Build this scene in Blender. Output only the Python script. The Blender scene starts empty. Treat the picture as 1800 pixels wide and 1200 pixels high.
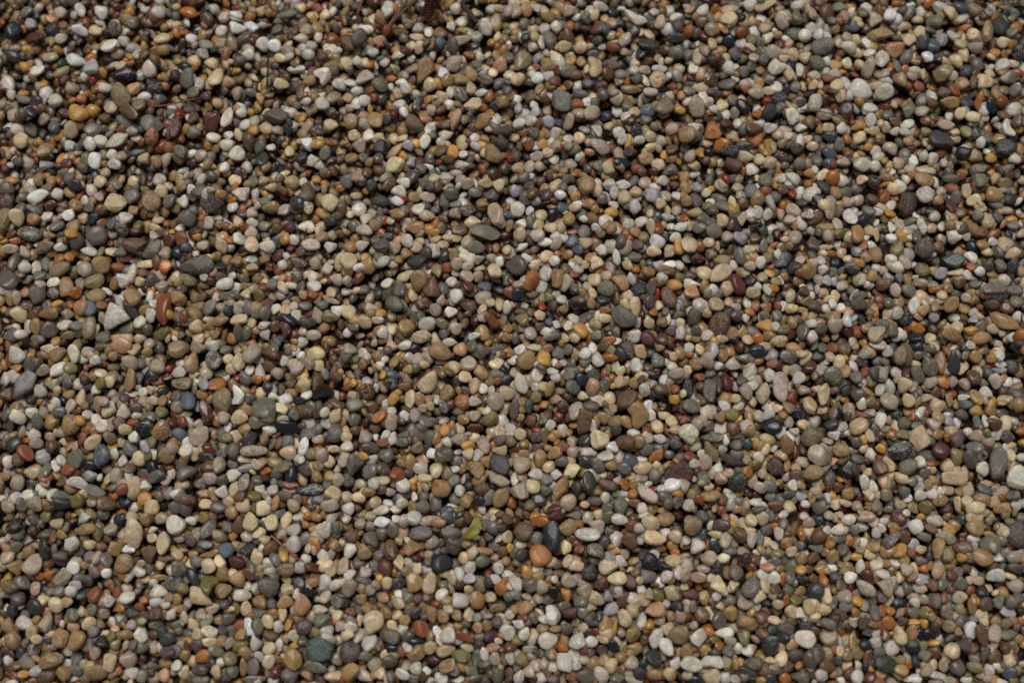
import bpy, bmesh, math, random
import numpy as np
from mathutils import Matrix

# ---------------------------------------------------------------- camera, sky, sun, exposure
scene = bpy.context.scene
TILT = math.radians(12.0)
DIST = 0.875
cam_data = bpy.data.cameras.new("camera")
cam_data.lens = 50.0
cam_data.sensor_width = 36.0
cam_data.clip_start = 0.01
cam_data.clip_end = 200.0
cam_data.dof.use_dof = True
cam_data.dof.focus_distance = DIST - 0.012
cam_data.dof.aperture_fstop = 2.4
camera = bpy.data.objects.new("camera", cam_data)
camera.location = (0.0, -DIST * math.sin(TILT), DIST * math.cos(TILT))
camera.rotation_euler = (TILT, 0.0, 0.0)
scene.collection.objects.link(camera)
scene.camera = camera

SUN_ELEV = math.radians(66.0)
SUN_AZ = math.radians(-12.0)          # measured from +y (top of the picture), clockwise
world = bpy.data.worlds.new("World")
scene.world = world
world.use_nodes = True
wn = world.node_tree
wn.nodes.clear()
sky = wn.nodes.new("ShaderNodeTexSky")
sky.sky_type = 'NISHITA'
sky.sun_disc = False
sky.sun_elevation = SUN_ELEV
sky.sun_rotation = SUN_AZ
sky.air_density = 1.0
sky.dust_density = 4.0
hsv = wn.nodes.new("ShaderNodeHueSaturation")   # a cloudy sky: nearly grey
hsv.inputs['Saturation'].default_value = 0.25
bg = wn.nodes.new("ShaderNodeBackground")
bg.inputs['Strength'].default_value = 0.05
wout = wn.nodes.new("ShaderNodeOutputWorld")
wn.links.new(sky.outputs[0], hsv.inputs['Color'])
wn.links.new(hsv.outputs[0], bg.inputs['Color'])
wn.links.new(bg.outputs[0], wout.inputs['Surface'])

sun_data = bpy.data.lights.new("sun", 'SUN')
sun_data.energy = 4.0
sun_data.angle = math.radians(40.0)
sun_data.color = (1.0, 0.966, 0.91)
sun = bpy.data.objects.new("sun", sun_data)
sun.location = (0, 0, 3)
sun.rotation_euler = (-(math.pi / 2 - SUN_ELEV), 0.0, -SUN_AZ)
scene.collection.objects.link(sun)

vs = scene.view_settings
vs.view_transform = 'Standard'
vs.look = 'None'
vs.exposure = -0.92
vs.gamma = 1.0
vs.use_curve_mapping = False
scene.cycles.max_bounces = 4
scene.cycles.diffuse_bounces = 2
scene.cycles.adaptive_threshold = 0.02
scene.cycles.use_denoising = False

rng = np.random.default_rng(11)
random.seed(11)
col = scene.collection

# ---------------------------------------------------------------- colours of the stones (sRGB, 0-255)
PAL = dict(
    wh=(232, 227, 219), iv=(226, 215, 194), cr=(222, 203, 162), bu=(206, 184, 147), ta=(160, 130, 88),
    kh=(136, 122, 88), ye=(190, 144, 74), **{'or': (166, 106, 54)}, ru=(134, 80, 52), br=(108, 80, 58),
    db=(70, 48, 38), um=(98, 89, 79), tp=(174, 158, 137), lg=(208, 201, 188), gy=(115, 110, 102),
    dg=(64, 64, 63), ch=(40, 40, 43), nv=(44, 48, 58), sl=(92, 100, 109), la=(172, 166, 168),
    gn=(113, 110, 93), dk=(54, 61, 52), te=(76, 91, 89), ol=(116, 107, 60), re=(138, 54, 42),
    ma=(90, 50, 45), pk=(180, 160, 146), sa=(188, 144, 110), mv=(94, 77, 75), pl=(60, 47, 63))


def lin(c):
    c = np.asarray(c, float) / 255.0
    return np.where(c <= 0.04045, c / 12.92, ((c + 0.055) / 1.055) ** 2.4)


PALL = {k: lin(v) for k, v in PAL.items()}
GLASSY = {'wh', 'lg', 'iv', 'ta', 'tp', 'ye', 'or', 'la', 'pk', 'sa', 'bu'}

# ---------------------------------------------------------------- materials


def new_mat(name):
    m = bpy.data.materials.new(name)
    m.use_nodes = True
    nt = m.node_tree
    return m, nt, nt.nodes['Principled BSDF']


def N(nt, kind, **kw):
    n = nt.nodes.new(kind)
    for k, v in kw.items():
        setattr(n, k, v)
    return n


def stone_material():
    m, nt, bsdf = new_mat("stone")
    L = nt.links.new
    acol = N(nt, 'ShaderNodeAttribute', attribute_name='tint')
    apar = N(nt, 'ShaderNodeAttribute', attribute_name='grainmix')
    arest = N(nt, 'ShaderNodeAttribute', attribute_name='rest')
    sep = N(nt, 'ShaderNodeSeparateColor')
    L(apar.outputs['Color'], sep.inputs[0])

    def noise(scale, detail=3.0, rough=0.55, dist=0.0):
        n = N(nt, 'ShaderNodeTexNoise')
        n.inputs['Scale'].default_value = scale
        n.inputs['Detail'].default_value = detail
        n.inputs['Roughness'].default_value = rough
        n.inputs['Distortion'].default_value = dist
        L(arest.outputs['Vector'], n.inputs['Vector'])
        return n

    def rng_map(src, a, b, c, d):
        n = N(nt, 'ShaderNodeMapRange')
        n.inputs[1].default_value = a
        n.inputs[2].default_value = b
        n.inputs[3].default_value = c
        n.inputs[4].default_value = d
        L(src, n.inputs[0])
        return n.outputs[0]

    def math_(op, a, b):
        n = N(nt, 'ShaderNodeMath', operation=op)
        for i, s in enumerate((a, b)):
            if isinstance(s, (int, float)):
                n.inputs[i].default_value = s
            else:
                L(s, n.inputs[i])
        return n.outputs[0]

    def mix(kind, fac, a, b):
        n = N(nt, 'ShaderNodeMix', data_type='RGBA', blend_type=kind)
        if isinstance(fac, (int, float)):
            n.inputs[0].default_value = fac
        else:
            L(fac, n.inputs[0])
        for i, s in ((6, a), (7, b)):
            if isinstance(s, tuple):
                n.inputs[i].default_value = s
            else:
                L(s, n.inputs[i])
        return n.outputs[2]

    blot = noise(0.20, 4.0, 0.6, 0.6)
    grain = noise(1.7, 4.0, 0.65)
    fine = noise(4.5, 2.0, 0.6)
    # blotches: lighter and darker, a little warmer where lighter
    c = acol.outputs['Color']
    bval = rng_map(blot.outputs['Fac'], 0.3, 0.7, 0.74, 1.22)
    comb = N(nt, 'ShaderNodeCombineColor')
    L(bval, comb.inputs[0])
    L(math_('POWER', bval, 1.06), comb.inputs[1])
    L(math_('POWER', bval, 0.94), comb.inputs[2])
    c = mix('MULTIPLY', 1.0, c, comb.outputs[0])
    mot = noise(0.55, 3.0, 0.6, 0.4)
    mval = rng_map(mot.outputs['Fac'], 0.32, 0.68, 0.70, 1.24)
    c = mix('MULTIPLY', math_('ADD', 0.3, math_('MULTIPLY', sep.outputs[0], 0.6)), c, mval)
    gval = rng_map(grain.outputs['Fac'], 0.3, 0.7, 0.72, 1.22)
    c = mix('MULTIPLY', math_('ADD', 0.35, math_('MULTIPLY', sep.outputs[0], 0.65)), c, gval)
    # dark and pale mineral specks
    dark = rng_map(grain.outputs['Fac'], 0.55, 0.63, 0.0, 0.75)
    c = mix('MIX', math_('MULTIPLY', dark, sep.outputs[0]), c, mix('MULTIPLY', 1.0, c, (0.28, 0.26, 0.25, 1)))
    spk = noise(1.1, 2.0, 0.5)
    pale = rng_map(spk.outputs['Fac'], 0.58, 0.68, 0.0, 0.45)
    c = mix('MIX', math_('MULTIPLY', pale, sep.outputs[0]), c, (0.52, 0.48, 0.42, 1))
    # veins: thin pale or dark lines, and soft uneven bands
    vn = noise(0.13, 2.0, 0.5, 0.9)
    off = math_('ABSOLUTE', math_('SUBTRACT', vn.outputs['Fac'], 0.5), 0.0)
    v1 = rng_map(off, 0.022, 0.004, 0.0, 0.8)
    vd = noise(0.17, 3.0, 0.6, 1.4)
    off2 = math_('ABSOLUTE', math_('SUBTRACT', vd.outputs['Fac'], 0.47), 0.0)
    v2 = rng_map(off2, 0.03, 0.006, 0.0, 0.7)
    wv = N(nt, 'ShaderNodeTexWave', wave_type='BANDS', bands_direction='DIAGONAL')
    wv.inputs['Scale'].default_value = 0.11
    wv.inputs['Distortion'].default_value = 9.0
    wv.inputs['Detail'].default_value = 4.0
    wv.inputs['Detail Scale'].default_value = 0.5
    L(arest.outputs['Vector'], wv.inputs['Vector'])
    v3 = rng_map(wv.outputs['Fac'], 0.2, 0.9, 0.0, 0.35)
    c = mix('MIX', math_('MULTIPLY', v3, sep.outputs[1]), c, mix('MULTIPLY', 1.0, c, (0.55, 0.50, 0.45, 1)))
    c = mix('MIX', math_('MULTIPLY', v1, sep.outputs[1]), c, (0.60, 0.55, 0.47, 1))
    c = mix('MIX', math_('MULTIPLY', v2, sep.outputs[1]), c, mix('MULTIPLY', 1.0, c, (0.35, 0.28, 0.22, 1)))
    # rusty pits
    vor = N(nt, 'ShaderNodeTexVoronoi')
    vor.inputs['Scale'].default_value = 0.42
    L(arest.outputs['Vector'], vor.inputs['Vector'])
    pit = rng_map(vor.outputs['Distance'], 0.34, 0.18, 0.0, 1.0)
    pitm = math_('MULTIPLY', pit, sep.outputs[2])
    c = mix('MIX', math_('MULTIPLY', pitm, 0.8), c, (0.07, 0.04, 0.022, 1))
    L(c, bsdf.inputs['Base Color'])
    # gloss: some worn satin, some dull
    rough = rng_map(blot.outputs['Fac'], 0.3, 0.7, 0.12, -0.10)
    rr = math_('ADD', math_('ADD', apar.outputs['Alpha'], rough), math_('MULTIPLY', math_('SUBTRACT', fine.outputs['Fac'], 0.5), 0.25))
    L(rr, bsdf.inputs['Roughness'])
    bsdf.inputs['Specular IOR Level'].default_value = 0.5
    bsdf.subsurface_method = 'BURLEY'
    bsdf.inputs['Subsurface Weight'].default_value = 0.22
    bsdf.inputs['Subsurface Radius'].default_value = (1.0, 0.7, 0.45)
    bsdf.inputs['Subsurface Scale'].default_value = 0.0018
    # relief
    hsum = math_('ADD', math_('MULTIPLY', grain.outputs['Fac'], 0.8), math_('MULTIPLY', fine.outputs['Fac'], 0.35))
    hsum = math_('SUBTRACT', hsum, math_('MULTIPLY', pitm, 0.9))
    hsum = math_('ADD', hsum, math_('MULTIPLY', blot.outputs['Fac'], 1.6))
    hsum = math_('ADD', hsum, math_('MULTIPLY', mot.outputs['Fac'], 1.0))
    bump = N(nt, 'ShaderNodeBump')
    bump.inputs['Distance'].default_value = 0.0006
    L(math_('ADD', 0.14, math_('MULTIPLY', sep.outputs[0], 0.5)), bump.inputs['Strength'])
    L(hsum, bump.inputs['Height'])
    L(bump.outputs[0], bsdf.inputs['Normal'])
    return m


def simple_material(name, rgb1, rgb2, scale, rough=0.6, bump=0.3):
    m, nt, bsdf = new_mat(name)
    L = nt.links.new
    tc = N(nt, 'ShaderNodeTexCoord')
    n = N(nt, 'ShaderNodeTexNoise')
    n.inputs['Scale'].default_value = scale
    n.inputs['Detail'].default_value = 5.0
    L(tc.outputs['Object'], n.inputs['Vector'])
    r = N(nt, 'ShaderNodeValToRGB')
    r.color_ramp.elements[0].position = 0.35
    r.color_ramp.elements[1].position = 0.66
    r.color_ramp.elements[0].color = (*lin(rgb1), 1)
    r.color_ramp.elements[1].color = (*lin(rgb2), 1)
    L(n.outputs['Fac'], r.inputs[0])
    L(r.outputs[0], bsdf.inputs['Base Color'])
    bsdf.inputs['Roughness'].default_value = rough
    b = N(nt, 'ShaderNodeBump')
    b.inputs['Strength'].default_value = bump
    b.inputs['Distance'].default_value = 0.0006
    L(n.outputs['Fac'], b.inputs['Height'])
    L(b.outputs[0], bsdf.inputs['Normal'])
    return m


M_STONE = stone_material()


def ground_material():
    # soil under the stones, coloured near black to deepen the shade in the gaps; far out, beyond the built gravel, it carries gravel too fine to pick apart
    m, nt, bsdf = new_mat("soil")
    L = nt.links.new
    tc = N(nt, 'ShaderNodeTexCoord')
    v = N(nt, 'ShaderNodeTexVoronoi')
    v.inputs['Scale'].default_value = 125.0
    L(tc.outputs['Object'], v.inputs['Vector'])
    r = N(nt, 'ShaderNodeValToRGB')
    cr = r.color_ramp
    cr.interpolation = 'CONSTANT'
    keys = ['ta', 'lg', 'um', 'bu', 'dg', 'tp', 'br', 'gy', 'or', 'iv', 'gn', 'ma']
    cr.elements[0].color = (*PALL['ta'], 1)
    cr.elements[1].position = 0.95
    cr.elements[1].color = (*PALL['ma'], 1)
    for i, k in enumerate(keys[1:-1]):
        e = cr.elements.new(0.08 + 0.085 * i)
        e.color = (*PALL[k], 1)
    sc = N(nt, 'ShaderNodeSeparateColor')
    L(v.outputs['Color'], sc.inputs[0])
    L(sc.outputs[0], r.inputs[0])
    mr = N(nt, 'ShaderNodeMapRange')
    mr.inputs[1].default_value = 0.3
    mr.inputs[2].default_value = 0.62
    L(v.outputs['Distance'], mr.inputs[0])
    mx = N(nt, 'ShaderNodeMix', data_type='RGBA')
    # close in, where the stones are built, only the shade-darkened soil
    ln_ = N(nt, 'ShaderNodeVectorMath', operation='LENGTH')
    L(tc.outputs['Object'], ln_.inputs[0])
    near = N(nt, 'ShaderNodeMapRange')
    near.inputs[1].default_value = 0.45
    near.inputs[2].default_value = 0.62
    near.inputs[3].default_value = 1.0
    near.inputs[4].default_value = 0.0
    L(ln_.outputs['Value'], near.inputs[0])
    mm = N(nt, 'ShaderNodeMath', operation='MAXIMUM')
    L(mr.outputs[0], mm.inputs[0])
    L(near.outputs[0], mm.inputs[1])
    L(mm.outputs[0], mx.inputs[0])
    L(r.outputs[0], mx.inputs[6])
    mx.inputs[7].default_value = (0.03, 0.019, 0.011, 1)
    L(mx.outputs[2], bsdf.inputs['Base Color'])
    bsdf.inputs['Roughness'].default_value = 0.7
    b = N(nt, 'ShaderNodeBump', invert=True)
    b.inputs['Distance'].default_value = 0.006
    L(v.outputs['Distance'], b.inputs['Height'])
    L(b.outputs[0], bsdf.inputs['Normal'])
    return m


# ---------------------------------------------------------------- ground
bm = bmesh.new()
bmesh.ops.create_grid(bm, x_segments=8, y_segments=8, size=40.0)
gm = bpy.data.meshes.new("ground")
bm.to_mesh(gm)
bm.free()
ground = bpy.data.objects.new("ground", gm)
gm.materials.append(ground_material())
ground["kind"] = "structure"
ground["label"] = "soil under the pebbles, darkened to deepen gap shade"
col.objects.link(ground)

# ---------------------------------------------------------------- stone table: x y length width (0.1 mm), turn (deg), colour, traits | label
HERO = """-1116 -1853 152 148 -45 te s|large teal-grey oval pebble with rough flecks, left along the bottom
-2415 109 160 147 60 lg ats|large flat pale-grey triangular pebble with rough face, far left in the upper middle
-1485 -441 162 136 -50 gn|large flat grey-green pebble with chipped edge, left in the lower middle
-1931 448 209 109 8 um s|large flat grey-brown wedge pebble with speckled face, left in the upper middle
-2938 -298 184 111 60 gy a|large dark grey triangular wedge pebble, far left in the lower middle
2326 -693 173 114 -8 dg v|very large dark grey-brown ridged oval pebble, far right in the lower middle
2888 -770 177 106 65 gy a|large grey granite shard pebble, far right in the lower middle
-2225 -1181 184 96 -85 cr|large long cream oval pebble, far left along the bottom
234 -1195 184 96 -83 nv|big navy-black upright oblong pebble, right of centre along the bottom
-2123 173 192 97 -87 ru|big flat brick-red oblong pebble, far left in the upper middle
2999 -859 135 131 -50 lg|large pale cream pebble cut by the side edge, far right in the lower middle
753 -467 162 111 -65 ta b|long olive-tan lumpy pebble, right of centre in the lower middle
-1817 -1560 149 108 -25 bu at|large flat beige semicircle pebble, left along the bottom
1834 -719 139 118 -15 tp z|big smooth beige and grey dome pebble, right in the lower middle
1620 -303 179 94 85 pk v|tall pinkish-white lumpy pebble, right in the lower middle
-810 -1695 136 116 50 bu|large sandy-buff round pebble, left of centre along the bottom
1263 83 147 116 60 br s|large brown mottled egg pebble, right in the upper middle
3000 102 177 95 -40 ta|long smooth peach-tan pebble, far right in the upper middle
2454 846 162 105 70 db|long dark chocolate-brown glossy pebble, far right in the upper middle
-166 661 184 92 -5 gn a|large pale green angular slab pebble, left of centre in the upper middle
2686 1260 155 111 -25 dg|big smooth slate-grey pebble, far right along the top
-556 1723 170 103 60 ta s|long speckled tan pebble with a darker spotted top, left of centre along the top
677 122 151 104 -45 gy s|long rough grey-green pebble lying diagonally, right of centre in the upper middle
-941 -1863 123 115 60 mv s|large pinkish-brown granular round pebble, left of centre along the bottom
162 -1309 125 117 -60 or|large orange-tan rounded-triangle pebble, right of centre along the bottom
1793 -606 125 119 0 kh s|large round yellow-grey granular pebble, right in the lower middle
312 1518 147 111 -75 gy s|large grey-green speckled egg pebble, right of centre along the top
-1746 -385 141 107 80 kh s|big beige-grey speckled pebble, left in the lower middle
-3081 358 148 104 -65 um|large dull grey-brown pebble cut by the side edge, far left in the upper middle
-2464 1551 150 105 -55 kh s|mottled buff-green long pebble, far left along the top
2430 -621 127 110 -65 bu q|big cream rectangular block pebble, far right in the lower middle
-1477 1419 147 102 10 um a|mauve-brown pebble with a dark cleft, left along the top
-500 -275 141 98 60 bu|large sandy-buff flat oval pebble, left of centre in the lower middle
-2645 -535 119 115 60 ta ep|tan pitted pear-shaped pebble, far left in the lower middle
2198 1586 134 112 -25 lg|large pearly-white pebble of a white pair, far right along the top
-1575 -98 129 107 80 tp|large translucent beige-pink egg pebble, left in the lower middle
-76 -778 127 106 -80 dg s|large dark grey rectangular mottled pebble, left of centre in the lower middle
695 -385 128 107 60 br|reddish-brown pebble with a hooked tip, right of centre in the lower middle
-429 -85 137 99 -15 ta|knobby tan lump pebble, left of centre in the lower middle
1273 399 152 91 30 bu|large smooth pale beige oval pebble, right in the upper middle
-2558 642 122 114 35 um|large rounded taupe-brown pebble, far left in the upper middle
-1426 -1494 120 104 -30 gy s|large grey egg pebble, left along the bottom
3119 2045 135 108 80 dg a|big dark grey faceted pebble near the corner, far right along the top
-2233 866 132 105 -80 ta v|tall tan pebble with brown veins, far left in the upper middle
-1861 839 132 105 -25 mv a|flat mauve-grey faceted pebble, left in the upper middle
-1870 -600 127 102 50 tp|tall beige-grey egg pebble, left in the lower middle
-937 -783 127 101 75 gy|large grey-purple mottled pebble, left of centre in the lower middle
429 -527 153 85 70 br a|brown-grey tall pointed stone, right of centre in the lower middle
1937 -242 128 103 -45 gn v|grey-green streaked pebble, right in the lower middle
2629 -852 164 78 -5 bu q|long pale pinkish-cream bar pebble, far right in the lower middle
-496 314 134 100 -75 br a|large brown faceted block pebble beside an amber pear, left of centre in the upper middle
1397 -1494 129 95 85 gy|large flat grey egg pebble, right along the bottom
-2404 -1979 131 90 -5 ta|brown rounded-triangle pebble, far left along the bottom
2537 556 118 113 0 um|large round pinkish-brown pebble like a bun, far right in the upper middle
-2454 852 127 105 -10 bu a|knobbly peach-buff angular pebble, far left in the upper middle
-568 350 126 104 80 ta e|amber-tan pear-shaped pebble, left of centre in the upper middle
-1266 -1903 119 98 85 ta|big tan flat pebble like a rounded tooth, left along the bottom
-416 -1351 121 100 30 ch a|large black angular pebble, left of centre along the bottom
-2667 -1907 135 86 15 ta v|tan and dark-green banded pebble, far left along the bottom
958 1476 138 98 45 kh|large olive-tan pebble leaning up, right of centre along the top
1975 1890 139 99 10 gy s|large rough grey-brown pebble, right along the top
2157 -1931 127 90 -10 dk p|dark green pitted pebble, far right along the bottom
-1983 -1131 109 109 0 lg|large pale grey round pebble, left along the bottom
39 448 117 109 70 um|large dull taupe-brown pebble, right of centre in the upper middle
521 -621 114 106 -60 cr|cream gourd-shaped pebble with a small round head, right of centre in the lower middle
-2268 1366 133 100 -35 gy|smooth grey oval pebble beside a rust lump, far left along the top
2268 -393 119 102 25 tp|large smooth greyish-beige egg pebble, far right in the lower middle
-2522 -1803 115 99 70 ta|tan round-shouldered pebble with rough skin, far left along the bottom
1840 -1774 115 99 60 kh|large khaki-beige dome pebble, right along the bottom
2761 -1318 117 100 -30 ta|big tan rounded-triangle pebble, far right along the bottom
1700 -1787 119 95 -20 iv|large ivory pebble with a thin reddish line, right along the bottom
63 1785 135 99 65 kh e|olive-buff pear-shaped pebble, right of centre along the top
-98 770 145 88 -65 tp|long smooth beige pebble above a green slab, left of centre in the upper middle
289 -922 139 84 55 ta a|tan slab pebble tilted on edge, right of centre in the lower middle
-2808 -1363 125 92 60 tp|smooth beige leaning pebble, far left along the bottom
-1122 850 119 107 -75 cr|large smooth cream egg pebble, left in the upper middle
1158 1476 138 94 -70 tp|large smooth taupe oval pebble, right along the top
-421 -914 109 105 -65 ta z|glossy tan and white pebble, left of centre in the lower middle
69 -1169 109 105 50 br|glossy red-brown oval pebble, left of an orange-tan triangle, right of centre along the bottom
1059 -1131 109 105 -45 kh v|olive striped pebble by a teal-green glossy one, right along the bottom
-2443 -719 123 95 -88 sl|large smooth blue-grey oval pebble, far left in the lower middle
-2190 -553 115 102 20 ch a|charcoal faceted pebble with a split face, far left in the lower middle
90 -146 116 103 40 ta|large smooth beige rounded pebble, right of centre in the lower middle
1056 -591 114 102 -45 iv sa|rough ivory angular pebble, right in the lower middle
-2284 -1355 112 100 25 ta s|rough tan lumpy pebble, far left along the bottom
-2456 1699 148 88 12 ch|smooth charcoal oval pebble, far left along the top
-2096 -570 119 98 85 ta v|round tan pebble with ridged grooves, far left in the lower middle
-2018 -71 120 99 10 kh|large pale olive-green glossy pebble, left in the lower middle
1186 -333 149 79 88 um|tall grey-brown tapered pebble, right in the lower middle
-1224 -1600 116 95 70 sa a|salmon-orange faceted pebble, left along the bottom
-938 -1983 115 94 70 ta z|caramel and cream dome pebble, left of centre along the bottom
-2716 1436 121 105 0 ye|flat smooth ochre-yellow roundish pebble, far left along the top
-2316 575 140 87 -3 br s|flat reddish-brown oval pebble, far left in the upper middle
1493 -1827 119 90 75 dg|large charcoal rounded-triangle pebble, right along the bottom
-108 1164 115 108 0 ta s|big round pinkish-tan pebble, left of centre along the top
-1927 -816 127 89 20 um|large grey-brown squat pebble, left in the lower middle
2519 -176 128 90 -78 gn v|dark green-grey upright oval pebble, far right in the lower middle
839 -1214 125 88 -10 bu|ivory-tan flat trapezoid pebble, right of centre along the bottom
-539 -1177 134 82 -3 gy|flat dark grey pebble with scratches, left of centre along the bottom
-2976 656 144 83 -10 gy v|flat grey pebble with wavy dark edge, far left in the upper middle
51 -774 106 106 -40 tp|large smooth taupe pebble, right of centre in the lower middle
821 -1903 107 98 -45 dk|dark green-grey flat pebble, right of centre along the bottom
3086 1208 120 102 0 dg s|dark grey-black round pebble, far right along the top
-2892 -170 120 94 25 um|smooth taupe-brown dome pebble, far left in the lower middle
-1801 -141 120 94 -65 gy v|blue-grey tapered pebble, left in the lower middle
445 -1189 146 74 -12 lg v|long pale striped pebble, right of centre along the bottom
2812 -1247 117 92 -40 gn|grey-olive oval pebble above a big tan triangle, far right along the bottom
1083 -1781 103 100 0 lg|large lilac-white rounded-triangle pebble, right along the bottom
2340 1575 129 94 15 lg|second pearly-white pebble, right of the larger one, far right along the top
-2473 1260 146 82 35 iv as|rough ivory slanted block pebble, far left along the top
-1775 -1484 112 93 70 ol b|yellow-green kidney-shaped pebble, left along the bottom
-2622 -1787 103 99 50 ta|golden brown wedge pebble, far left along the bottom
1086 579 113 100 80 bu|pale sandy-yellow pebble, right in the upper middle
2343 1972 158 77 -5 ta a|flat tan pebble with a small pale one on it, far right along the top
2942 296 152 74 15 gy|long grey-tan pebble, far right in the upper middle
1153 -1919 144 70 -10 lg b|pale cream dumbbell pebble, right of a long grey-white one, right along the bottom
2437 1879 121 99 35 sa|large salmon-pink oval pebble, far right along the top
-402 -716 114 93 30 um|smooth grey-brown tilted pebble, left of centre in the lower middle
-568 -1464 110 93 -80 ta|smooth tan rounded-square pebble, left of centre along the bottom
-2049 1665 125 94 75 gy s|speckled grey egg pebble near a rust pine needle, left along the top
387 -452 119 89 70 tp|smooth mauve-grey tilted oval pebble, right of centre in the lower middle
305 -1923 111 89 -80 lg a|white chalky angular pebble, right of centre along the bottom
210 -1796 107 92 25 lg|glossy grey-white oval pebble, right of centre along the bottom
-1341 -557 140 75 -18 ch|long glossy black pebble, left in the lower middle
-2053 -1239 138 73 85 bu s|long speckled buff pebble beside a big cream oval, far left along the bottom
117 350 126 87 65 or s|yellow-orange pitted egg pebble, right of centre in the upper middle
2564 1004 128 88 -10 ta|flat tan trapezoid pebble, far right in the upper middle
-3131 738 140 79 85 kh|tall olive-beige pebble cut by the side edge, far left in the upper middle
-2006 747 105 105 0 gy|round grey olive pebble, left in the upper middle
-642 56 105 102 0 ta|large round honey-tan pebble, left of centre in the upper middle
1100 1292 111 102 0 ta|big dull tan round pebble beside an orange egg, right along the top
-2522 453 109 100 -50 ta|smooth tan egg pebble, upper of a brown pair, far left in the upper middle
55 -939 105 97 -50 tp|pale lilac-taupe faceted pebble, right of centre in the lower middle
-334 -1258 104 96 -10 um a|grey-brown slab pebble, lower of a pair, left of centre along the bottom
-367 -1947 102 94 60 ta v|round brown banded pebble, left of centre along the bottom
2180 -1486 104 95 -30 tp t|grey-beige rounded-triangle pebble, far right along the bottom
-724 1101 115 97 0 cr|round cream pebble like a button, left of centre along the top
2207 8 112 95 85 tp|pale grey tapering dome pebble, far right in the upper middle
1343 -876 109 93 60 dk s|mossy green speckled pebble, right in the lower middle
1158 -2003 106 90 50 bu|translucent cream-yellow pebble at the lower edge, right along the bottom
956 251 130 82 -65 br s|long red-brown speckled pebble, right of centre in the upper middle
2707 484 131 83 -22 te|dark teal-grey speckled spindle pebble, far right in the upper middle
-1937 -150 129 81 80 ta|tan upright bean pebble, left in the lower middle
459 -880 126 80 85 dk|dark green-black egg pebble, right of centre in the lower middle
1549 -550 127 81 -3 ch|large dark charcoal slab pebble, right in the lower middle
-717 -1278 125 79 -75 br|reddish-brown wedge pebble, left of centre along the bottom
1038 -1931 123 78 -15 lg|long pale grey-white pebble, right along the bottom
-1203 -922 153 66 5 te v|smooth teal pebble with fine pale lines, left in the lower middle
2723 1703 121 94 15 kh a|rough khaki angular pebble, far right along the top
-2555 351 117 91 40 kh|khaki-brown barrel-shaped pebble, far left in the upper middle
678 -638 114 89 -30 br|rusty brown smooth pebble beside a cream gourd, right of centre in the lower middle
836 -1629 112 87 15 sa|peach-pink oval pebble, right of centre along the bottom
-306 -1570 99 98 50 lg|large pale cream-grey oval pebble, left of centre along the bottom
1254 1325 115 96 -80 or|bright orange-tan egg pebble, right along the top
781 2074 149 77 -25 iv b|big ivory comma-shaped pebble, right of centre along the top
2659 12 142 73 -15 ta s|flat brown ridged oval pebble, far right in the upper middle
803 -951 139 71 -45 pk|pinkish-grey wedge pebble, right of centre in the lower middle
-1945 -393 119 85 -80 sl|blue-grey upright oval pebble, left in the lower middle
240 -1652 116 83 -85 lg|smooth pale-cream upright oval pebble, right of centre along the bottom
-178 1381 107 102 70 ta b|bean-shaped tan pebble standing on end, left of centre along the top
1663 1746 108 103 -55 lg b|glossy white kidney-shaped pebble, right along the top
-98 -393 102 98 -30 tp|round pinkish-cream pebble, left of centre in the lower middle
-1867 1680 130 85 75 bu e|tapering honey-coloured pebble, left along the top
-609 1367 129 84 -35 br|glossy brown pebble slanting down, left of centre along the top
545 1213 128 84 -25 pk v|pinkish white pebble with fine creases, right of centre along the top
-713 202 125 82 -25 gn s|grey-green and yellow mottled pebble, left of centre in the upper middle
-708 -1770 119 78 -25 um|brown-grey squat pebble, left of centre along the bottom
-2999 -106 107 94 -60 lg s|grey-white blotched pebble, far left in the lower middle
-1691 -1513 101 93 0 ta|amber-grey translucent round pebble, left along the bottom
2072 -546 110 89 30 bu|smooth cream pointed-oval pebble, far right in the lower middle
330 -1146 109 88 10 ta s|pinkish-tan rounded pebble beside a navy oblong, right of centre along the bottom
1221 -1490 108 87 -35 cr t|cream-pink fan-shaped pebble, right along the bottom
-2773 426 135 76 35 kh|olive elongated pebble with pale ridge, far left in the upper middle
-84 -867 135 72 -20 tp b|long beige dumbbell-shaped pebble, left of centre in the lower middle
-2396 -1010 116 82 5 br|smooth cocoa-brown flat oval pebble, far left in the lower middle
-1991 -281 115 85 0 kh v|grey-beige pebble with white quartz streak, left in the lower middle
2353 -791 114 84 20 gn|olive-grey rounded-triangle pebble, far right in the lower middle
566 -1379 112 83 5 bu v|cream pebble with rosy stain, right of centre along the bottom
2726 -1766 124 74 -65 br|brown dome pebble behind a white heart, far right along the bottom
1789 -823 111 86 -5 ta s|tan speckled oval pebble, right in the lower middle
-2319 240 104 97 -20 ta|smooth pinkish-tan rounded pebble, far left in the upper middle
-935 1665 130 82 45 lg sv|long pale grey veined pebble, left of centre along the top
-2594 -736 97 97 45 gn a|olive-grey square-edged slab pebble, far left in the lower middle
2620 -1819 95 95 -20 mv t|mauve-brown triangular pebble, far right along the bottom
-875 -333 102 94 -25 br v|brown triangular banded pebble, left of centre in the lower middle
2664 -159 141 69 -88 dg|dark slate upright cylinder pebble, far right in the lower middle
-203 -1568 99 91 -25 ta z|tan and rose two-tone pebble, left of centre along the bottom
1774 -1515 99 91 70 dg|very dark grey round pebble, right along the bottom
2500 -1270 129 71 82 ta s|tall tan two-tone pebble, far right along the bottom
664 345 108 91 -15 sa s|pinkish-orange and cream pebble, right of centre in the upper middle
1793 -419 106 89 -60 bu|buff square-ended pebble with a stain, right in the lower middle
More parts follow.
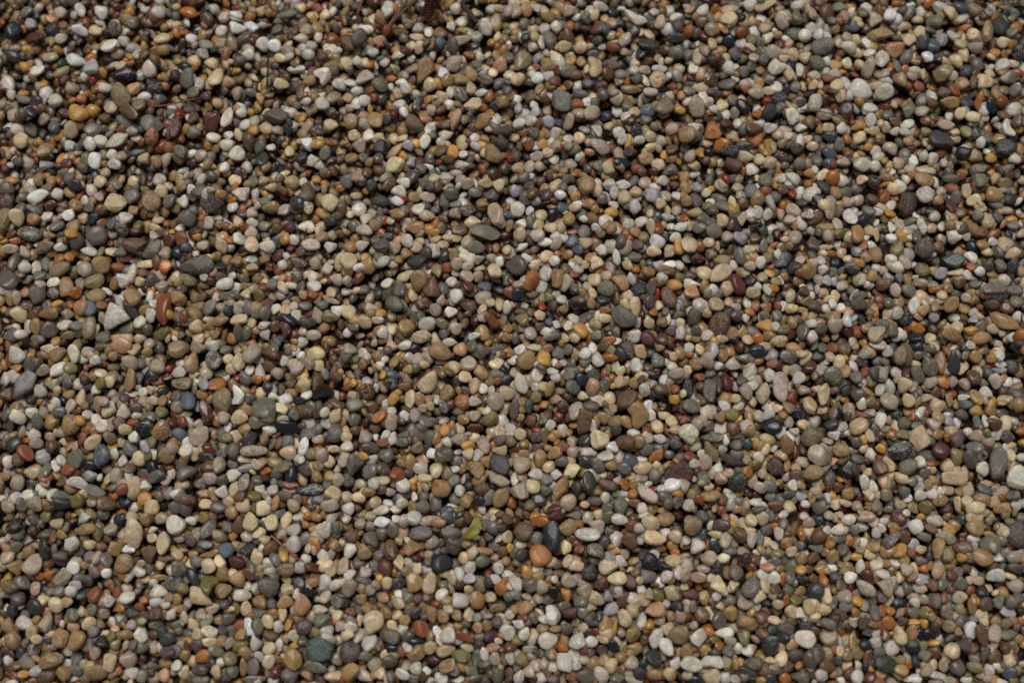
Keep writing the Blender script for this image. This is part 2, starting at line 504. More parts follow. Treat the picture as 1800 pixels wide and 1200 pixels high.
-588 -1264 104 88 20 ta a|golden ridged rock chip pebble, left of centre along the bottom
527 1742 130 81 -85 bu bs|peanut-shaped buff pebble, right of centre along the top
1638 -655 123 76 -60 ta s|sandy-brown tapering pebble, right in the lower middle
-968 1934 117 90 80 mv|smooth mauve-brown egg pebble, left of centre along the top
-2633 -1437 108 83 70 tp a|taupe flat-faced pebble, far left along the bottom
-1541 -691 152 61 2 tp v|long flat taupe spindle pebble, left in the lower middle
-2893 -710 114 80 -50 ru|orange-brown smooth half-round pebble, far left in the lower middle
-2304 -263 137 68 85 ta|upright tan bottle-shaped pebble, far left in the lower middle
865 1888 130 79 -8 dk|smooth dark green-grey pebble, right of centre along the top
3019 1972 135 77 85 ta v|banded tan and dark upright pebble, far right along the top
-2468 -939 126 71 -12 gy s|grey-buff lens-shaped pebble, far left in the lower middle
1868 -355 128 73 80 bu v|white and tan tall bent pebble, right in the lower middle
-1794 -1156 125 71 58 gy v|grey streaked long pebble, left along the bottom
2338 1785 117 88 80 lg|smooth pale-grey upright oval pebble, far right along the top
-1632 -488 111 83 -5 bu|smooth beige pebble with an ochre streak, left in the lower middle
-1542 -1112 109 82 -80 bu|smooth beige upright egg pebble, left along the bottom
614 -1443 108 81 -5 cr|pale cream domed pebble, right of centre along the bottom
-2649 1742 109 93 90 la e|flat lilac-grey rounded-triangle pebble touching a charcoal oval, far left along the top
-583 475 122 78 5 dg a|dark flake pebble with rusty brown top, left of centre in the upper middle
572 300 104 91 0 gn s|mottled grey-green round pebble, right of centre in the upper middle
2556 898 105 92 -70 lg s|pale grey granular egg pebble, far right in the upper middle
-266 -163 103 90 10 tp|beige translucent faceted pebble, left of centre in the lower middle
2216 -220 103 90 -25 pk|pinkish-grey smooth pebble, far right in the lower middle
2729 -744 118 76 -75 um|large brown dome pebble, dull, far right in the lower middle
-2134 -1293 100 88 50 br a|reddish-grey rough angular pebble, far left along the bottom
-368 -1773 99 86 -60 lg|glossy grey-white egg pebble, left of centre along the bottom
2723 -1148 100 88 -25 ta|large smooth tan egg pebble, far right along the bottom
-485 -1470 123 71 85 bu s|upright buff speckled pebble, left of centre along the bottom
-1601 579 112 85 -88 cr s|upright cream pebble with faint spots, left in the upper middle
-3053 752 109 88 -75 bu|smooth beige egg pebble, far left in the upper middle
422 -2003 102 82 -10 um|grey-brown wide pebble at the lower edge, right of centre along the bottom
2828 -1429 104 83 30 lg|pale grey-white smooth pebble in the dim right side, far right along the bottom
-2399 1438 142 69 -42 br a|brown slab-like pebble overlapping a mottled buff one, far left along the top
-1135 -1947 131 64 -12 gn|long grey-green flat pebble, left along the bottom
-3074 1260 100 98 0 bu|round sand-yellow pebble like a ball, far left along the top
-1838 -449 132 68 -70 ma|long dusty-red pebble, left in the lower middle
-1040 1910 117 86 -70 br s|dark reddish mottled pebble under a mauve egg, left of centre along the top
-1256 -298 111 81 25 bu z|shiny beige pebble with an amber side, left in the lower middle
816 -1123 109 80 -25 bu|peach-beige pebble with pale crest, right of centre along the bottom
2063 -1502 120 70 -30 tp|pinkish-taupe lens pebble, far right along the bottom
-2921 1194 124 78 45 ta v|translucent tan pebble under a small buff wedge, far left along the top
1077 -424 106 83 -5 gn|smooth olive-grey oval pebble, right in the lower middle
-1591 -880 114 76 -75 pk v|pale pinkish pebble with veins, left in the lower middle
-296 -1889 111 74 -10 ol a|olive-yellow grainy pebble, left of centre along the bottom
920 1665 98 98 0 bu p|tan pebble with a rusty pit, right of centre along the top
2559 -693 93 93 -45 ma|crimson-brown pebble, far right in the lower middle
-1186 1680 103 94 -60 iv b|ivory bean-shaped pebble with a groove, left along the top
-1716 1176 102 93 90 lg|dull pale-grey rounded block pebble, left along the top
-832 1627 103 94 0 gn s|rough grey-green round pebble, left of centre along the top
-1680 921 101 92 -30 lg t|pale grey three-cornered pebble, left in the upper middle
336 -998 97 88 60 bu|round buff knobbly pebble, right of centre in the lower middle
1566 -783 97 89 -60 mv s|mauve-pink rough pebble, right in the lower middle
-1683 -1276 96 88 -40 sl|flat blue-grey rounded block pebble, left along the bottom
1536 1570 107 89 40 tp b|smooth taupe bean pebble, right along the top
1158 -1326 100 83 -15 tp|smooth grey-beige flat dome pebble, right along the bottom
492 -1278 102 82 -25 gn v|grey pebble with green winding veins, right of centre along the bottom
-546 3 120 73 10 bu s|big buff pebble with pale freckles, left of centre in the upper middle
836 -1783 115 70 65 lg s|pale pinkish-white long pebble, right of centre along the bottom
-245 1495 111 85 15 bu a|large buff angular pebble with a rough face, left of centre along the top
-2538 260 108 82 20 ta|smooth tan pebble below a khaki barrel, far left in the upper middle
-1234 576 109 83 5 iv|shiny ivory oval pebble with a blade tip above it, left in the upper middle
-207 -812 105 80 -75 ta s|caramel-brown sandy upright pebble, left of centre in the lower middle
1245 202 97 91 0 bu s|round sandy pebble with grey rim, right in the upper middle
-2820 -1010 94 88 10 tp|pale taupe round pebble near the dark slate one, far left in the lower middle
378 -1807 99 81 25 lg|pale grey egg pebble with bluish sheen, right of centre along the bottom
-2878 570 131 68 25 kh v|olive-grey oblong pebble, far left in the upper middle
2346 -115 112 77 75 kh s|speckled khaki upright pebble, far right in the lower middle
2736 -1035 109 75 10 bu|large cream dome pebble near the lower edge, far right in the lower middle
898 -1835 107 74 -60 lg|pale grey smooth tilted egg pebble, right of centre along the bottom
-2572 -880 131 63 -15 lg a|pale angular chip pebble, far left in the lower middle
-822 1204 97 93 20 ch|purple-black rounded pebble, left of centre along the top
1934 1780 99 94 0 gn s|mottled grey-green round pebble below a rough grey-brown one, right along the top
-798 575 96 92 -20 um a|taupe triangular angular pebble, left of centre in the upper middle
-1302 -189 94 90 40 pk s|pinkish-beige lumpy pebble, left in the lower middle
-1415 -1117 92 88 -45 bu|beige block pebble near the needle tip, left along the bottom
2547 -1859 90 86 -70 bu v|striped brown and cream pebble, far right along the bottom
-2649 -106 110 77 -85 iv|tall glossy ivory egg pebble, far left in the lower middle
1191 -617 136 61 -12 gn v|green-grey banded long pebble, right in the lower middle
1377 2064 104 90 0 bu|smooth round buff pebble with tan rim, right along the top
-2588 -1247 104 77 25 lg|pale grey-beige smooth oval pebble, far left along the bottom
704 -1762 95 82 30 ta s|brown-pink grainy pebble, right of centre along the bottom
1315 -1407 96 83 80 gn|olive-grey upright rounded block pebble, right along the bottom
-2547 1881 121 76 0 wh|glossy white pebble with greyish end, far left along the top
1677 -120 116 73 -15 gy v|grey pebble with pale bands, near a red-orange chip, right in the lower middle
-358 -1177 113 71 0 um a|grey-brown slab pebble, upper of a pair, left of centre along the bottom
-2249 1283 115 78 75 ru a|rust-brown angular pebble, far left along the top
2190 -783 101 80 -70 br|reddish-brown upright faceted pebble, far right in the lower middle
-2907 -1379 100 79 -35 ta t|tan triangular pebble, far left along the bottom
-1102 -1682 99 78 15 gn|dark greenish oval pebble, left along the bottom
-554 -1871 99 78 20 ta v|tan streaked translucent pebble, left of centre along the bottom
2755 1511 129 70 -5 ta s|oval pebble, grey with orange mottling, far right along the top
-3026 1940 135 68 -8 ma|flat maroon-brown pebble, far left along the top
2671 202 108 78 30 ta a|tan half-moon slab pebble, far right in the upper middle
-1615 -1347 104 75 10 ma|dark plum rough pebble, left along the bottom
656 -1671 103 74 -70 bu|beige smooth upright pebble, right of centre along the bottom
2733 -1085 105 75 -10 bu|large smooth beige pebble above a tan egg, far right along the bottom
2229 -1218 125 63 40 gy v|grey streaked slanting pebble, far right along the bottom
1963 -687 100 80 -8 ta v|amber ringed oval pebble, right in the lower middle
-1784 1407 125 71 60 iv|long ivory pebble standing slantwise, left along the top
-2752 -1272 117 67 -80 dk a|dark green-black angular pebble, far left along the bottom
-1778 -1371 93 83 10 bu|smooth beige round pebble, left along the bottom
2556 -1206 117 67 -30 tp|pinkish-grey flat pebble slanting down, far right along the bottom
273 363 113 74 80 ta|smooth upright caramel pebble, right of centre in the upper middle
-1646 -355 111 73 80 wh b|glossy white foot-shaped pebble, left in the lower middle
-1739 -778 110 72 80 tp s|rough grey-beige upright pebble, left in the lower middle
-2621 426 91 91 0 tp|round taupe-lilac pebble, far left in the upper middle
1100 278 91 91 -30 sa|salmon-orange triangular pebble, right in the upper middle
-1950 -1388 87 87 -15 gy a|flat grey square slate pebble, left along the bottom
453 -1408 87 87 0 dg s|round dark grey pebble, right of centre along the bottom"""
STONES = """949 -1338 87 87 55 bu s
427 -1513 87 87 -15 kh
638 -1018 92 84 60 gn s
-25 -1746 91 82 -60 lg
1749 -1604 91 83 25 bu a
2670 -1744 91 82 -50 wh
-517 87 99 82 0 lg
-1285 -1243 96 79 85 lg
-1212 -1722 95 78 35 mv a
-528 -1734 95 78 -60 ru a
516 -1995 94 78 -85 lg
618 -1212 96 79 85 lg
1809 -1198 96 79 40 br
1209 -1682 95 78 75 um
2593 -153 124 64 -88 ta
-2827 145 130 62 12 ta v
1377 330 117 69 -65 ma
-1189 -95 103 77 0 bu
1301 -744 152 51 -32 mv
-2167 -1757 99 74 -85 lg
-1324 -1572 99 74 -5 ta t
2651 -1260 100 75 0 br
-1868 -1445 137 54 -62 dk
1350 -1774 107 68 -80 ol v
2545 -1630 107 68 85 gn
-2288 1739 100 85 80 iv
243 1931 113 77 -85 gy
3104 1335 111 75 -60 wh b
-3009 149 108 73 -35 bu
-1262 917 110 75 -80 br s
402 216 108 74 12 ch
2370 561 109 74 65 ol
-2936 -1490 104 70 5 kh s
-386 -1857 103 70 8 bu
2507 -1392 104 71 60 bu
-2712 692 101 80 80 ta
1857 910 101 81 55 lg
1742 1708 125 67 -65 bu b
2721 631 92 87 0 lg t
2981 1646 98 85 5 bu q
457 127 95 82 70 um
1812 412 96 83 -15 ta
-2289 -676 93 80 -30 gy a
543 -1710 91 78 50 ta e
2484 -715 123 61 -5 gy s
-2773 1811 117 72 -8 wh
-1644 1250 115 71 -75 br
-604 702 114 70 10 ta a
3163 1476 102 80 15 lg
1249 672 101 79 -25 gn
2805 -1758 95 74 85 tp
359 -806 94 78 10 cr
1181 -451 95 78 -10 iv s
1182 410 91 85 0 bu
122 -901 88 82 90 cr
-2668 -1592 89 79 -50 bu
3129 1680 107 76 5 gy
1255 -551 102 72 50 iv
-2227 -1641 99 70 -10 dg s
-2326 -1925 98 70 -85 bu
2762 -1665 99 70 -55 bu s
2454 202 112 67 75 lg
286 1809 121 67 -60 iv s
-2940 898 119 66 30 iv
748 189 117 65 80 bu s
1068 -303 115 64 -85 ch s
-481 -1108 130 54 -5 tp v
1612 1452 89 89 0 dg a
-1781 -298 107 68 35 or
-560 -591 85 85 40 gy a
2211 -1843 82 82 -20 lg
-683 -832 86 83 0 ru a
780 296 91 82 -45 nv s
39 816 92 83 90 lg
-298 -393 89 81 -40 or
-751 -716 89 80 90 gy
710 -750 89 80 -15 sl
367 -303 90 81 -55 gy s
1093 -1264 88 79 60 lg t
-76 1775 99 81 70 sa
1686 1537 98 80 -5 dg s
-274 504 96 78 -25 iv
1577 995 97 79 70 gn s
487 -304 94 77 65 sa
1319 303 87 85 90 bu
1424 -120 120 60 0 gn a
1913 1513 103 76 85 iv v
-1664 -696 97 72 -75 um
-457 -804 97 72 75 cr
955 -899 97 72 12 wh
-1496 -510 110 64 -25 br v
-1315 -838 110 63 80 nv
-171 -655 110 64 -65 tp s
1176 -961 109 63 10 ta
2092 -1443 108 62 -70 ma
1333 34 95 76 15 ta
-2503 -638 102 68 45 bu
2658 -723 101 68 -60 kh
-1534 -1718 99 66 -70 wh
1443 -203 92 75 -88 iv s
579 -1625 89 73 40 la
2217 -1285 90 73 0 ta
895 600 87 83 -20 wh
2525 430 87 83 0 kh s
755 1613 121 63 -10 kh a
1753 1419 93 80 -40 iv p
2940 743 92 79 -60 bu s
2839 697 92 79 80 ta a
2237 525 91 78 -80 ta
2613 -774 89 76 60 bu
2201 -1695 87 74 -10 or
-1793 584 103 70 85 bu
-1698 1940 104 74 55 um
-817 873 105 69 10 dg
493 -1554 99 65 -10 bu s
609 444 96 74 -40 br
-2959 -488 94 72 -40 iv
330 -1453 81 79 0 tp
-109 421 91 76 -80 bu
-1841 191 99 69 45 gy v
1666 -2007 94 65 -10 gn s
-2072 -1515 93 68 0 iv
-1946 -693 91 72 15 iv
-121 100 121 56 -45 ru
-2517 -1159 109 59 22 ta
1814 1537 85 85 0 mv
-2074 2140 109 68 -15 or
1459 1162 106 66 -5 bu
1746 813 88 79 -10 tp
704 -76 103 64 -75 mv
-1582 -1539 99 62 -5 iv
-124 -1768 99 62 35 pl
-314 -621 97 66 5 tp s
1494 -80 99 67 -5 nv
377 606 92 74 25 sl
518 457 91 74 65 bu v
-175 -1342 87 71 0 gn
1925 -1202 88 71 -20 gy v
-2668 -964 109 57 0 gy
1385 -1857 81 74 15 iv z
1852 593 96 70 85 um
1960 793 96 70 -85 bu
-132 -501 93 68 30 ol
2899 -1766 103 58 10 gn
-1959 -761 122 51 65 br
-1440 2111 127 56 3 gn
-909 674 105 63 -30 lg s
2467 61 93 69 -15 or
-1134 1556 103 67 25 kh
-593 1513 103 67 80 dg v
-1987 354 100 65 -8 kh
-1761 336 100 65 15 lg
1295 -272 98 64 -88 ma
1718 -58 99 64 -5 ta
-2180 -975 82 74 0 ye
-685 296 91 71 -80 gy
2260 -1779 86 68 -75 bu s
-1370 993 84 79 0 bu
-582 -1094 80 75 0 lg
1790 1847 90 76 -80 bu
-770 -1112 99 60 -5 wh
-1741 2011 97 70 5 wh
-1275 709 95 68 0 iv
-762 278 91 69 25 um
867 -719 101 59 25 or a
2606 -263 84 73 -85 or
-1314 477 103 61 -5 mv v
-730 1194 133 49 45 ta
-547 -795 89 66 -5 lg
1318 -475 87 68 5 ol s
1239 -294 107 56 -75 nv
-1211 385 82 74 0 iv z
-952 825 83 75 10 lg
2806 -795 80 72 60 iv
-242 -1250 79 71 0 gy
-272 809 101 61 15 gy v
1402 511 100 61 -65 gy
-512 1634 80 79 90 bu
-216 -548 93 61 -3 ma
2136 1883 94 67 -15 iv v
-59 -501 81 70 -10 wh
1616 2162 127 50 20 bu
454 593 79 74 0 bu s
2363 437 83 68 0 iv
-1661 109 97 56 -3 bu q
-2807 351 87 62 0 iv
2821 502 83 65 -10 wh
-276 -1781 111 43 -30 ru
-1538 -962 84 59 -12 ol
-795 -486 85 60 25 or
-1732 1009 75 72 90 cr
360 1383 98 53 65 pk
1128 -1183 69 67 -50 te
689 1126 97 51 -3 nv
2724 1363 93 53 -5 pk
643 507 96 42 -88 wh
-1472 -808 76 38 0 or
2988 -1185 134 109 90 mv
-2251 -914 126 93 80 bu s
820 -1355 108 92 -35 ch
-2572 65 134 78 85 kh
-2367 -49 112 90 -15 sa
1766 -1871 99 90 55 um
-67 -972 109 84 75 ta
-2214 547 131 74 30 gn s
-1005 486 100 96 30 bu
-2782 -1608 95 91 0 dg
467 972 106 92 75 ta
2128 652 122 79 70 ta
-1069 -583 102 89 10 gy s
1193 -689 118 76 -75 kh
-2726 314 113 82 70 ta
2989 907 97 97 40 ta
-2826 56 99 90 40 um
-1286 -1995 94 86 0 gy
-2909 -1799 99 82 80 ta
968 -1774 99 82 -50 kh
2587 -1947 98 82 -25 um
1514 -342 119 73 80 tp s
-368 1790 112 85 60 pk s
-1885 1386 116 80 70 ma a
-1322 -1392 108 75 5 br
-2628 193 95 91 50 ta
-1068 -947 92 88 0 bu s
193 -137 94 90 30 ye
2000 -800 93 89 20 ch
-2232 -1907 90 86 -20 tp
2475 -1564 91 87 50 um
-2859 -812 97 84 -10 bu
-3179 1992 108 86 70 nv
-858 1396 107 84 85 ta
-2897 269 104 82 45 um a
2908 1004 106 84 40 gn t
-2374 -10 129 65 0 sa
-1247 -454 106 77 15 br s
-954 -1498 104 75 55 tp
-2114 1344 142 62 80 ma
51 -285 120 68 -75 lg
-1100 -1156 109 71 70 lg t
3041 584 92 92 0 bu p
2788 -985 92 84 -10 ta
-827 -1223 92 83 -60 um
-75 1236 102 84 -40 dg s
2013 2132 104 86 70 br
-2770 -510 98 81 35 ta a
-2981 -651 97 80 30 dg
-1572 -617 97 81 50 dg
1723 -1907 94 78 -55 um
2182 1101 106 79 0 lg
330 345 104 78 70 tp
-744 -1379 100 75 -70 ma
909 -1094 101 75 0 ta
781 -791 105 72 0 bu
2451 -224 107 73 -60 gn
-3135 861 92 88 60 ma
-2034 242 91 87 -60 ta a
1965 78 91 86 50 tp
1150 198 91 86 15 lg
-2059 -715 89 85 90 ta
1187 -141 90 86 50 tp
-1695 -1425 87 83 -25 ta
-883 453 96 83 75 ta
-173 247 95 82 30 tp
-2578 -989 92 80 70 ol
-843 -812 93 80 60 gy
169 -736 93 80 -60 ta
1825 -1023 92 80 50 gn
695 -1223 92 79 -80 br
-104 2069 117 72 85 ta
2255 1742 117 72 75 tp
2094 765 114 70 -70 lg
-2744 -198 111 68 35 lg
-2751 -100 99 77 30 ta s
-722 -518 98 76 -65 tp
-1499 -1314 96 75 -60 bu
-1102 -1367 96 75 -15 bu
-827 -1813 95 74 70 lg
806 -1433 96 75 -15 gy
1599 -1730 95 74 -20 um
-2629 1344 107 76 30 gy
499 1438 107 76 30 tp
1382 1097 106 75 -20 ma a
1142 875 105 75 75 um s
1113 136 104 73 75 um s
2118 207 104 73 -25 um
-1065 -224 103 73 80 br s
-2710 -1698 99 70 65 tp
-2689 -2003 98 70 20 br
-1500 -1947 98 70 70 gy
1394 -1927 98 70 -15 um
-3059 480 126 61 75 um
-1338 -705 97 74 5 bu
-1926 921 88 88 -40 um a
-952 1018 88 88 0 tp a
2848 -1 108 69 20 ta
-1485 -1027 84 84 -70 cr
-836 2103 95 86 -50 ta
2963 2142 95 86 0 kh
-2369 907 92 84 15 gy
-2344 61 90 82 40 gn
-484 547 92 83 -50 lg
-989 158 91 82 70 bu
1520 880 92 83 -70 kh e
-2940 -1144 88 79 0 ch
-1606 -1453 87 79 -60 ta
506 -1131 88 79 -30 tp
104 -1478 87 79 -20 um
-2141 1349 147 53 80 ma
1804 1996 99 81 0 gn
3218 1852 99 81 90 ch
-2680 602 96 79 70 um
-3046 -342 94 77 60 br
-950 -408 94 77 30 gn
2665 -621 93 76 60 mv
-2961 -1318 92 75 55 tp
-963 -1278 92 75 70 lg
2287 -1094 92 75 -20 ma
2957 -1482 91 75 -15 tp s
-356 1405 125 62 75 sa
1663 1852 103 76 -5 tp
-392 -346 98 73 75 ta s
2763 -676 97 72 -10 gy
-2838 -1702 95 70 -25 lg
2284 -1281 96 71 65 ye
-1058 484 113 65 80 bu
-2119 -846 110 63 30 gy
-1468 -98 112 64 -5 br a
2398 -111 129 56 88 br
-1032 -2003 106 61 0 bu
-222 564 105 70 -5 gn
-1654 -150 103 69 -80 bu
-1741 -1023 101 67 -10 um
515 -778 101 68 -55 gy
-2392 756 88 83 -60 lg
-2370 367 87 82 20 lg t
-2943 -880 84 80 90 tp
-1590 -1018 84 80 -50 bu
1149 -761 84 80 50 pk
2530 -268 85 81 40 tp
3037 -172 86 81 -60 ch
1107 -1653 83 78 -45 br
2558 -1305 83 79 50 ol
2641 -1690 83 78 -20 um
2696 2059 95 81 0 gn
-1339 -630 89 76 50 gy
160 -981 88 76 -15 dg
2366 -298 90 77 60 bu
-1992 -1867 86 74 -30 mv
172 -1106 113 59 12 or
1647 -1369 87 75 60 gn
2771 -1588 87 74 -15 um s
-469 -1653 95 68 -85 ta
-2441 1396 111 67 -30 gy s
3072 296 108 65 -10 um
-1175 -281 107 64 70 br
1359 1637 107 70 -5 gy
-611 -372 111 61 -85 bu
-2762 1332 98 75 90 tp
-2900 74 95 73 65 ta
-1934 154 95 73 -25 ta v
1901 861 97 75 -50 ch v
-1938 -1031 92 71 -70 mv
-273 -985 92 71 -60 ta a
2969 -523 93 72 80 bu
2788 -246 94 73 -55 br
-2867 -1466 91 71 0 gy
-2790 -1847 90 70 85 um
-1426 -1268 92 71 35 br
-1480 -1720 91 70 -80 gn
-1966 -1478 91 71 60 dg
650 -1564 91 70 60 br
831 -1987 90 70 -15 ta
2855 -1572 91 70 60 gn s
-1501 834 101 70 15 ta
1875 756 101 70 45 br
-2310 -150 99 69 -30 tp
-134 -972 97 67 75 gy
489 -829 97 67 -50 lg
2223 -876 97 67 -85 sa
-1725 -1194 96 67 5 kh
-1615 -1127 96 67 -85 br
-1099 -1470 95 66 65 lg
-1483 -1641 95 66 0 um
2504 -1102 96 67 -10 lg
-1142 1883 117 63 -15 iv
-1153 1775 117 63 20 ta
572 -897 118 55 -10 br a
1230 -1131 109 59 -5 um
-2125 861 83 83 0 gy
-2035 624 83 83 40 ru a
1866 -207 81 81 -20 tp
911 -1726 78 78 -20 bu s
-2257 1608 89 80 10 dg v
-3181 1842 108 67 -30 dg
2107 1462 89 80 20 mv
-2113 620 87 79 20 ma
-3038 17 86 77 90 gy
-2669 -1014 101 63 -5 dg
-2131 -1027 84 76 85 bu
-30 -337 85 77 0 bu
-453 -1010 84 76 50 gy
2541 -985 84 76 15 ta
-460 -1903 98 62 -10 ma
-856 -1999 98 61 -25 lg
745 -1983 82 74 -15 pl
1044 -1531 99 62 -5 ma
2327 -1754 99 62 65 ta
-241 733 92 74 -10 bu
-176 30 90 73 -60 ta
446 674 92 74 85 gy
698 561 92 74 60 tp
418 43 90 73 -60 ye
1745 1013 93 75 -20 lg
2506 260 91 74 60 bu
-2356 -838 89 72 60 tp
-652 -897 88 72 -50 lg
519 -128 90 73 -75 lg
750 -638 89 72 50 ta
1142 -855 88 72 -60 gy s
-2855 -1293 88 71 45 ta
-1473 -1584 87 70 -60 ta
-1408 -1766 86 70 0 br
693 -1462 87 71 -40 ma
935 -1531 87 70 -70 bu
1280 -1645 87 70 -65 ta
1123 -1085 88 71 -10 dg
2916 -1309 87 71 50 gn
2021 -1867 86 70 20 kh
-1137 -719 83 76 0 pk
-3194 1651 98 72 -60 lg
23 2132 100 72 85 pk
1311 1236 97 71 20 or
2456 1661 98 72 -60 ta
2255 1480 98 71 -15 lg
-2410 688 96 70 -70 um s
-1505 575 96 70 0 lg
-268 202 95 69 -10 br
-1600 -557 93 68 10 ta
-1083 -1018 92 67 15 tp
-90 -63 94 69 40 um s
544 -497 93 68 0 ta v
1565 -1018 92 67 -20 br
2776 -604 93 68 10 tp
-2315 -1106 92 67 65 nv
-2385 -1338 92 67 -70 gy
-2004 -1791 91 66 25 dg
-1498 -2019 131 45 5 gy
-1493 -1811 90 66 -70 lg
-1790 -1887 90 66 20 or
-1807 -1963 90 66 10 um
-898 -1774 91 66 80 pk
1820 -1947 90 66 -20 br
1236 -1758 103 58 -10 lg
-792 2137 104 68 75 lg
947 412 100 65 -10 br
-2189 -492 98 64 -5 gy
-1226 -587 98 64 20 gy s
249 -702 97 63 20 ta
2218 -505 98 64 80 lg
2721 -922 97 63 75 tp
2217 -45 99 64 0 lg
-1717 -1859 94 62 -15 gn
-191 -1474 95 62 -75 kh s
1257 -1223 96 63 80 tp
1955 -1795 95 62 75 ta
2094 -1085 96 63 0 tp
-2923 2006 86 81 70 dg
-948 1227 84 80 60 pk
850 1452 85 80 -50 sl
2615 1992 86 81 -50 bu
2867 1513 85 80 0 dg s
2911 1176 84 80 -10 ta t
-127 912 84 79 30 mv a
870 898 84 79 0 la
209 408 83 78 -55 lg v
1992 1013 84 79 60 or
-2141 -189 81 77 -30 tp
127 -774 80 76 -25 ye
-2436 -1535 79 75 60 ru
-2889 -1560 79 75 90 um
-1633 -1903 78 74 15 kh
-863 -1293 79 75 -20 ta
-948 -1189 79 75 -70 br
-66 -1502 79 75 -50 or
146 -1210 79 75 20 gy v
79 -1613 79 74 0 sa
578 -1941 78 74 25 bu
1946 -1547 79 75 -20 tp
1459 -1963 78 74 -50 br
2389 -1140 79 75 -60 lg
2635 -1459 79 75 90 gy
826 -6 86 73 -60 ma
1482 930 88 75 55 gy s
1539 78 86 73 -10 ye t
-2297 -71 86 73 30 bu
-1795 -850 84 72 10 pk
511 -380 85 72 -45 lg
856 -838 84 72 -80 gy
1708 -194 86 73 -15 tp
1414 -544 85 72 -10 tp
2924 -263 85 73 65 lg
-2936 -1710 82 70 70 ta
-476 -1233 83 71 50 pk
1642 -1883 82 70 15 um
2456 -1867 82 70 5 br
-1331 1580 116 58 -80 br
-2329 180 112 56 -55 dg a
-997 -736 110 55 75 tp
-2603 1129 93 71 85 wh
-443 1190 93 71 10 br s
1518 1330 107 62 10 br s
1769 30 90 69 70 um
2755 692 92 70 -80 tp
3102 892 92 70 15 dg
-2813 -63 103 60 -5 bu
-1419 -757 89 68 -10 kh
-1903 -58 90 69 -5 tp
-492 -617 89 68 70 um
1104 -540 89 68 50 tp
-2260 -1556 87 66 10 lg
-2441 -1169 100 59 75 kh
-2078 -1645 87 66 0 br
-2805 -1931 86 66 -25 gn
-986 -1371 100 58 85 tp
-613 -1539 87 66 -60 gn
1014 -1416 87 66 80 tp
1824 -1871 86 66 80 ta
2735 -1875 86 66 75 um
-1584 1900 83 81 0 lg s
-2791 1106 97 66 25 ma
550 2006 99 68 20 br
1047 1847 99 67 -10 gy
1292 1785 99 67 -5 ch
1453 1485 98 67 -60 ch a
2870 2162 100 68 0 te
-2961 816 97 66 -10 gy v
-1187 145 95 65 -70 tp
-646 611 96 65 -50 lg
355 756 96 66 65 ta
1029 575 96 65 85 ye
2277 336 95 65 25 br s
2494 633 96 66 65 um
-1059 -480 94 64 65 bu
2884 -527 93 64 -30 br
2285 -298 94 64 -55 lg
-1257 -1466 91 62 -10 nv
-1066 -1787 91 62 -25 pk
-1759 -1750 91 62 -5 iv
-3029 1339 93 69 -65 um
2824 938 110 57 75 bu
2711 825 110 57 75 ma s
-1244 -668 106 55 85 wh
-842 -670 106 55 -5 um
-1733 1804 81 81 30 nv a
-1195 1504 80 80 40 lg s
-896 1288 80 80 -20 iv
2672 1900 81 81 0 te
-374 917 79 79 -40 gn
1730 435 78 78 45 dg
2439 525 78 78 -40 la
3084 225 78 78 -20 gn
-873 -604 76 76 0 tp
-524 -1023 76 76 -20 gy
-2348 -1268 75 75 -10 ta q
-2295 -1682 74 74 0 gn
-795 -1935 74 74 -15 tp s
1353 -1588 74 74 40 tp
1198 -1375 75 75 -30 dg
1818 -1090 75 75 -30 dk
2464 -1478 75 75 -25 br
2808 -1891 74 74 0 br
-1140 1953 83 79 20 ru
-2950 1594 85 76 90 wh
-2873 1528 85 76 -10 iv
-2391 1608 85 76 60 sa
-2348 1485 85 76 70 kh
1257 1656 85 76 -20 br v
2318 2079 86 77 60 bu
2822 1176 84 75 0 ch
-2575 176 82 73 -70 sl
-1503 154 82 73 60 gn
-1027 1004 84 75 60 gy
-626 1023 84 75 20 mv
-737 61 82 73 50 bu
749 17 82 73 40 lg
1296 738 83 74 -50 bu
2738 354 82 74 -20 br
-2331 -454 81 72 90 lg
-2148 -787 80 72 -20 nv
-1861 -880 80 72 0 um
-388 -821 80 72 -20 kh
888 -133 81 73 90 gn
804 -676 80 72 15 gy
-1714 -1351 79 71 -50 bu
-390 -1085 80 71 0 sl
521 -1478 79 71 15 ma
574 -1085 80 71 60 gn
170 -1498 79 70 50 tp
57 -1903 78 70 90 kh
689 -1927 78 70 20 tp
1349 -1198 79 71 -20 br
2889 -1907 78 70 -50 bu
1363 1190 102 62 0 dg s
-1246 92 99 60 -5 dg s
-766 972 101 62 40 br a
-536 220 99 61 0 br v
2797 -368 98 60 -65 ta
-2691 -1123 96 59 -10 bu
1096 -1433 96 58 0 tp
2629 -1551 81 68 -10 tp
-2075 1190 89 71 -10 gn a
-313 1665 89 72 0 ta a
433 1570 89 71 -40 gy a
1470 1992 90 72 10 ru
2042 1613 89 72 75 bu
1992 1288 89 71 15 dg
3103 1761 90 72 15 lg
-1657 -608 85 68 -60 bu s
-115 -570 85 68 -60 tp
147 -237 86 68 80 lg
667 -795 84 68 -10 gy
2563 -424 85 68 25 bu
3062 -71 86 69 -15 te
-2536 -1903 82 66 80 gy
-706 -1919 82 66 5 um
91 -1408 83 66 -70 ye
374 -1369 83 67 5 bu
1386 -1706 82 66 -40 ta
1843 -1547 83 66 70 bu
1406 624 96 63 -8 la
554 -727 93 61 10 lg
-2597 -1983 74 72 90 ta
-2928 1818 94 67 -10 tp
-1555 1125 93 66 75 dg
-330 1570 94 67 -75 gy v
1040 1948 95 68 -15 dg
720 1934 95 68 70 tp
993 327 91 65 -10 ye
2013 720 92 66 -85 lg
1297 493 91 65 0 kh
2426 296 91 65 -15 gn
2977 251 91 65 0 dg
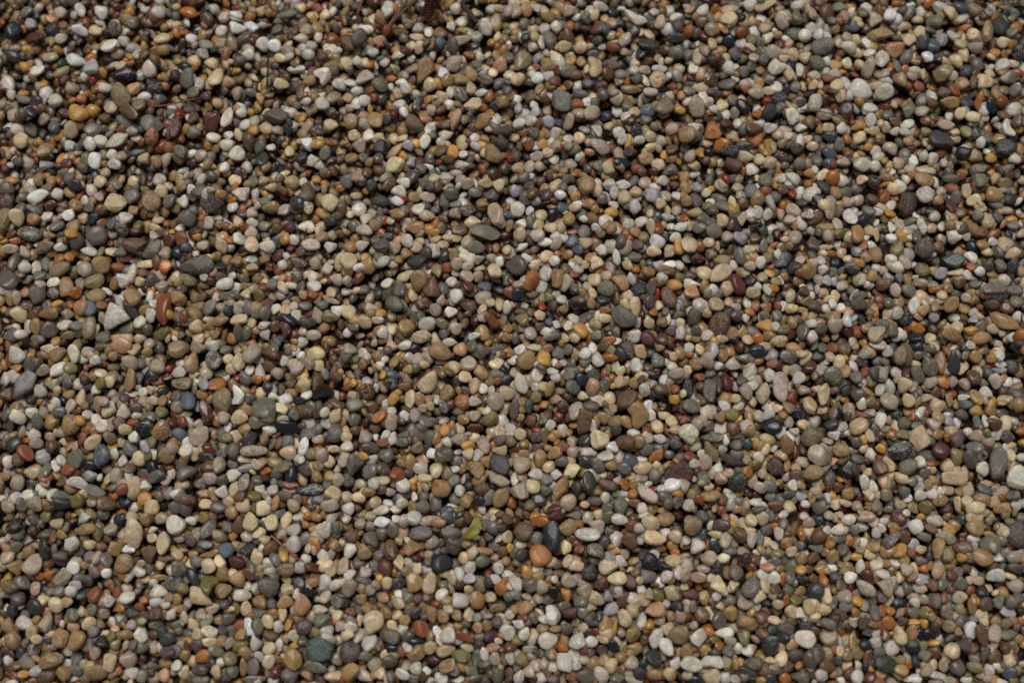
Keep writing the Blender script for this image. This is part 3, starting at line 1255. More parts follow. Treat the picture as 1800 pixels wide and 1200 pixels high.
-2689 -263 90 64 -75 gy s
-1227 -804 89 63 -10 mv
-2016 -207 90 64 -10 lg
-1665 -833 89 63 25 lg
-1997 -587 89 64 -20 sl
-1653 -918 88 63 70 bu s
-578 -480 89 64 80 pk s
-518 -525 89 64 -15 gy
-821 -880 88 63 -80 lg
754 -176 90 64 -75 lg
896 -320 90 64 -30 br
473 -424 89 64 -10 um
1412 -333 90 64 -70 tp
2328 -595 89 64 0 kh
2156 -710 89 63 -70 lg
-2753 -1975 86 61 20 la
-1955 -1867 86 62 60 gy
260 -1077 88 63 -10 ma
1560 -1899 86 62 70 bu
2193 -1342 87 62 -20 ta
2904 -1637 87 62 -10 la
2173 -1416 87 62 -15 lg
2681 -1951 86 61 -5 kh
220 1766 88 72 80 ta
-1292 -1160 82 67 0 lg
1530 -621 97 58 -5 bu
-320 1929 117 54 20 tp
1817 2098 108 59 80 gn
2302 1627 116 54 0 bu
2586 1078 115 53 0 bu
-1363 109 104 56 -20 nv
1312 825 105 57 -45 gn
13 -437 111 51 80 um
-1029 -1478 100 54 20 lg
2324 -2015 98 53 0 lg
-652 -1169 79 69 70 bu
759 -1682 103 51 82 lg
-2704 840 77 77 0 ta
-2363 1185 124 49 12 dg
2501 1818 99 63 50 gy
-2127 34 95 60 40 ol
-1067 363 95 61 -10 tp
1936 953 97 62 -65 dg
1481 39 95 60 -25 gy
-2771 -812 93 59 80 gn e
688 -523 93 59 -50 ta
-2789 -1754 91 58 60 bu
-2532 -1967 90 57 -10 gy
-1093 -1543 91 58 80 tp
636 -1100 92 59 -15 lg
339 -1641 91 58 5 ma
2952 -1384 91 58 -10 dg
-2633 2135 81 77 90 lg
-3133 1424 80 76 0 bu
-2235 1537 80 76 60 gy t
-2527 1485 80 76 -20 pk
-2775 1613 80 76 40 tp
-3006 1528 80 76 20 dg
2047 1236 80 75 50 gy
2835 1637 80 76 -60 ta
-2573 1000 79 75 0 bu
-3138 953 79 75 -20 gn
-2802 282 78 74 0 db
-2268 96 78 73 -40 iv
699 884 79 75 -60 bu
3025 367 78 74 40 lg
2403 114 78 73 0 nv
-2760 -664 76 72 90 br
-2357 -523 76 72 60 br s
-2687 -867 76 72 40 br
-333 -263 77 73 70 mv
-309 -76 77 73 -40 sa
2019 -63 77 73 -20 gn
1324 -553 76 72 -30 br
2357 -523 76 72 -15 um s
2227 -951 76 71 -40 kh
2086 -350 77 73 -50 um
-2463 -1827 74 70 90 gy
-1567 -1189 75 71 60 lg
-1704 -1975 74 70 40 bu
-773 -1181 75 71 35 gn
1449 -1546 75 70 0 bu t
1449 -1669 74 70 -25 br
1997 -2007 74 70 90 lg
2327 -1831 74 70 -50 ch
-167 2011 86 72 -60 lg
352 1982 86 72 -70 br
129 1311 84 71 0 gy
1608 1115 84 71 20 tp
2870 1828 85 72 80 bu
2277 2162 86 72 0 lg
-2956 749 83 70 0 ta
-2213 363 82 69 20 mv a
-2482 -1 82 69 0 gn s
-1949 661 83 70 -20 ma
-704 921 84 70 15 lg
-338 262 82 69 -80 lg
-893 96 82 69 -60 bu
508 367 82 69 0 bu
1178 756 83 70 35 gn
1481 775 83 70 80 lg
2887 958 84 70 -50 br
2370 229 82 69 60 ta
2408 967 84 70 -60 lg
-2218 -740 80 68 80 bu
-2838 -333 81 68 85 lg
-2805 -736 80 68 0 la
-2640 -808 80 67 -10 ru
-2630 -905 80 67 -20 ta
-2723 -960 80 67 60 lg
-1582 -368 81 68 35 um
-1370 -374 81 68 10 wh
-1858 -290 81 68 -30 la
-768 -801 80 67 0 um
-515 -115 82 69 -60 tp
875 -540 81 68 -60 bu
435 -753 80 68 -60 dg
1180 -540 81 68 50 um
-2569 -1653 78 66 -60 gn
-664 -1584 79 66 -50 bu v
-409 -2011 78 65 -30 lg
25 -1478 79 66 -60 lg
401 -1580 79 66 -25 gy
853 -1539 79 66 -70 ol
348 -1999 78 66 15 ru
1632 -1633 79 66 -15 bu
1774 -1322 79 67 -10 br
1789 -1995 78 66 -10 lg
1483 -1090 80 67 -60 tp
2314 -1194 79 67 -10 br
-3012 1737 94 65 0 wh
-2849 -511 89 61 -75 gn
-666 -1355 87 60 -75 bu
1870 1972 83 74 -10 lg
-378 1890 90 67 80 um
-310 1260 89 66 80 bu s
91 2152 91 68 -70 sa
559 1637 89 67 20 ma s
1968 1447 89 67 0 tp
2812 1963 90 68 10 lg
2743 2166 91 68 0 lg
-1379 61 86 65 85 ma
-789 1018 88 66 45 gn
264 963 88 66 75 bu
250 775 88 66 75 ch
3021 193 86 65 -10 br
-2267 -242 86 64 -60 gy s
-2870 -956 84 63 -5 lg
-1605 -951 84 63 75 br
-1151 -977 84 63 30 gy
-349 -876 84 63 50 gn
-181 -914 84 63 10 br
-99 -159 86 64 5 cr
-188 -216 86 64 -50 ta
781 -89 86 64 -50 bu
1980 -155 86 64 60 bu
1297 -1010 84 63 65 lg
2956 -385 85 64 10 bu v
3024 -350 85 64 -60 gy
2732 -181 86 64 60 bu
-2475 -1702 82 62 40 bu
-2014 -1927 82 62 -25 ta
-1364 -1975 82 61 60 ma
-1575 -1831 82 62 15 ol
645 -1347 83 62 -30 lg
405 -1629 83 62 -60 gn
472 -1927 82 62 65 ta
1963 -1379 83 62 30 ta
1032 -1363 83 62 -45 pk
1030 -1600 83 62 -70 bu
1015 -1863 82 62 75 ta
2957 -1318 83 62 15 pk
2271 -1584 83 62 10 ch
2346 -1641 83 62 -5 gn
2891 -1983 82 61 10 sl
1482 -1482 91 56 -85 bu
-2762 2147 104 59 -50 wh
-2854 1721 103 58 35 kh
-1949 1919 104 59 -5 gy
1453 1222 102 58 0 dg
850 314 100 56 80 gy
-1340 -1102 96 54 70 bu
1598 852 119 48 -70 gy
-1434 1857 85 70 0 tp
-2201 138 82 67 80 lg s
-1175 647 79 72 0 tp
-2574 -1379 75 68 -50 wh
139 -1937 74 67 90 pk
-2022 1809 83 72 0 bu
-2407 1890 94 63 5 la
-1778 1929 88 68 -75 tp
-260 1718 94 63 -60 ta
1716 2059 95 63 -75 tp
3016 1480 94 62 -50 nv
-2744 764 92 61 8 wh
-2336 421 91 61 80 lg
-1109 127 91 60 -20 kh
578 733 92 61 35 lg
749 516 91 61 -10 gn
1127 788 92 61 0 kh
1106 341 91 61 -10 lg
2452 -6 90 60 0 ch
-2661 -424 89 60 75 tp
-608 -757 89 59 -80 ta
-226 -298 90 60 80 bu
496 -981 88 59 -10 um
461 -698 89 59 0 lg
1911 -535 89 59 -10 ch
2250 -766 89 59 -75 bu
-1551 -1276 88 58 45 dg s
-1558 -1614 87 58 -80 bu
-252 -1645 81 62 -80 bu
606 -2011 86 57 -5 gn
1247 -1923 86 57 80 ta
-2362 1823 76 76 40 tp
980 1881 76 76 40 br a
602 1708 76 76 -30 br
2611 1919 77 77 0 dg
2536 1948 77 77 0 bu
-1920 67 73 73 0 bu
-1071 171 73 73 -30 lg
-467 180 73 73 -20 tp s
211 907 75 75 30 mv
162 642 74 74 45 lg
112 25 73 73 40 lg v
2010 921 75 75 0 ta
1509 706 74 74 30 ch
1187 8 73 73 0 lg
3014 765 74 74 -30 dg
-1730 -488 72 72 40 pk
-1849 -216 73 73 20 tp
-261 -901 72 72 0 ch
591 -774 72 72 30 ta
368 -693 72 72 40 tp
115 -505 72 72 0 ma s
588 -368 72 72 -40 cr
2976 -600 72 72 0 um
2739 -281 73 73 -20 tp
-2377 -1815 70 70 -40 ch
-1018 -1576 70 70 0 gy
-1826 -1823 70 70 -20 mv
-903 -1347 71 71 10 um
965 -1198 71 71 40 bu
487 -1334 71 71 -20 um
522 -1847 70 70 -15 um
913 -1987 70 70 -20 bu z
1440 -1338 71 71 20 br
1540 -1437 71 71 -20 lg
2319 -1396 71 71 0 tp
-2290 1138 80 71 -50 bu
-1241 2026 81 72 -15 ta
-22 1823 81 72 -40 gy
-407 1665 81 72 60 ta
436 1892 81 72 0 bu p
634 2059 81 72 -60 ta
944 2050 90 65 75 bu
418 1433 80 71 0 tp
600 1083 79 71 0 bu
1004 1335 80 71 30 tp
998 1083 79 71 30 gn
1372 1742 81 72 -60 lg
1775 1208 80 71 -60 dg
2966 1790 81 72 60 gn
2414 2098 81 72 60 wh
-3044 816 79 70 -30 gn
-2135 534 78 70 -50 tp
-2122 444 78 70 90 or
-1450 520 78 70 60 ma a
-1772 105 104 52 15 ta
-710 779 105 53 -20 ta
-1012 399 78 69 30 br
271 593 79 70 20 tp
916 -6 77 69 -50 br
2085 935 79 70 0 gn
-2672 -189 77 69 30 kh
-3056 -263 77 68 -60 lg
-2899 -368 77 68 60 dg
-2997 -755 76 68 55 lg
-1532 -207 103 51 -70 lg
-1474 -168 77 69 0 br
-1957 -892 76 67 -15 bu
-282 -246 77 68 -20 bu
-780 -1044 101 50 5 lg
-979 -76 77 69 0 tp
-811 -115 77 69 20 ta
139 -833 84 61 10 lg
1279 -106 77 69 90 ta
1544 -467 85 61 70 lg
2012 -207 77 68 90 ta
1053 -1018 76 67 -60 lg
1997 -943 76 67 50 ta
2382 -385 77 68 -50 bu
2559 -492 77 68 -15 bu
2454 -45 77 69 0 nv
-2371 -1159 75 67 50 tp
-2455 -1621 74 66 30 gn s
-1662 -2011 74 65 30 mv
-477 -1839 74 66 5 bu s
-98 -1903 74 66 -50 tp
766 -1564 75 66 -35 bu
1891 -1314 75 67 60 ta
1146 -1742 74 66 -50 or
1364 -1967 98 49 -25 dk
2623 -1140 75 67 70 ta
2548 -1718 74 66 -10 kh
-2641 1241 82 69 80 wh
-2746 1996 99 59 -15 wh a
1398 2157 100 59 0 bu
2185 1866 99 58 -30 bu
2918 1087 97 57 0 br
306 711 96 57 70 tp
1145 502 96 57 -5 ma
1744 -755 93 55 -15 tp
-2514 -1531 91 54 45 dk
-2886 -1943 90 53 20 br
360 -1073 92 54 0 gy
2115 -1647 91 54 88 gy
1987 -1799 107 45 85 ta
2102 1637 94 61 85 lg
-2478 -419 98 53 85 ta s
2079 -740 97 52 0 gy
-2874 1349 84 67 -60 sl
-1803 1656 85 67 35 ta q
-1997 1311 84 67 -10 gy
-460 1996 86 68 -10 br
-372 1185 84 66 -80 ye
-915 1367 84 67 -10 tp
-1050 1785 85 67 -75 bu
121 1566 85 67 80 br
840 1152 84 66 15 ta q
2941 1876 85 67 15 pk
2881 1723 85 67 20 dg
2255 1405 85 67 -80 lg
2369 1213 84 66 -10 tp
-911 756 83 66 80 lg
-278 385 82 65 -50 pk
182 332 82 65 70 lg s
2090 866 83 66 -15 tp
1850 198 82 65 -10 um
1473 282 82 65 -15 bu
1364 136 82 65 5 mv
2776 802 83 66 0 br
2932 462 83 65 60 mv
-2900 -1010 80 63 -60 gy
-847 -424 81 64 -10 br
423 -261 81 64 -10 nv
387 -918 80 63 85 dk
1656 -428 81 64 -50 kh
1896 -855 80 63 60 gy s
1440 -867 80 63 70 tp
1027 -901 80 63 90 tp
1645 -1018 80 63 -70 bu
1532 -905 80 63 -60 gy
2522 -531 81 64 -20 tp
-2008 -1466 79 62 90 gy
-1856 -1342 79 62 10 gy
-1541 -1416 79 62 -60 br
-1419 -1690 78 62 -60 bu
-1411 -1915 78 62 70 tp
-703 -1835 78 62 -10 ch
-631 -1991 78 61 -20 lg
-86 -1995 78 61 60 gn
1197 -1252 79 63 -20 dg
1271 -1568 79 62 10 gn
1126 -1556 79 62 -80 ta
2400 -1445 79 62 20 la
2046 -1694 78 62 75 um
2249 -1967 78 61 -20 ta
-1964 1842 79 72 0 la
-1280 1241 78 71 -30 wh t
-1139 1369 80 69 0 bu
36 1665 81 70 10 bu
-3065 2040 90 63 -60 la
-1458 1642 89 63 -15 bu
2096 2171 91 63 0 gn
-2728 81 86 60 5 lg
-2655 74 86 60 15 gy
-1105 291 87 61 -60 bu
-526 770 88 61 -15 bu
-1612 -246 86 60 -60 gy
-43 -424 85 60 60 tp
993 -220 86 60 10 tp
-2526 -1090 84 59 0 lg s
-238 -1967 82 57 -20 gn
1572 -1783 82 58 -5 ch
2135 -1260 83 58 -10 ta
-2662 2018 83 69 5 bu v
-999 582 74 72 -60 ta
-3020 -527 98 51 75 um
-1809 -2019 94 49 0 gn
708 -2023 94 49 -15 lg
2465 -1995 102 45 0 lg
-1686 633 77 68 0 lg
-1214 316 76 68 0 lg
1609 -716 74 66 0 bu
1827 -1623 73 64 0 bu
-279 602 83 63 85 tp
-2225 1943 95 59 20 bu
-1399 1349 93 58 75 dg s
-170 1662 94 58 0 um
875 1580 94 58 20 lg s
155 1166 93 57 0 lg s
1189 1613 94 58 -5 bu s
-2823 715 92 57 30 gn
-2184 480 91 57 -85 br
-2876 471 91 57 -85 gn
-461 417 91 56 -65 kh
-528 907 92 57 -8 pk
-319 677 92 57 -5 br
1373 697 92 57 -20 dg s
3008 857 92 57 -25 gy
2927 207 91 56 5 br
-2180 -901 88 55 -20 lg
-2413 -441 89 55 85 lg s
-2845 -102 90 56 -30 br
-541 -733 89 55 0 sa
2305 -467 89 55 0 dk
2097 -876 88 55 80 lg
2805 -926 88 55 -30 te
-1530 -1379 87 54 -70 gn
-1761 -1803 86 53 -10 bu
-1696 -1588 87 54 -20 mv
-2601 -359 94 53 75 bu
-2416 2055 77 72 60 gy a
-2895 2137 77 72 -20 tp
-2587 1269 75 71 -30 iv
-1308 2001 77 72 60 tp
-321 2074 77 72 60 lg
1267 2001 77 72 90 tp
2062 1551 76 71 -30 bu
2734 1943 77 72 -40 la s
2929 1963 77 72 -50 bu p
2194 1953 77 72 60 bu
2786 2123 77 72 -30 bu
-2182 935 75 70 90 bu
-2199 1009 75 71 80 lg
-2655 345 74 69 90 tp
-1613 670 74 70 90 pk
-1924 211 74 69 40 ta a
-1541 265 74 69 90 ol
-593 575 74 70 20 bu
-84 967 75 70 90 bu
-664 387 87 59 -3 bu
114 953 75 70 30 mv
839 220 74 69 -60 mv
65 109 73 69 0 kh
1431 852 75 70 -70 br
2636 875 75 70 25 ta
2639 575 74 70 -50 br
3005 453 74 70 0 gy
2206 385 74 69 20 ta
2241 889 75 70 0 br
-2769 -281 73 68 35 tp
-2940 -749 72 68 90 br
-2225 -385 72 68 -50 tp
-2101 -458 72 68 90 kh
-2945 -972 71 67 20 lg
-1223 -518 72 68 20 lg
-1538 -523 72 68 90 gn
-1421 -220 73 68 15 pk
-1036 -863 72 67 -50 tp
-2010 -424 72 68 0 tp
-1728 -930 71 67 -10 lg
-1525 -859 72 67 70 gy
-726 -290 73 68 0 dg v
-347 -188 73 69 90 bu
-245 -63 73 69 20 gn
52 -67 73 69 -30 lg
1557 -233 73 68 50 lg
1751 -527 72 68 0 bu
2030 -432 72 68 90 tp
1417 -574 72 68 60 ta
1477 -909 72 67 -50 lg
1344 -715 72 68 20 gy
1243 -859 72 67 0 tp
2909 -587 72 68 30 lg
2468 -441 72 68 50 lg
2436 -761 72 68 -25 lg
2488 -951 71 67 -10 lg
2588 -1031 71 67 0 ma
2863 -337 73 68 -35 lg s
2805 -120 73 69 90 ta
-1492 -1177 71 67 0 bu
-1259 -1535 83 56 -75 lg
-1901 -1975 70 66 40 bu
-1622 -1975 70 66 0 gn
-399 -1412 71 66 -50 bu
-636 -1110 71 67 -50 pk
720 -1580 70 66 50 bu
225 -1347 71 67 60 tp
701 -1710 70 66 40 gn
1989 -1437 71 66 0 lg
1908 -1657 70 66 -50 br
1257 -1867 70 66 0 um
2909 -1169 71 67 -15 bu
2138 -1371 71 67 70 lg
2835 -1392 71 67 90 br
2756 -1519 70 66 90 ch
2964 -1551 70 66 90 um
2288 -1515 70 66 -25 pk
-2256 2118 81 68 -20 lg
-3098 2127 81 68 0 gy
-3104 1342 80 67 -5 lg
-1091 1632 80 67 0 lg
-1783 1236 80 66 15 lg
-1941 1162 80 66 15 tp
-446 1566 80 67 10 bu
775 1992 81 68 60 mv
1056 2026 81 68 -50 mv
731 1490 80 67 -30 gn
592 1438 80 67 0 nv
1907 1689 81 67 10 tp
1620 1675 81 67 -30 um
1876 1386 80 67 -60 br
1457 1339 80 67 60 gn
-2409 534 78 65 50 gy
763 825 79 66 80 lg s
180 770 79 66 40 bu
968 547 78 65 50 bu
838 412 78 65 20 ta
3074 990 79 66 0 kh
2898 661 79 66 60 br
2174 743 79 66 5 nv
2254 83 78 65 20 gn s
2848 65 78 65 60 gn
-2454 -546 76 64 -65 wh
-2983 -1027 76 63 0 tp
-2980 -432 77 64 -10 kh
-1342 -277 77 64 0 br s
-1962 -964 76 63 55 gn
-1004 -115 77 64 60 gn
960 -510 76 64 -50 bu
436 -630 76 64 0 dg
307 -424 77 64 -20 db
501 -226 77 64 -10 um s
1799 -185 77 64 25 ma
1736 -243 77 64 15 lg
2450 -1027 76 63 -50 ol
2868 -989 76 63 0 bu
2548 -591 76 64 0 ta
2714 -462 77 64 -10 um s
2078 -250 77 64 -60 gy
-2835 -1094 75 63 0 mv
-2919 -1260 75 63 20 gn
-2794 -1498 75 62 -60 tp
-1076 -1738 74 62 -5 lg
-1192 -1987 74 61 -20 ta
-1679 -1803 74 62 -20 ta s
-1655 -1677 74 62 5 um
-1809 -1657 74 62 -50 tp
-1778 -1686 74 62 60 tp
-1856 -1706 74 62 -60 bu
-245 -1379 75 62 -85 lg
-410 -1535 75 62 20 lg
-936 -1718 74 62 15 lg
698 -1633 74 62 -50 bu s
979 -1657 74 62 -50 tp
164 -2011 74 61 0 lg
537 -1911 74 62 30 ta
1619 -1239 75 63 -10 ta
1505 -1160 75 63 -60 gy
1156 -1247 75 63 -50 ma
1475 -1421 75 62 -15 lg
2322 -1498 75 62 70 gn
2398 -1887 74 62 -15 gn
-1139 441 71 71 20 iv
2694 -1600 95 48 80 ta
-1168 1176 87 60 70 gy
2210 -1565 81 56 65 cr
-1671 1833 85 63 5 lg v
-2009 1575 85 63 0 gn
-2006 1410 85 62 70 br s
403 1703 85 63 -10 br
858 1809 85 63 0 br
1982 1176 84 62 5 sl
2818 1790 85 63 -70 bu
2892 1416 85 62 -20 bu
2410 1391 84 62 -10 br
86 880 83 62 80 gy
213 516 83 61 25 bu
872 538 83 61 -10 bu
1790 729 83 61 -70 lg
2859 866 83 61 15 bu
2985 534 83 61 -15 um
-2407 -612 81 59 -45 kh
-836 -742 80 59 40 lg s
-606 -63 82 60 0 ch
1853 -115 82 60 0 ch
-1219 -1214 79 58 60 gy
-1544 -1871 78 57 -60 ta
-1745 -1613 79 58 25 tp
317 -1256 79 58 -80 bu
2397 -1963 78 57 75 tp
-1541 1344 76 69 -20 bu
-1421 809 75 68 0 lg
1913 2118 80 68 90 bu p
2547 2137 100 54 65 gy
-2549 39 95 52 65 bu
-1166 788 96 53 -25 ye
1625 -14 95 52 15 bu s
2742 1023 97 53 -3 um
-2498 -505 75 64 80 iv
-1821 -727 93 51 0 dg v
-1313 -901 101 46 -5 ru
-551 -1803 99 45 -5 ch
1001 -1766 91 49 85 kh
2064 -1899 99 45 75 br
983 2003 74 72 0 wh
-3002 -240 70 68 90 lg
1817 -1388 68 67 0 ta
2123 -947 88 52 -70 bu
-2540 2011 90 59 60 gy a
3049 1566 89 58 75 ta
-1209 21 86 56 0 pk
-414 520 87 57 80 dg
-465 -1 86 56 -75 bu
3075 525 87 57 25 bu
-1915 -985 84 55 -5 br
-94 -216 86 56 0 gy
596 -124 86 56 0 or
1780 -128 86 56 55 bu
2150 -901 84 55 -75 lg
-1024 -1665 83 54 70 bu z
-1562 -1947 107 41 -85 ta
-660 -1464 83 54 10 dg
1466 -1202 84 54 85 gy s
1152 -1645 83 54 -60 bu
333 1888 81 65 10 bu
-76 -682 76 61 0 bu
-1265 -1081 75 60 10 iv
1341 -168 81 58 -20 lg
1723 -956 80 57 0 la
270 1218 71 71 -30 tp
1328 1504 71 71 0 bu
1505 1083 71 71 0 lg
3176 1594 71 71 0 gy
2417 1125 71 71 -40 bu
3139 1143 71 71 60 lg
-2750 1013 71 71 30 gy
-2970 207 69 69 30 br
-1454 611 70 70 0 sl
-1209 471 70 70 0 tp
-1628 282 69 69 -20 bu t
-1466 332 69 69 -30 gy
-849 715 70 70 0 ta
316 834 70 70 -30 sl
39 269 69 69 0 nv
2088 633 70 70 0 bu
1874 52 69 69 -30 um
2890 811 70 70 -30 bu
2251 990 70 70 0 dg
2349 154 69 69 0 lg
-814 -993 67 67 0 bu
-570 -133 69 69 0 tp
-948 -501 68 68 -20 gn
-973 -1031 67 67 0 lg
620 -523 68 68 50 kh
654 -272 68 68 -40 bu
283 -89 69 69 -20 gy
2387 -1027 67 67 0 kh
2842 -638 68 68 0 tp
-2035 -1750 66 66 0 dg
-2149 -2003 65 65 20 gy
-2439 -1746 66 66 0 gy
-1867 -1915 66 66 0 bu
-489 -1551 66 66 0 ma
-553 -1959 66 66 20 lg
1415 -1106 67 67 0 bu
2056 -1823 66 66 0 ch
2067 -2011 65 65 0 ma
-1507 1892 74 70 90 wh
1378 1937 74 70 0 nv
-579 813 72 68 0 lg
509 83 71 67 90 bu s
-3151 1499 76 67 70 gy
-2949 1414 76 67 10 tp
-62 1513 76 67 0 ta
914 2137 77 68 0 pk
571 1566 76 67 90 um
1048 1699 76 67 90 tp
788 1680 76 67 0 um
77 2064 77 68 60 gy
914 1111 75 66 0 bu
1220 2074 77 68 20 br
1631 1958 77 68 30 lg
1396 1537 76 67 20 gn s
1668 1297 75 67 -50 tp
1139 1106 75 66 40 bu
1798 1106 75 66 -15 gy
1940 1218 75 66 0 gy
2449 2086 77 68 -10 wh
2724 1585 76 67 0 um
2583 1462 76 67 0 tp
2511 1143 75 66 -20 wh
-2715 149 73 65 0 tp
-2891 381 74 65 0 gn
-1378 702 74 66 60 ma s
-2066 547 74 65 90 nv
-2060 967 75 66 0 ta
-989 711 74 66 -20 gy
-527 534 74 65 0 mv
-339 462 74 65 60 tp
479 857 75 66 35 ta
911 350 74 65 -15 ta
1083 963 75 66 -50 ta
1229 534 74 65 -15 kh a
1618 136 73 65 60 gn
1204 278 74 65 -50 gn
1462 350 74 65 0 ch
2759 889 75 66 50 gy
2303 575 74 65 90 ch
2367 944 75 66 0 bu
-2421 -233 73 64 -60 kh
-2567 -92 73 64 0 pk
-2718 -458 72 64 0 gy
-2846 -642 72 64 20 tp
-2524 -776 72 63 -10 nv
-2177 -237 73 64 -60 dg
-2201 -825 72 63 -50 um
-2297 -993 71 63 -20 nv
-1262 -237 73 64 45 ye
-1178 -168 73 64 -5 bu
-1727 -867 72 63 0 um
-1821 -1010 71 63 40 bu
-1099 -884 72 63 30 gy
-712 -380 72 64 80 ye
-148 -753 72 63 -50 ta
-651 -1002 71 63 0 lg
-340 -972 71 63 90 gn
-982 -668 72 63 -30 lg
442 -102 73 64 10 lg
805 -608 72 64 -10 lg
198 -863 72 63 -50 gy
261 -829 72 63 -25 lg
94 -272 73 64 90 tp
978 -1002 71 63 90 um
1484 -480 72 64 60 pk
1122 -168 73 64 -25 ta
1338 -659 72 63 0 gy
1856 -800 72 63 70 gy
1396 -821 72 63 70 or
2437 -544 72 64 20 gn
2420 -960 71 63 -50 lg
-2165 -1098 71 63 50 ta
-2245 -1085 71 63 0 tp
-2582 -1519 70 62 20 lg
-2415 -1867 70 62 60 tp
-1318 -1502 70 62 15 bu
-1002 -1722 70 62 60 pk
-1018 -1907 70 62 -50 tp
-1406 -1843 70 62 50 bu
-1685 -1738 70 62 70 dg
-1573 -1766 70 62 70 ta
-1592 -1710 70 62 30 ru
-619 -1404 71 62 0 kh
-591 -1627 70 62 -50 gy
-555 -1556 70 62 90 ma
601 -1507 70 62 -50 gn
775 -1309 71 62 45 dg
317 -1730 70 62 -30 mv
238 -1943 70 61 -5 lg
98 -1975 70 61 -60 tp
361 -1879 70 62 -50 lg
1599 -1947 70 61 0 br
1584 -2015 70 61 -50 or
1373 -1123 71 63 -50 tp
2245 -1392 71 62 -60 br
2068 -1596 70 62 -50 tp
2114 -1811 70 62 75 lg
2426 -1758 70 62 0 ch
-2326 1567 88 58 -10 wh
1501 -1378 82 54 -5 sa
-1741 1575 79 64 80 tp
-929 2001 104 50 -20 lg
-322 1115 102 49 5 lg
3177 2162 104 50 5 kh
-847 1943 81 63 0 sa s
-719 1833 81 63 0 lg a
-40 1330 80 62 0 um
566 2163 95 54 -15 iv
517 1847 81 63 -15 mv
373 1809 81 63 60 ta
1222 2152 81 63 60 lg
1110 1157 80 62 80 pk s
1910 1143 80 62 -60 gy
2848 1900 81 63 15 bu
2792 1594 80 63 -60 ru
2625 1138 80 62 85 lg
3174 1386 80 62 60 mv
-2716 967 79 62 0 dg
-2443 357 91 52 60 ta
-3091 561 92 52 0 tp
-1404 314 91 52 -60 iv
-1704 318 78 61 55 lg
-1971 100 78 60 15 gn
-1874 1027 79 62 0 um
-169 327 78 61 5 sl s
618 809 79 61 -10 ye
857 697 92 52 75 bu
832 96 78 60 -65 bu
1029 30 77 60 60 lg
2641 412 78 61 60 la
2344 296 78 61 80 tp
2715 743 79 61 10 tp
-3036 -475 77 60 90 gn
-1388 -437 77 60 -20 bu
-1890 -710 76 59 60 bu
-1297 -1014 76 59 -60 bu
-76 -570 76 59 80 bu
-207 -715 76 59 60 lg
-171 -168 77 60 -65 ma
-43 -246 77 60 10 nv
798 -324 77 60 -60 lg
240 -897 76 59 -5 lg
195 -595 89 51 -80 kh
226 -320 90 51 80 ta
656 -106 77 60 -75 dg
296 -749 76 59 10 um
2133 -595 89 51 -60 bu
2595 -922 76 59 -10 tp
2979 -956 76 59 -20 gy
3005 -1002 76 59 60 lg
2739 -406 89 51 0 dg
3011 -406 77 60 -10 tp
-2207 -1983 74 57 -10 lg
-1690 -1140 88 50 -45 gy s
-1116 -1309 75 58 -50 lg
-1174 -1466 75 58 -20 ta
72 -1758 74 58 75 lg
1923 -1160 75 59 0 iv
1458 -1762 74 58 -5 br
2318 -1123 75 59 60 la
2047 1716 82 61 -8 pk
1667 1618 72 70 0 lg
484 -534 68 66 -20 lg
-693 -1718 66 64 -15 bu
-2929 446 87 54 85 lg
-1716 -612 85 53 -5 kh
-1587 -445 85 53 -40 ta
1415 -1218 83 52 85 lg
-2911 1111 84 57 15 la
-1871 1281 84 58 10 iv
-413 1311 84 58 10 tp
-550 1269 84 58 60 iv
362 2137 86 59 30 tp
533 1325 84 58 -85 lg
1171 1794 85 58 75 tp
1671 1377 84 58 75 ch
2068 1129 84 57 10 pk
2338 1699 85 58 -10 pk
2657 1575 85 58 -60 lg
-2427 453 83 57 5 ru
-2886 -6 82 56 0 gy
-1614 30 82 56 80 gn
1155 688 83 57 0 gy
1421 415 83 56 -25 kh
2036 109 82 56 -80 wh
2896 579 83 57 15 ta
-1822 -49 82 56 0 lg
-1048 -415 81 55 -15 br
-1393 -638 80 55 75 br
-1345 -960 80 55 0 gy
903 -964 80 55 -25 um
771 -846 80 55 0 tp
2165 -1014 80 55 75 gn
-1895 -1218 79 54 -25 mv s
-1390 -1334 79 54 -60 gy
-349 -1437 79 54 85 bu
-955 -1770 78 54 20 bu
-850 -1887 78 53 0 gn
-111 -1839 78 53 -10 sa
319 -1535 79 54 -80 ye
584 -1823 78 53 -60 ch
1284 -1281 79 54 -15 gy
1710 -1445 79 54 -20 dg a
1878 -1580 79 54 60 gy
1864 1825 74 67 90 bu
597 -668 69 63 0 lg
-1272 -1770 68 62 60 lg
-2668 278 74 62 5 or
608 988 75 63 5 lg
-2834 -203 73 62 50 tp
1767 -316 77 58 -5 tp
-2611 549 92 51 -3 lg
-56 114 91 50 80 kh s
715 -1835 86 48 0 ta
-1288 1358 69 69 0 tp
44 1377 69 69 -30 lg
-2478 1108 87 55 0 wh
-1783 -1297 113 38 18 ta
-3088 1551 98 49 -5 gy
-1666 39 95 47 -85 um
-148 584 96 48 -70 ma
2537 702 96 48 -75 lg
2121 260 95 48 -5 gn
-514 -850 93 46 0 bu
843 -216 94 47 -25 nv
-1806 -1247 92 46 -5 gy
-1362 1727 112 43 5 lg
-1907 1775 72 67 0 bu
-2032 1476 71 67 20 mv
-1671 1363 71 67 60 lg
-225 1963 72 68 20 lg
-439 1718 72 67 50 wh
-834 1274 71 67 70 bu
-23 2132 90 54 80 pk
406 1495 71 67 -60 or
208 2030 72 68 60 lg
470 2086 72 68 -20 gy
479 1646 72 67 0 dg
421 1288 71 67 0 bu
110 1101 71 66 60 lg
40 1092 71 66 60 bu
670 1311 71 67 0 lg
865 1283 71 67 -60 cr
1610 2011 72 68 0 bu
1118 1828 72 67 90 gy
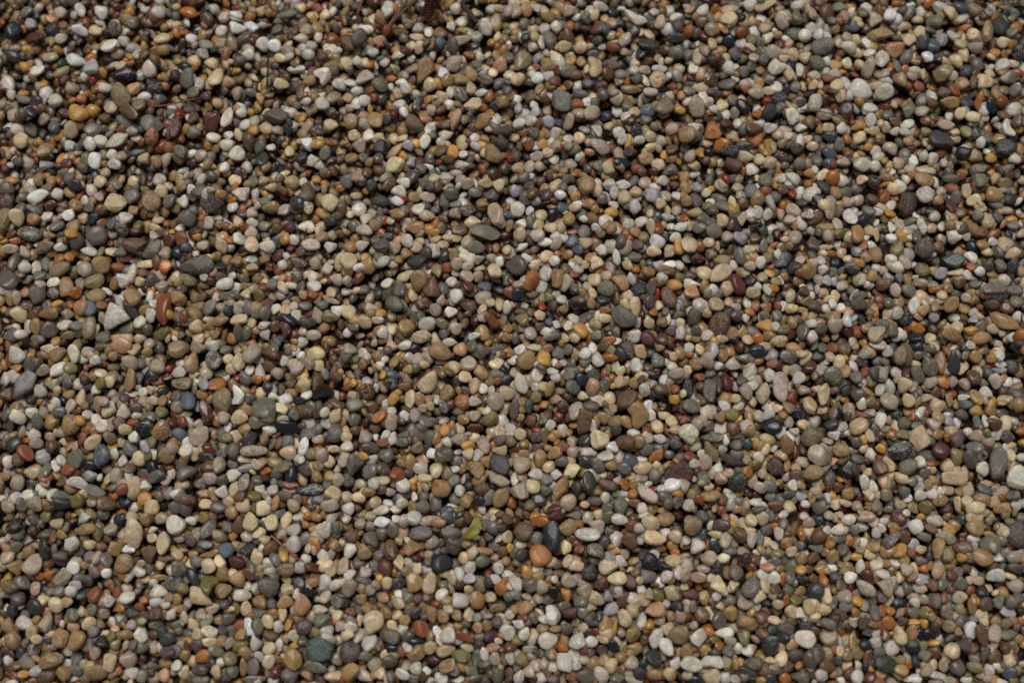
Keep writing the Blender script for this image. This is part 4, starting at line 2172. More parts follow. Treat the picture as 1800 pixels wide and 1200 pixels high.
2065 1339 71 67 -60 lg
2631 1815 72 67 0 wh
2460 1180 71 66 30 gy
2490 1083 71 66 40 tp
-2986 930 70 66 -50 tp
-2150 327 69 65 -30 tp
-2986 435 70 65 40 lg
-1338 811 70 66 0 gy
-1444 78 69 65 90 br
-1906 -1 69 65 -40 bu
-872 967 70 66 90 dg
-724 565 70 65 90 pk
-208 390 69 65 90 bu
-376 162 69 65 50 lg
-345 56 69 65 -30 lg
-792 475 87 52 30 lg
22 930 70 66 -40 la
710 267 69 65 0 bu
569 122 86 52 -5 bu
1948 638 70 66 -50 tp
1376 775 70 66 40 gy
1883 363 69 65 90 tp
2030 336 69 65 0 tp
1824 3 69 65 -50 lg
2831 579 70 65 90 nv
2318 381 69 65 90 la
2410 471 87 52 -60 tp
2465 743 88 53 5 gn
2312 43 69 65 90 gn
2715 69 69 65 -20 bu
-3049 -133 86 51 -85 ru
-2871 -591 68 64 30 lg
-2331 -753 68 63 45 lg
-2508 -838 67 63 20 lg
-1230 -168 69 64 -50 tp
-1978 -467 102 43 5 bu
-2021 -363 68 64 0 um
-1684 -985 67 63 -60 bu q
-563 -668 68 63 80 kh
-282 -320 68 64 -70 mv
-230 -480 68 64 -20 tp
-262 -715 68 63 90 bu
-979 -964 67 63 30 bu
-390 -634 68 64 -20 lg
51 -591 68 64 -10 bu
101 -1014 67 63 35 kh
252 -1039 84 50 0 ma
1693 -368 68 64 40 re
1822 -514 68 64 90 la
1250 -480 68 64 -25 ta
1139 -514 68 64 50 tp
1611 -591 68 64 -50 lg
1686 -833 67 63 -20 br
1243 -977 67 63 50 br
1808 -928 67 63 0 bu
1727 -467 85 51 -20 ch
2907 -1031 84 50 5 ta
2280 -85 69 64 50 lg
-2490 -1318 67 62 0 gy
-2447 -1408 66 62 0 gy
-2490 -1453 66 62 -60 um s
-2079 -2011 65 61 30 kh
-1975 -1305 67 62 0 bu
-1826 -1085 67 63 0 ta
-1128 -1621 83 50 0 lg
-1713 -1682 66 62 25 ta
-1891 -1758 66 62 70 gn
-1243 -1379 67 62 10 lg
-947 -1425 66 62 20 lg
-730 -1470 66 62 -20 bu
-561 -1385 67 62 -10 bu
-245 -1448 66 62 20 la
-661 -1649 66 62 -10 bu t
-735 -1641 66 62 -60 ta
-29 -1102 67 63 0 br
-12 -1903 66 62 90 lg
448 -1085 67 63 20 tp
720 -1094 67 63 50 br
158 -1433 66 62 25 ta
25 -1531 66 62 50 gy
130 -1665 66 62 -20 gy
563 -1547 66 62 60 gy
547 -1231 67 63 -60 mv
632 -1891 66 62 0 ta
1871 -1692 66 62 -60 gn
1758 -1119 67 63 40 tp
1718 -1177 84 50 75 or
1571 -1185 67 63 -30 pk
1315 -1843 66 62 45 lg
1628 -1823 66 62 90 bu
1893 -1967 66 61 90 kh
1656 -1564 66 62 -60 ol
1951 -1276 67 63 -50 um
2310 -1334 67 62 0 ta
2917 -1580 66 62 90 gy
2625 -1617 66 62 -30 kh
2026 -1572 66 62 -10 ye
2778 -1963 66 61 -50 lg
2883 -1706 66 62 50 kh
-1575 1218 81 58 65 gy
-1531 711 81 57 0 kh
-1850 1919 77 63 40 bu s
-1294 1842 76 63 0 lg
-666 1604 76 63 -30 lg
-674 1857 76 63 -20 ma
268 1651 76 63 35 br
275 1316 75 62 60 lg
2055 1775 76 63 0 ye
1832 1495 76 62 60 lg
1342 1367 76 62 -15 ma
3124 1919 77 63 10 bu
3051 1274 75 62 0 ta
-2627 953 75 62 -70 lg
-2468 715 74 61 -70 sl
-2845 216 74 61 -60 gn
-1425 935 75 62 0 br
-2023 122 73 60 -15 gn
-1672 176 73 60 -35 lg
-277 986 75 62 30 tp
-765 336 74 61 0 iv
532 940 75 62 50 bu
905 688 74 61 80 ru
87 498 74 61 -20 lg
1614 697 74 61 0 lg
1707 189 73 60 15 bu
2938 65 73 60 0 bu
2510 171 73 60 30 ta
-2269 -428 72 60 0 um
-2278 -804 72 59 60 br
-2035 -943 71 59 60 gy
-153 -376 72 60 0 um
183 -497 72 59 -60 gn
264 -376 72 60 20 tp
1982 -544 72 59 40 lg
1211 -76 73 60 20 kh
1443 -778 72 59 0 ol
-2085 -1580 70 58 -15 lg
-1856 -1177 71 59 -30 tp
905 -1433 71 58 60 lg
457 -1807 70 58 -5 lg
1175 -1439 71 58 0 lg
1993 -1098 71 59 -10 lg
-2259 -606 70 61 90 lg q
1196 1699 85 56 75 sa
2182 1372 84 55 0 ye
-2584 752 83 54 35 nv
-676 986 84 55 -10 iv
881 -619 81 53 -5 lg
2046 -1375 79 52 80 lg
-2565 1605 80 58 0 lg
-1242 1134 69 66 0 lg
-1001 1400 80 58 -60 tp s
524 2105 71 68 -60 bu
2182 1288 80 58 40 bu
2850 1320 80 58 -60 kh
-3025 247 78 56 -80 tp
-2998 538 78 57 -70 tp
-1266 198 78 56 5 gy
-229 932 79 57 0 gy
772 579 79 57 -5 mv
930 638 79 57 -10 dg
211 39 78 56 15 lg
1706 265 78 56 85 tp
1654 52 78 56 20 kh
3069 439 78 57 70 nv
2720 278 78 56 10 gy
2393 706 79 57 80 tp
-2718 -787 66 63 90 lg
-1166 -458 77 55 75 um
-649 -303 77 56 -5 br
-771 -642 76 55 -25 ru
-554 -389 77 55 -70 ta
-222 -389 77 55 -5 lg
-912 -968 76 55 -10 bu
-176 -86 77 56 -10 um
-712 -617 76 55 75 lg
450 -146 77 56 25 gn
219 -787 66 63 0 bu
558 -54 77 56 10 br
1448 -292 77 56 -5 lg
1471 -727 66 63 0 lg
2462 -825 76 55 -25 gy
-2083 -1710 74 54 10 gn
-558 -1637 74 54 60 dg
-753 -1554 75 54 -25 sa
-702 -1164 75 54 75 um
329 -1342 75 54 65 bu
306 -1604 74 54 10 gy
39 -2003 74 53 80 lg
1333 -1682 74 54 75 gn
2392 -1497 75 54 10 pk
-920 582 74 59 20 lg
-2888 -462 72 58 0 lg
-2312 -565 72 58 0 bu s
-79 -1379 71 57 -85 lg
-717 2006 95 50 0 br
937 1751 94 49 5 lg
1155 1363 93 49 12 lg
-2552 802 92 48 5 br
1287 889 92 48 -15 um
-1591 -791 89 46 -3 la s
1700 -689 89 47 -80 ma
-1342 -1649 87 45 85 bu
-1195 -1879 86 45 -75 br
-83 -1611 87 45 0 kh
107 -1851 86 45 0 gn
1677 -1148 88 46 75 br
-1313 1148 71 64 0 dg
341 1723 72 65 90 gy
-1873 724 70 63 90 pk q
375 122 69 62 -15 lg
-1521 -770 68 61 -50 lg
2791 -448 68 61 -5 ye
-1064 -1398 67 60 20 bu
1938 700 101 44 -5 ta
-163 -1285 96 42 0 ta
-2262 469 96 45 5 bu
-1665 2030 86 54 -45 wh
639 1879 85 54 0 ru
2362 1900 85 54 30 br
2264 1924 86 54 -70 lg
-3063 238 82 52 85 ta
-1819 -14 82 52 0 bu
-167 978 84 53 0 bu
-406 1036 84 53 0 lg
-26 185 82 52 75 lg
-378 -23 82 52 0 lg
1809 866 83 53 -10 dg
1553 579 83 52 -85 gy
1389 233 82 52 70 br
2836 332 82 52 -25 gy
-2751 -408 81 51 75 lg
-1272 -742 80 51 -15 lg
-1255 -855 80 51 -55 ta
-719 -231 81 51 -3 sl
-637 -263 81 51 -60 tp
-649 -49 82 52 0 lg
1542 -863 80 51 -50 ta
1189 -812 80 51 -65 lg s
2038 -800 80 51 85 dg
-1181 -1379 79 50 0 br
-605 -1774 78 49 25 um
976 -1408 79 50 70 lg
1830 -1457 79 50 -70 or
1241 -1326 79 50 20 cr
2435 -1198 79 50 -20 gy
2476 -1152 79 50 -20 br
-647 1227 66 66 0 la
227 1386 67 67 0 la
228 1680 67 67 0 lg
777 1316 67 67 0 nv
2127 1790 67 67 0 lg
2120 1551 67 67 -30 lg
1476 1642 67 67 0 pk
1589 1799 67 67 0 gy
2915 1302 67 67 0 dg
-2786 502 65 65 0 or
-2159 399 65 65 -30 tp
-1614 802 66 66 0 tp
-1125 584 65 65 -40 lg
-2058 376 65 65 0 bu
-1312 136 65 65 -40 lg
-1330 34 65 65 30 ma
-785 31 65 65 0 lg
765 917 66 66 -40 bu
722 724 66 66 -30 lg
812 633 66 66 0 kh
483 502 65 65 30 ta
909 466 65 65 40 la
1972 861 66 66 0 la
2026 807 66 66 0 um
1635 894 66 66 -60 gn
1080 861 66 66 40 ta
1241 807 66 66 0 um
1328 638 66 66 20 tp
1156 579 65 65 -30 ru
1502 629 66 66 -20 br
1653 466 65 65 -40 gy
2208 683 66 66 0 bu
2300 216 65 65 20 gn
2533 -6 65 65 -60 bu
-2432 -268 64 64 -30 cr
-2092 -964 63 63 0 kh
-1704 -189 64 64 30 bu
-1310 -475 64 64 0 gy
-973 -867 63 63 0 gy s
829 -471 64 64 20 lg
1961 -467 64 64 0 ch
2898 -510 64 64 -50 lg
2560 -329 64 64 0 br
2634 -510 64 64 0 la
-2864 -1223 63 63 0 mv
-2740 -1572 62 62 -15 bu
-2914 -1625 62 62 20 dg
-2355 -1572 62 62 -45 lg
-2142 -1839 62 62 0 gn
-1141 -1750 62 62 0 kh
-1962 -1564 62 62 -40 ta
-1747 -1923 62 62 20 dg
-845 -1140 63 63 0 ma
-860 -1412 62 62 0 lg
-142 -1710 62 62 0 ta
-87 -1698 62 62 0 um
-95 -1448 62 62 30 lg
-29 -1198 63 63 30 bu
-310 -1110 63 63 0 br
704 -1556 62 62 0 lg
774 -1799 62 62 30 br
128 -1762 62 62 30 bu
1232 -2011 61 61 -60 lg
1015 -1991 61 61 0 tp
1538 -1511 62 62 -30 br
1906 -1433 62 62 -20 dg
2825 -1185 104 38 -40 ta
2885 -1223 63 63 -40 gy
2522 -1482 62 62 0 gn
2727 -1991 61 61 -30 kh
2684 -1843 62 62 60 ru
2575 -1425 62 62 -20 br
2584 -1164 63 63 40 ye
2672 -1098 63 63 -20 te
-739 1429 69 64 90 ma
-2885 777 68 63 0 lg
-1117 -520 66 61 0 wh
-785 -1308 65 60 0 gy
-2828 1665 72 63 20 ma
-2773 1236 71 62 -15 wh
-1493 1996 72 63 20 gy
-502 1366 71 62 40 lg
-565 1087 71 62 -60 gy
-994 1292 71 62 -60 bu
742 1353 71 62 70 lg
836 1396 71 62 10 gy
120 1388 71 62 -10 lg
161 1675 72 63 30 wh
935 1269 71 62 -10 lg
1056 1466 71 62 90 ye
1325 2108 72 63 90 ye
1952 1977 72 63 80 lg
1543 1138 71 62 -70 bu
2571 1632 72 63 -50 ru
3220 2123 72 63 90 te
-2366 1004 70 62 0 bu
-2918 145 69 60 10 br
-1502 25 69 60 -60 lg
-1981 875 70 61 35 dg s
-351 797 70 61 -15 tp
-912 309 69 61 0 gn
79 1018 71 62 70 gy
378 940 70 62 -20 tp
158 709 70 61 25 bu
801 733 70 61 15 lg
549 547 70 61 0 lg
335 432 70 61 -20 br
1561 930 70 62 60 ch
1516 779 70 61 90 lg
1523 471 70 61 90 lg
1537 376 69 61 60 tp
1552 198 69 61 -10 or
-2392 -368 68 60 90 gy
-1519 -337 68 60 80 bu
-1421 -926 67 59 60 lg
982 -651 68 59 -15 gy
188 -303 68 60 0 bu
17 -346 68 60 90 tp
624 -565 68 59 90 dg
59 -850 67 59 90 ta
932 -1006 67 59 20 gn
2019 -324 68 60 30 dk
1950 -58 69 60 -30 ru
2325 -935 67 59 60 gn
2163 -268 68 60 60 kh
-2756 -1085 67 59 0 kh
-2549 -1437 66 58 20 gy
-1379 -1069 67 59 0 gy
-1396 -1649 66 58 50 ta
-1897 -1879 66 57 50 ta
-811 -1371 67 58 90 gy
-283 -1326 67 58 70 bu
-337 -1355 67 58 30 um
177 -1730 66 58 -10 ta
233 -2019 65 57 0 mv
2370 -1239 67 58 0 la
1269 1900 81 56 70 bu
2888 2093 81 56 20 lg
-2249 -1765 74 51 10 ta
-2951 2089 77 59 -5 or
-3075 1871 76 58 -5 ye
-3013 1438 76 58 -50 nv
-2485 1766 76 58 -15 bu
-2357 1718 76 58 70 lg
-1629 1325 75 58 0 ye
-1825 1871 76 58 10 ta s
-1394 1194 75 58 -75 bu
-589 1890 76 58 80 cr
-229 1785 76 58 80 gn
-517 1162 75 57 65 gy
-999 1148 75 57 0 ta
-709 1499 76 58 15 lg
660 1523 76 58 -10 tp
770 1443 76 58 40 bu
358 1646 76 58 -15 br
872 1222 75 58 10 bu
1005 1199 75 58 0 br
664 1190 75 58 80 tp
1146 1737 76 58 85 iv v
1128 2006 77 59 60 or
1512 1656 76 58 -60 lg
1116 1580 76 58 10 gn
1688 1471 76 58 10 gy
-2698 216 74 56 20 or
-2968 367 74 56 20 gy
-1607 180 73 56 -75 gy
-607 903 75 57 -5 ta
-184 843 75 57 -25 ta
-548 448 74 57 70 bu
934 1000 75 57 10 lg
558 233 74 56 20 dg
1578 776 74 57 75 lg
2019 652 74 57 20 ol
1153 963 75 57 -15 la
1456 543 74 57 -25 bu
1977 421 74 56 0 gn
1566 17 73 56 0 kh
1408 47 73 56 80 ta
1064 242 74 56 -60 tp
3015 1018 75 57 70 ta
2786 43 73 56 -10 ye
-1997 -1031 71 55 -60 gy
-436 -285 73 56 -60 tp
-587 -1023 71 55 85 ta
-311 -930 71 55 -60 lg
-193 -985 71 55 0 ch
872 -659 72 55 0 gy
555 -292 73 56 70 gn s
1581 -159 73 56 20 ru
1995 -285 73 56 60 gy
1510 -685 72 55 75 bu
1061 -732 72 55 -10 ru
1448 -993 71 55 -5 lg
2375 -876 72 55 -5 sl
2881 -449 72 55 10 ta
2952 -111 73 56 60 lg
2885 -211 73 56 -10 dg
-2499 -1245 71 54 5 bu
-2559 -1482 71 54 0 la
-1987 -1649 70 54 80 lg
-1457 -1218 71 54 20 bu
-1903 -1588 70 54 85 lg
-503 -1388 71 54 -10 lg
-517 -1604 70 54 70 kh
-643 -1734 70 54 55 lg
-520 -1991 70 53 -70 br
-145 -1649 70 54 -5 br
757 -1148 71 54 0 lg
185 -1927 70 53 90 tp
1302 -1486 71 54 80 bu
1191 -1867 70 53 15 dg
1603 -1123 71 54 70 gy
2112 -1305 71 54 -15 bu
2075 -1142 71 54 0 lg
245 8 99 41 15 gy
-2471 547 83 51 -5 bu
696 984 84 51 10 lg
2825 -884 80 49 5 bu
185 1934 99 45 85 lg
205 606 87 48 5 iv
1538 -49 86 47 0 bu
2521 -761 84 46 0 ru
-1475 -1408 83 46 -75 ta
-444 -1457 91 42 85 ol
-769 -1823 82 45 -80 br
495 -1702 91 41 0 ch
2272 -1641 83 45 50 br
-1448 692 68 61 10 br
-1611 733 68 61 0 lg
280 2021 72 61 -75 iv
903 202 69 59 60 bu
-2818 1450 80 53 -10 ma
-1342 1943 81 54 -5 bu
820 1842 81 54 85 dg
2934 1518 107 40 70 or
2648 1509 80 54 -15 br
3093 1424 80 53 -10 br
-2507 127 78 52 80 tp
-3033 898 79 53 -10 um
-1108 242 104 39 -20 tp
-600 127 78 52 -65 gn
1041 697 79 52 0 lg
1273 -10 77 52 0 bu
2480 697 79 52 10 gy
-2487 -54 77 52 0 gn
-2135 -706 76 51 85 lg
-386 -1044 75 50 0 sl
923 -647 76 51 75 gn
643 -715 76 51 80 lg
305 -662 76 51 -15 ru
1281 -829 76 51 25 bu
1927 -467 77 51 85 br
2830 -198 77 51 -60 bu
2642 -380 77 51 -70 ta
-2658 -1309 75 50 0 um
-1640 -1746 74 49 -80 gy
-611 -1947 74 49 75 tp
-263 -1839 74 49 -15 tp
-704 -1999 74 49 70 um
934 -1437 75 50 70 ta
964 -1600 74 50 -10 dg
234 -1871 74 49 80 ta
445 -1750 74 49 0 ma
1691 -1515 75 50 15 ta
2497 -1935 74 49 75 tp
236 692 72 57 -5 bu
-2047 1958 70 61 0 wh
-985 1513 70 61 90 wh
664 1462 69 61 -15 lg
263 1148 69 60 60 lg
168 145 67 59 5 bu
463 -1608 64 56 -10 tp
-2874 1950 77 56 35 pk
-261 1608 76 55 75 bu q
-543 1413 76 55 -10 sa
-493 1311 75 55 0 ch
-2380 -710 72 52 70 iv
2224 -316 73 53 85 lg
2989 -715 72 52 -80 bu
37 -1706 70 51 -15 lg
1527 -1684 70 51 -5 bu
-1979 1982 68 63 0 ta
-1914 1646 67 63 90 bu
-1734 1386 67 62 0 ma
-1656 1097 66 62 -30 lg
-1036 1556 67 62 10 sa
269 1723 67 63 0 br
712 1410 67 62 -50 lg
135 2030 68 63 -40 bu
226 1180 66 62 0 bu
1591 2089 68 63 -50 lg
1969 2055 68 63 40 lg
2126 1943 68 63 0 tp
1860 1727 94 45 80 br
1470 1727 67 63 -40 gy
1520 1766 67 63 60 gy
1777 1775 67 63 0 nv
1536 1818 67 63 0 tp
1169 1861 67 63 10 bu
1345 1447 67 62 -60 lg
1725 1288 67 62 -50 lg
2694 1809 67 63 90 ch
3182 1977 68 63 60 gn
2813 1433 67 62 90 bu
2485 1452 67 62 -30 gn
2487 1264 66 62 60 sa
2265 1092 66 62 -50 lg
2985 1283 67 62 50 gn
-2664 770 66 61 60 bu
-1759 498 65 61 90 ta s
-1688 475 65 61 0 ta
-1693 260 65 61 -40 gy v
-1382 171 65 60 90 bu
-1708 3 65 60 90 ye
-1738 839 66 61 60 lg
-658 529 65 61 -50 ta
-317 1013 66 62 40 pk
-803 145 65 60 -20 ye
-1006 350 65 61 90 tp
958 903 66 62 0 tp
761 665 66 61 0 ta
580 390 65 61 -50 bu s
516 12 65 60 40 gn
585 -14 90 43 10 or
713 457 65 61 0 bu
1361 852 92 44 -75 bu
1399 949 66 62 40 tp
1213 606 65 61 0 bu
1844 466 65 61 90 bu
1436 -10 65 60 0 bu
2570 242 65 61 10 tp
2123 547 65 61 -10 gy
2312 894 66 62 0 or
2358 852 66 61 30 lg
2878 765 66 61 0 gy
2670 930 66 62 10 lg
2250 247 65 61 0 ru
-2478 -281 64 60 50 ol
-2101 -389 64 60 -50 ta
-1161 -621 64 59 -20 tp
-1270 -389 89 43 10 nv
-1196 -710 63 59 -20 kh
-1156 -787 63 59 0 kh
-1980 -514 64 59 -20 ru
-1404 -998 88 42 80 ta
-1277 -981 63 59 90 gy
-525 -960 63 59 -50 um
-992 -608 64 59 90 bu
976 -380 64 60 50 ye
364 -630 64 59 90 tp
144 -604 64 59 0 um s
587 -445 64 60 -35 gy
669 -892 63 59 60 or
768 -1035 63 59 -60 lg
202 -930 63 59 0 um
1929 -591 64 59 0 lg
1922 -115 64 60 -25 bu
1348 -591 64 59 0 um
1406 -651 64 59 90 te
1342 -1031 63 59 40 ta
1667 -897 63 59 50 lg
2304 -855 63 59 0 bu
2695 -993 63 59 0 bu
2333 -207 64 60 0 lg
2156 -398 64 60 -30 kh
-2639 -1144 63 59 -50 gn
-2859 -1867 62 58 -70 dg
-1060 -1243 63 58 90 ta
-1218 -1799 62 58 90 um
-1824 -1766 62 58 50 tp
-1939 -1943 61 57 90 lg
-833 -1511 62 58 50 tp
-867 -1457 87 42 -5 um
-843 -1613 62 58 -30 ta
-627 -1682 62 58 0 ta
-12 -1835 62 58 60 br
240 -1515 62 58 -20 ch
863 -1682 62 58 40 tp
54 -1305 62 58 90 um
1767 -1661 62 58 30 bu
1929 -1482 62 58 90 br
1612 -1511 62 58 0 gn
1707 -1330 62 58 -70 ta
1382 -1326 62 58 90 dg
1715 -1718 62 58 -20 dg
2861 -1318 62 58 -30 lg
2139 -1115 63 59 45 tp
2077 -1746 62 58 30 gy
2381 -1754 62 58 0 ch
-388 2035 86 50 -65 lg
2555 1737 85 49 -5 lg v
-2957 78 82 47 85 lg
-78 202 82 48 -70 bu
2507 350 82 48 0 tp
-1483 -625 80 47 70 ta
-656 -642 80 47 15 gn
-403 -565 81 47 70 ye
21 -859 80 46 65 lg
-2260 -1272 79 46 -20 wh
-2440 -1326 79 46 75 tp
-2476 -2015 78 45 0 gn
1797 -1264 79 46 -15 gn s
1306 -1227 79 46 -65 pk
1590 -1445 79 46 -85 or
1558 -1301 79 46 0 kh
2530 -1547 79 46 80 ru
2165 -1629 79 45 65 or
-608 1958 81 52 0 bu
-2567 1424 71 58 -20 br
-455 1910 72 59 -60 sl
-628 1129 71 57 10 la
416 1637 72 58 70 lg
1463 1921 72 59 -10 la
1817 1358 71 58 -20 wh
2494 1381 71 58 0 lg
-2461 972 70 57 -20 gy
-2503 198 69 56 0 or
-2401 238 69 56 85 lg
-2246 176 69 56 25 ta
-2356 816 70 57 -10 ta
-1345 615 70 57 -10 lg
-1397 620 70 57 70 ye
-1500 216 69 56 0 br
-1146 69 69 56 75 ta
-1163 211 69 56 15 gn
-511 963 70 57 -15 gn
-39 834 70 57 60 ru
-422 871 70 57 75 gy
-369 345 69 56 -35 lg
1027 820 70 57 70 tp
251 202 69 56 -60 db
1926 358 69 56 70 la
1791 225 69 56 0 ol
1192 162 69 56 80 bu
1099 403 69 56 0 mv
3107 715 70 57 0 gy
2867 414 70 56 -5 wh
2670 309 69 56 -15 ta
2177 498 70 57 -10 tp
2157 880 70 57 15 pk
2766 189 69 56 -20 ta
-2515 -311 68 56 -70 lg
-2512 -141 69 56 -20 lg
-2161 -380 68 55 -25 bu
-2931 -812 67 55 -10 br
-1437 -363 68 55 0 lg
-1189 -981 67 55 0 lg
-1868 -350 68 55 -20 ta
-1783 -939 67 55 -70 ta
-585 -277 85 44 -75 br
-229 -604 68 55 20 bu
-631 -943 67 55 -55 br
-711 -153 69 56 80 ta
-823 -553 68 55 -15 br
17 -211 68 56 90 tp
1588 -98 69 56 75 la
1665 -510 68 55 -70 lg
1666 -608 68 55 -50 lg
1236 -787 68 55 60 lg
2510 -867 67 55 0 ta
-2568 -1722 66 54 -15 sa
-2652 -1519 66 54 10 gy
-2204 -1823 66 53 70 um
-2303 -1819 66 53 50 kh
-2721 -1416 66 54 20 or
-1361 -1718 66 54 -70 lg
-1951 -1710 66 54 0 gn
-385 -1572 66 54 0 ta
-58 -1289 67 54 50 br
842 -1305 67 54 -50 lg
1532 -1971 66 53 -20 gn
1490 -2015 65 53 0 dg
1343 -1995 66 53 -50 gy
1517 -1738 66 54 10 dk
1397 -1629 66 54 -60 ta
1628 -1441 66 54 80 gy
2260 -1351 67 54 -30 lg
2358 -1580 66 54 -50 lg
1997 -1690 66 54 90 tp
2178 -1766 66 54 -75 br
2461 -1718 66 54 -60 mv
-2832 921 63 63 -20 iv q
-401 -1661 59 59 0 ta
-1251 2171 77 54 -20 re
-1591 1551 76 54 85 sa
-1717 1311 75 53 -70 bu
-1474 1330 75 53 -10 tp
-195 1250 75 53 -10 ye
-928 1528 67 61 10 wh
223 1466 76 53 75 pk
106 1236 75 53 65 ru
794 1264 75 53 20 lg
1227 1852 76 54 -75 pk
2079 1914 77 54 60 lg
1946 1651 76 54 70 bu
1981 1737 76 54 10 lg
1573 1729 76 54 60 ta
1201 1551 76 54 80 lg
1820 1419 76 53 0 bu
1856 1129 75 53 70 kh
2519 2045 77 54 -10 sa
-2982 17 73 52 0 lg
-1604 1000 75 53 -75 gn s
-1439 176 73 52 75 lg
-357 520 74 52 75 kh
-610 269 74 52 -70 bu
-400 444 65 59 60 ru
638 930 75 53 80 la
109 733 74 53 80 gn
634 667 74 52 5 lg
340 529 74 52 10 ta
261 484 65 59 0 lg
400 437 74 52 -15 lg
1726 752 74 53 -15 pk
1414 738 74 53 85 tp
2168 584 74 52 80 or
2345 793 75 53 -10 ye
2185 1004 75 53 0 bu
2206 802 75 53 -40 gn
2247 21 73 52 -20 ru
3032 -6 73 52 10 lg
-2491 -216 73 51 -15 bu
-2825 -454 72 51 -75 tp
-2108 -329 73 51 0 dg
-1726 -130 64 58 20 bu
-1363 -795 72 51 10 kh
-314 -553 72 51 -80 bu
-293 -501 72 51 -5 ta
-68 -630 72 51 20 um
-334 -749 72 51 10 gy
-909 -884 72 51 0 tp
490 -63 73 52 -85 lg
986 -842 72 51 0 ru
1277 -419 72 51 -50 lg
1045 -497 72 51 15 ru
1113 -985 71 50 -60 ru
2979 -791 72 51 70 ta
2069 -176 73 51 -70 lg
2100 -406 72 51 85 lg
2957 -458 72 51 -10 um
-2428 -1256 71 50 0 br
-2084 -1835 70 49 75 tp
-1637 -1815 70 49 60 tp
-1181 -1661 70 50 75 bu
-889 -1619 62 56 0 gy
-941 -1682 70 50 0 gy
-126 -1553 62 56 -70 bu
-260 -1090 71 50 -70 br
-201 -1883 70 49 80 gy
898 -1384 71 50 -25 ch
862 -1889 70 49 -10 bu
17 -1293 71 50 60 gn
1267 -1803 70 49 -25 tp
1293 -2019 70 49 0 tp
1072 -2015 70 49 0 nv
1803 -1698 70 50 -5 um
2418 -1268 71 50 35 bu
2132 -1863 70 49 -20 gn
2253 -1911 70 49 10 kh
-1416 -1402 68 52 5 lg
644 2140 71 59 0 nv
690 1708 70 58 0 gy
-2092 1447 64 62 0 re
-1890 1092 93 42 0 bu
-824 105 91 41 0 lg
2727 412 91 42 0 bu
2112 -1706 87 40 -5 ta
646 1766 90 45 -5 br
1824 1737 90 45 80 lg q
484 -930 84 42 -5 ta
1506 -1031 84 42 -55 lg
1463 -1044 84 42 0 um
-209 -2011 82 41 10 um
-1275 1656 72 55 10 ta
870 1977 72 56 -70 bu
293 1386 71 55 -10 nv
-1802 907 70 55 -10 ye
1983 269 69 54 -60 bu
-2690 -750 68 52 -65 lg
-1743 -74 69 53 0 gn
2137 -102 69 53 10 lg
-2186 -1404 66 52 -5 lg
292 -1839 66 51 -5 or
-402 1134 80 49 -10 br
1048 2093 81 50 15 wh
1277 1575 98 40 0 mv
2911 1642 81 49 80 br
-2905 958 79 48 10 gy
636 256 78 48 80 br
2714 131 78 47 -10 lg
-2568 -621 76 47 75 ru
-1895 -419 77 47 80 gy
-1837 -943 76 46 0 ta
-409 -424 77 47 -55 gn v
-262 -659 76 47 -5 ye
-853 -939 76 46 0 ta
360 -203 94 39 -15 um
730 -1002 76 46 -5 br
1981 -998 76 46 -5 bu
2648 -1010 92 38 85 bu
2471 -106 77 47 15 um
2273 -595 76 47 70 kh
-1907 -1673 74 45 -85 lg
-160 -1875 74 45 -75 lg
1123 -1384 75 46 -10 pk
1102 -1967 90 37 0 tp
-1758 2101 77 52 -5 wh
-1465 1806 76 52 -5 bu
1707 96 73 50 -80 ta
-1341 -1314 71 48 -80 ye
-2499 1166 62 62 0 iv
-1377 1632 63 63 20 nv
-362 2147 63 63 0 lg
-397 1518 62 62 30 iv
-928 1143 62 62 0 gn
147 1447 62 62 30 lg
534 1097 62 62 0 gy
2120 2093 63 63 0 sa
2031 1457 62 62 0 ma
1231 1509 62 62 0 lg
1688 1241 62 62 0 kh
3029 1718 63 63 0 bu
-2320 720 61 61 -40 ol
-2873 1004 62 62 -40 ta
-269 314 61 61 40 ma
922 852 61 61 0 bu
1026 92 60 60 30 bu
-1478 -294 60 60 0 dg
-904 -159 60 60 0 ta
351 -744 59 59 20 bu
145 -368 60 60 -20 kh
1393 -263 60 60 0 um
1596 -972 59 59 0 gy
2058 -642 59 59 0 um
2882 -905 59 59 0 pk
-2267 -1433 58 58 0 lg
-2388 -1641 58 58 0 tp
-2223 -1706 58 58 -20 la
-2019 -1588 58 58 0 lg
-883 -1498 58 58 0 ta
-21 -1547 58 58 0 gn
-1353 2150 68 59 0 bu
-595 2016 68 59 -20 lg
-131 2162 68 59 0 lg
-508 1471 67 58 90 pk
-723 1580 67 58 -40 bu
-741 1278 67 58 70 bu
517 1504 67 58 60 gy
785 1790 67 58 -20 bu
197 1246 66 58 60 ye
1455 2079 68 59 -40 ch
1909 2026 68 59 -15 lg
1788 1613 67 58 15 gy
1522 1934 68 59 -60 kh
1560 1386 67 58 20 lg
1698 1157 66 57 0 mv
2747 1799 67 58 10 bu
2525 1689 67 58 -15 pk
3114 1604 67 58 0 kh
2363 1433 67 58 40 gy
2454 1316 67 58 20 lg
2284 1208 66 58 60 lg
-2195 756 66 57 0 bu
-2620 829 66 57 0 gy
-1675 793 66 57 -50 mv
-1902 579 65 57 0 tp
-1787 448 65 57 0 ch a
-1784 381 65 56 0 um
-1320 390 65 56 -25 gn
-1110 661 66 57 50 tp
-1771 180 65 56 -60 tp
-667 802 66 57 75 gn
-485 1009 66 57 0 bu
-181 171 65 56 90 bu
-734 136 65 56 90 kh
692 207 65 56 -50 bu
763 105 65 56 60 la
1009 638 66 57 0 lg
1033 376 65 56 -20 kh
969 47 65 56 0 mv
1675 1018 66 57 0 lg
1730 976 66 57 0 lg
1776 489 65 57 50 pk
1993 480 65 57 0 nv
1906 282 65 56 -10 bu
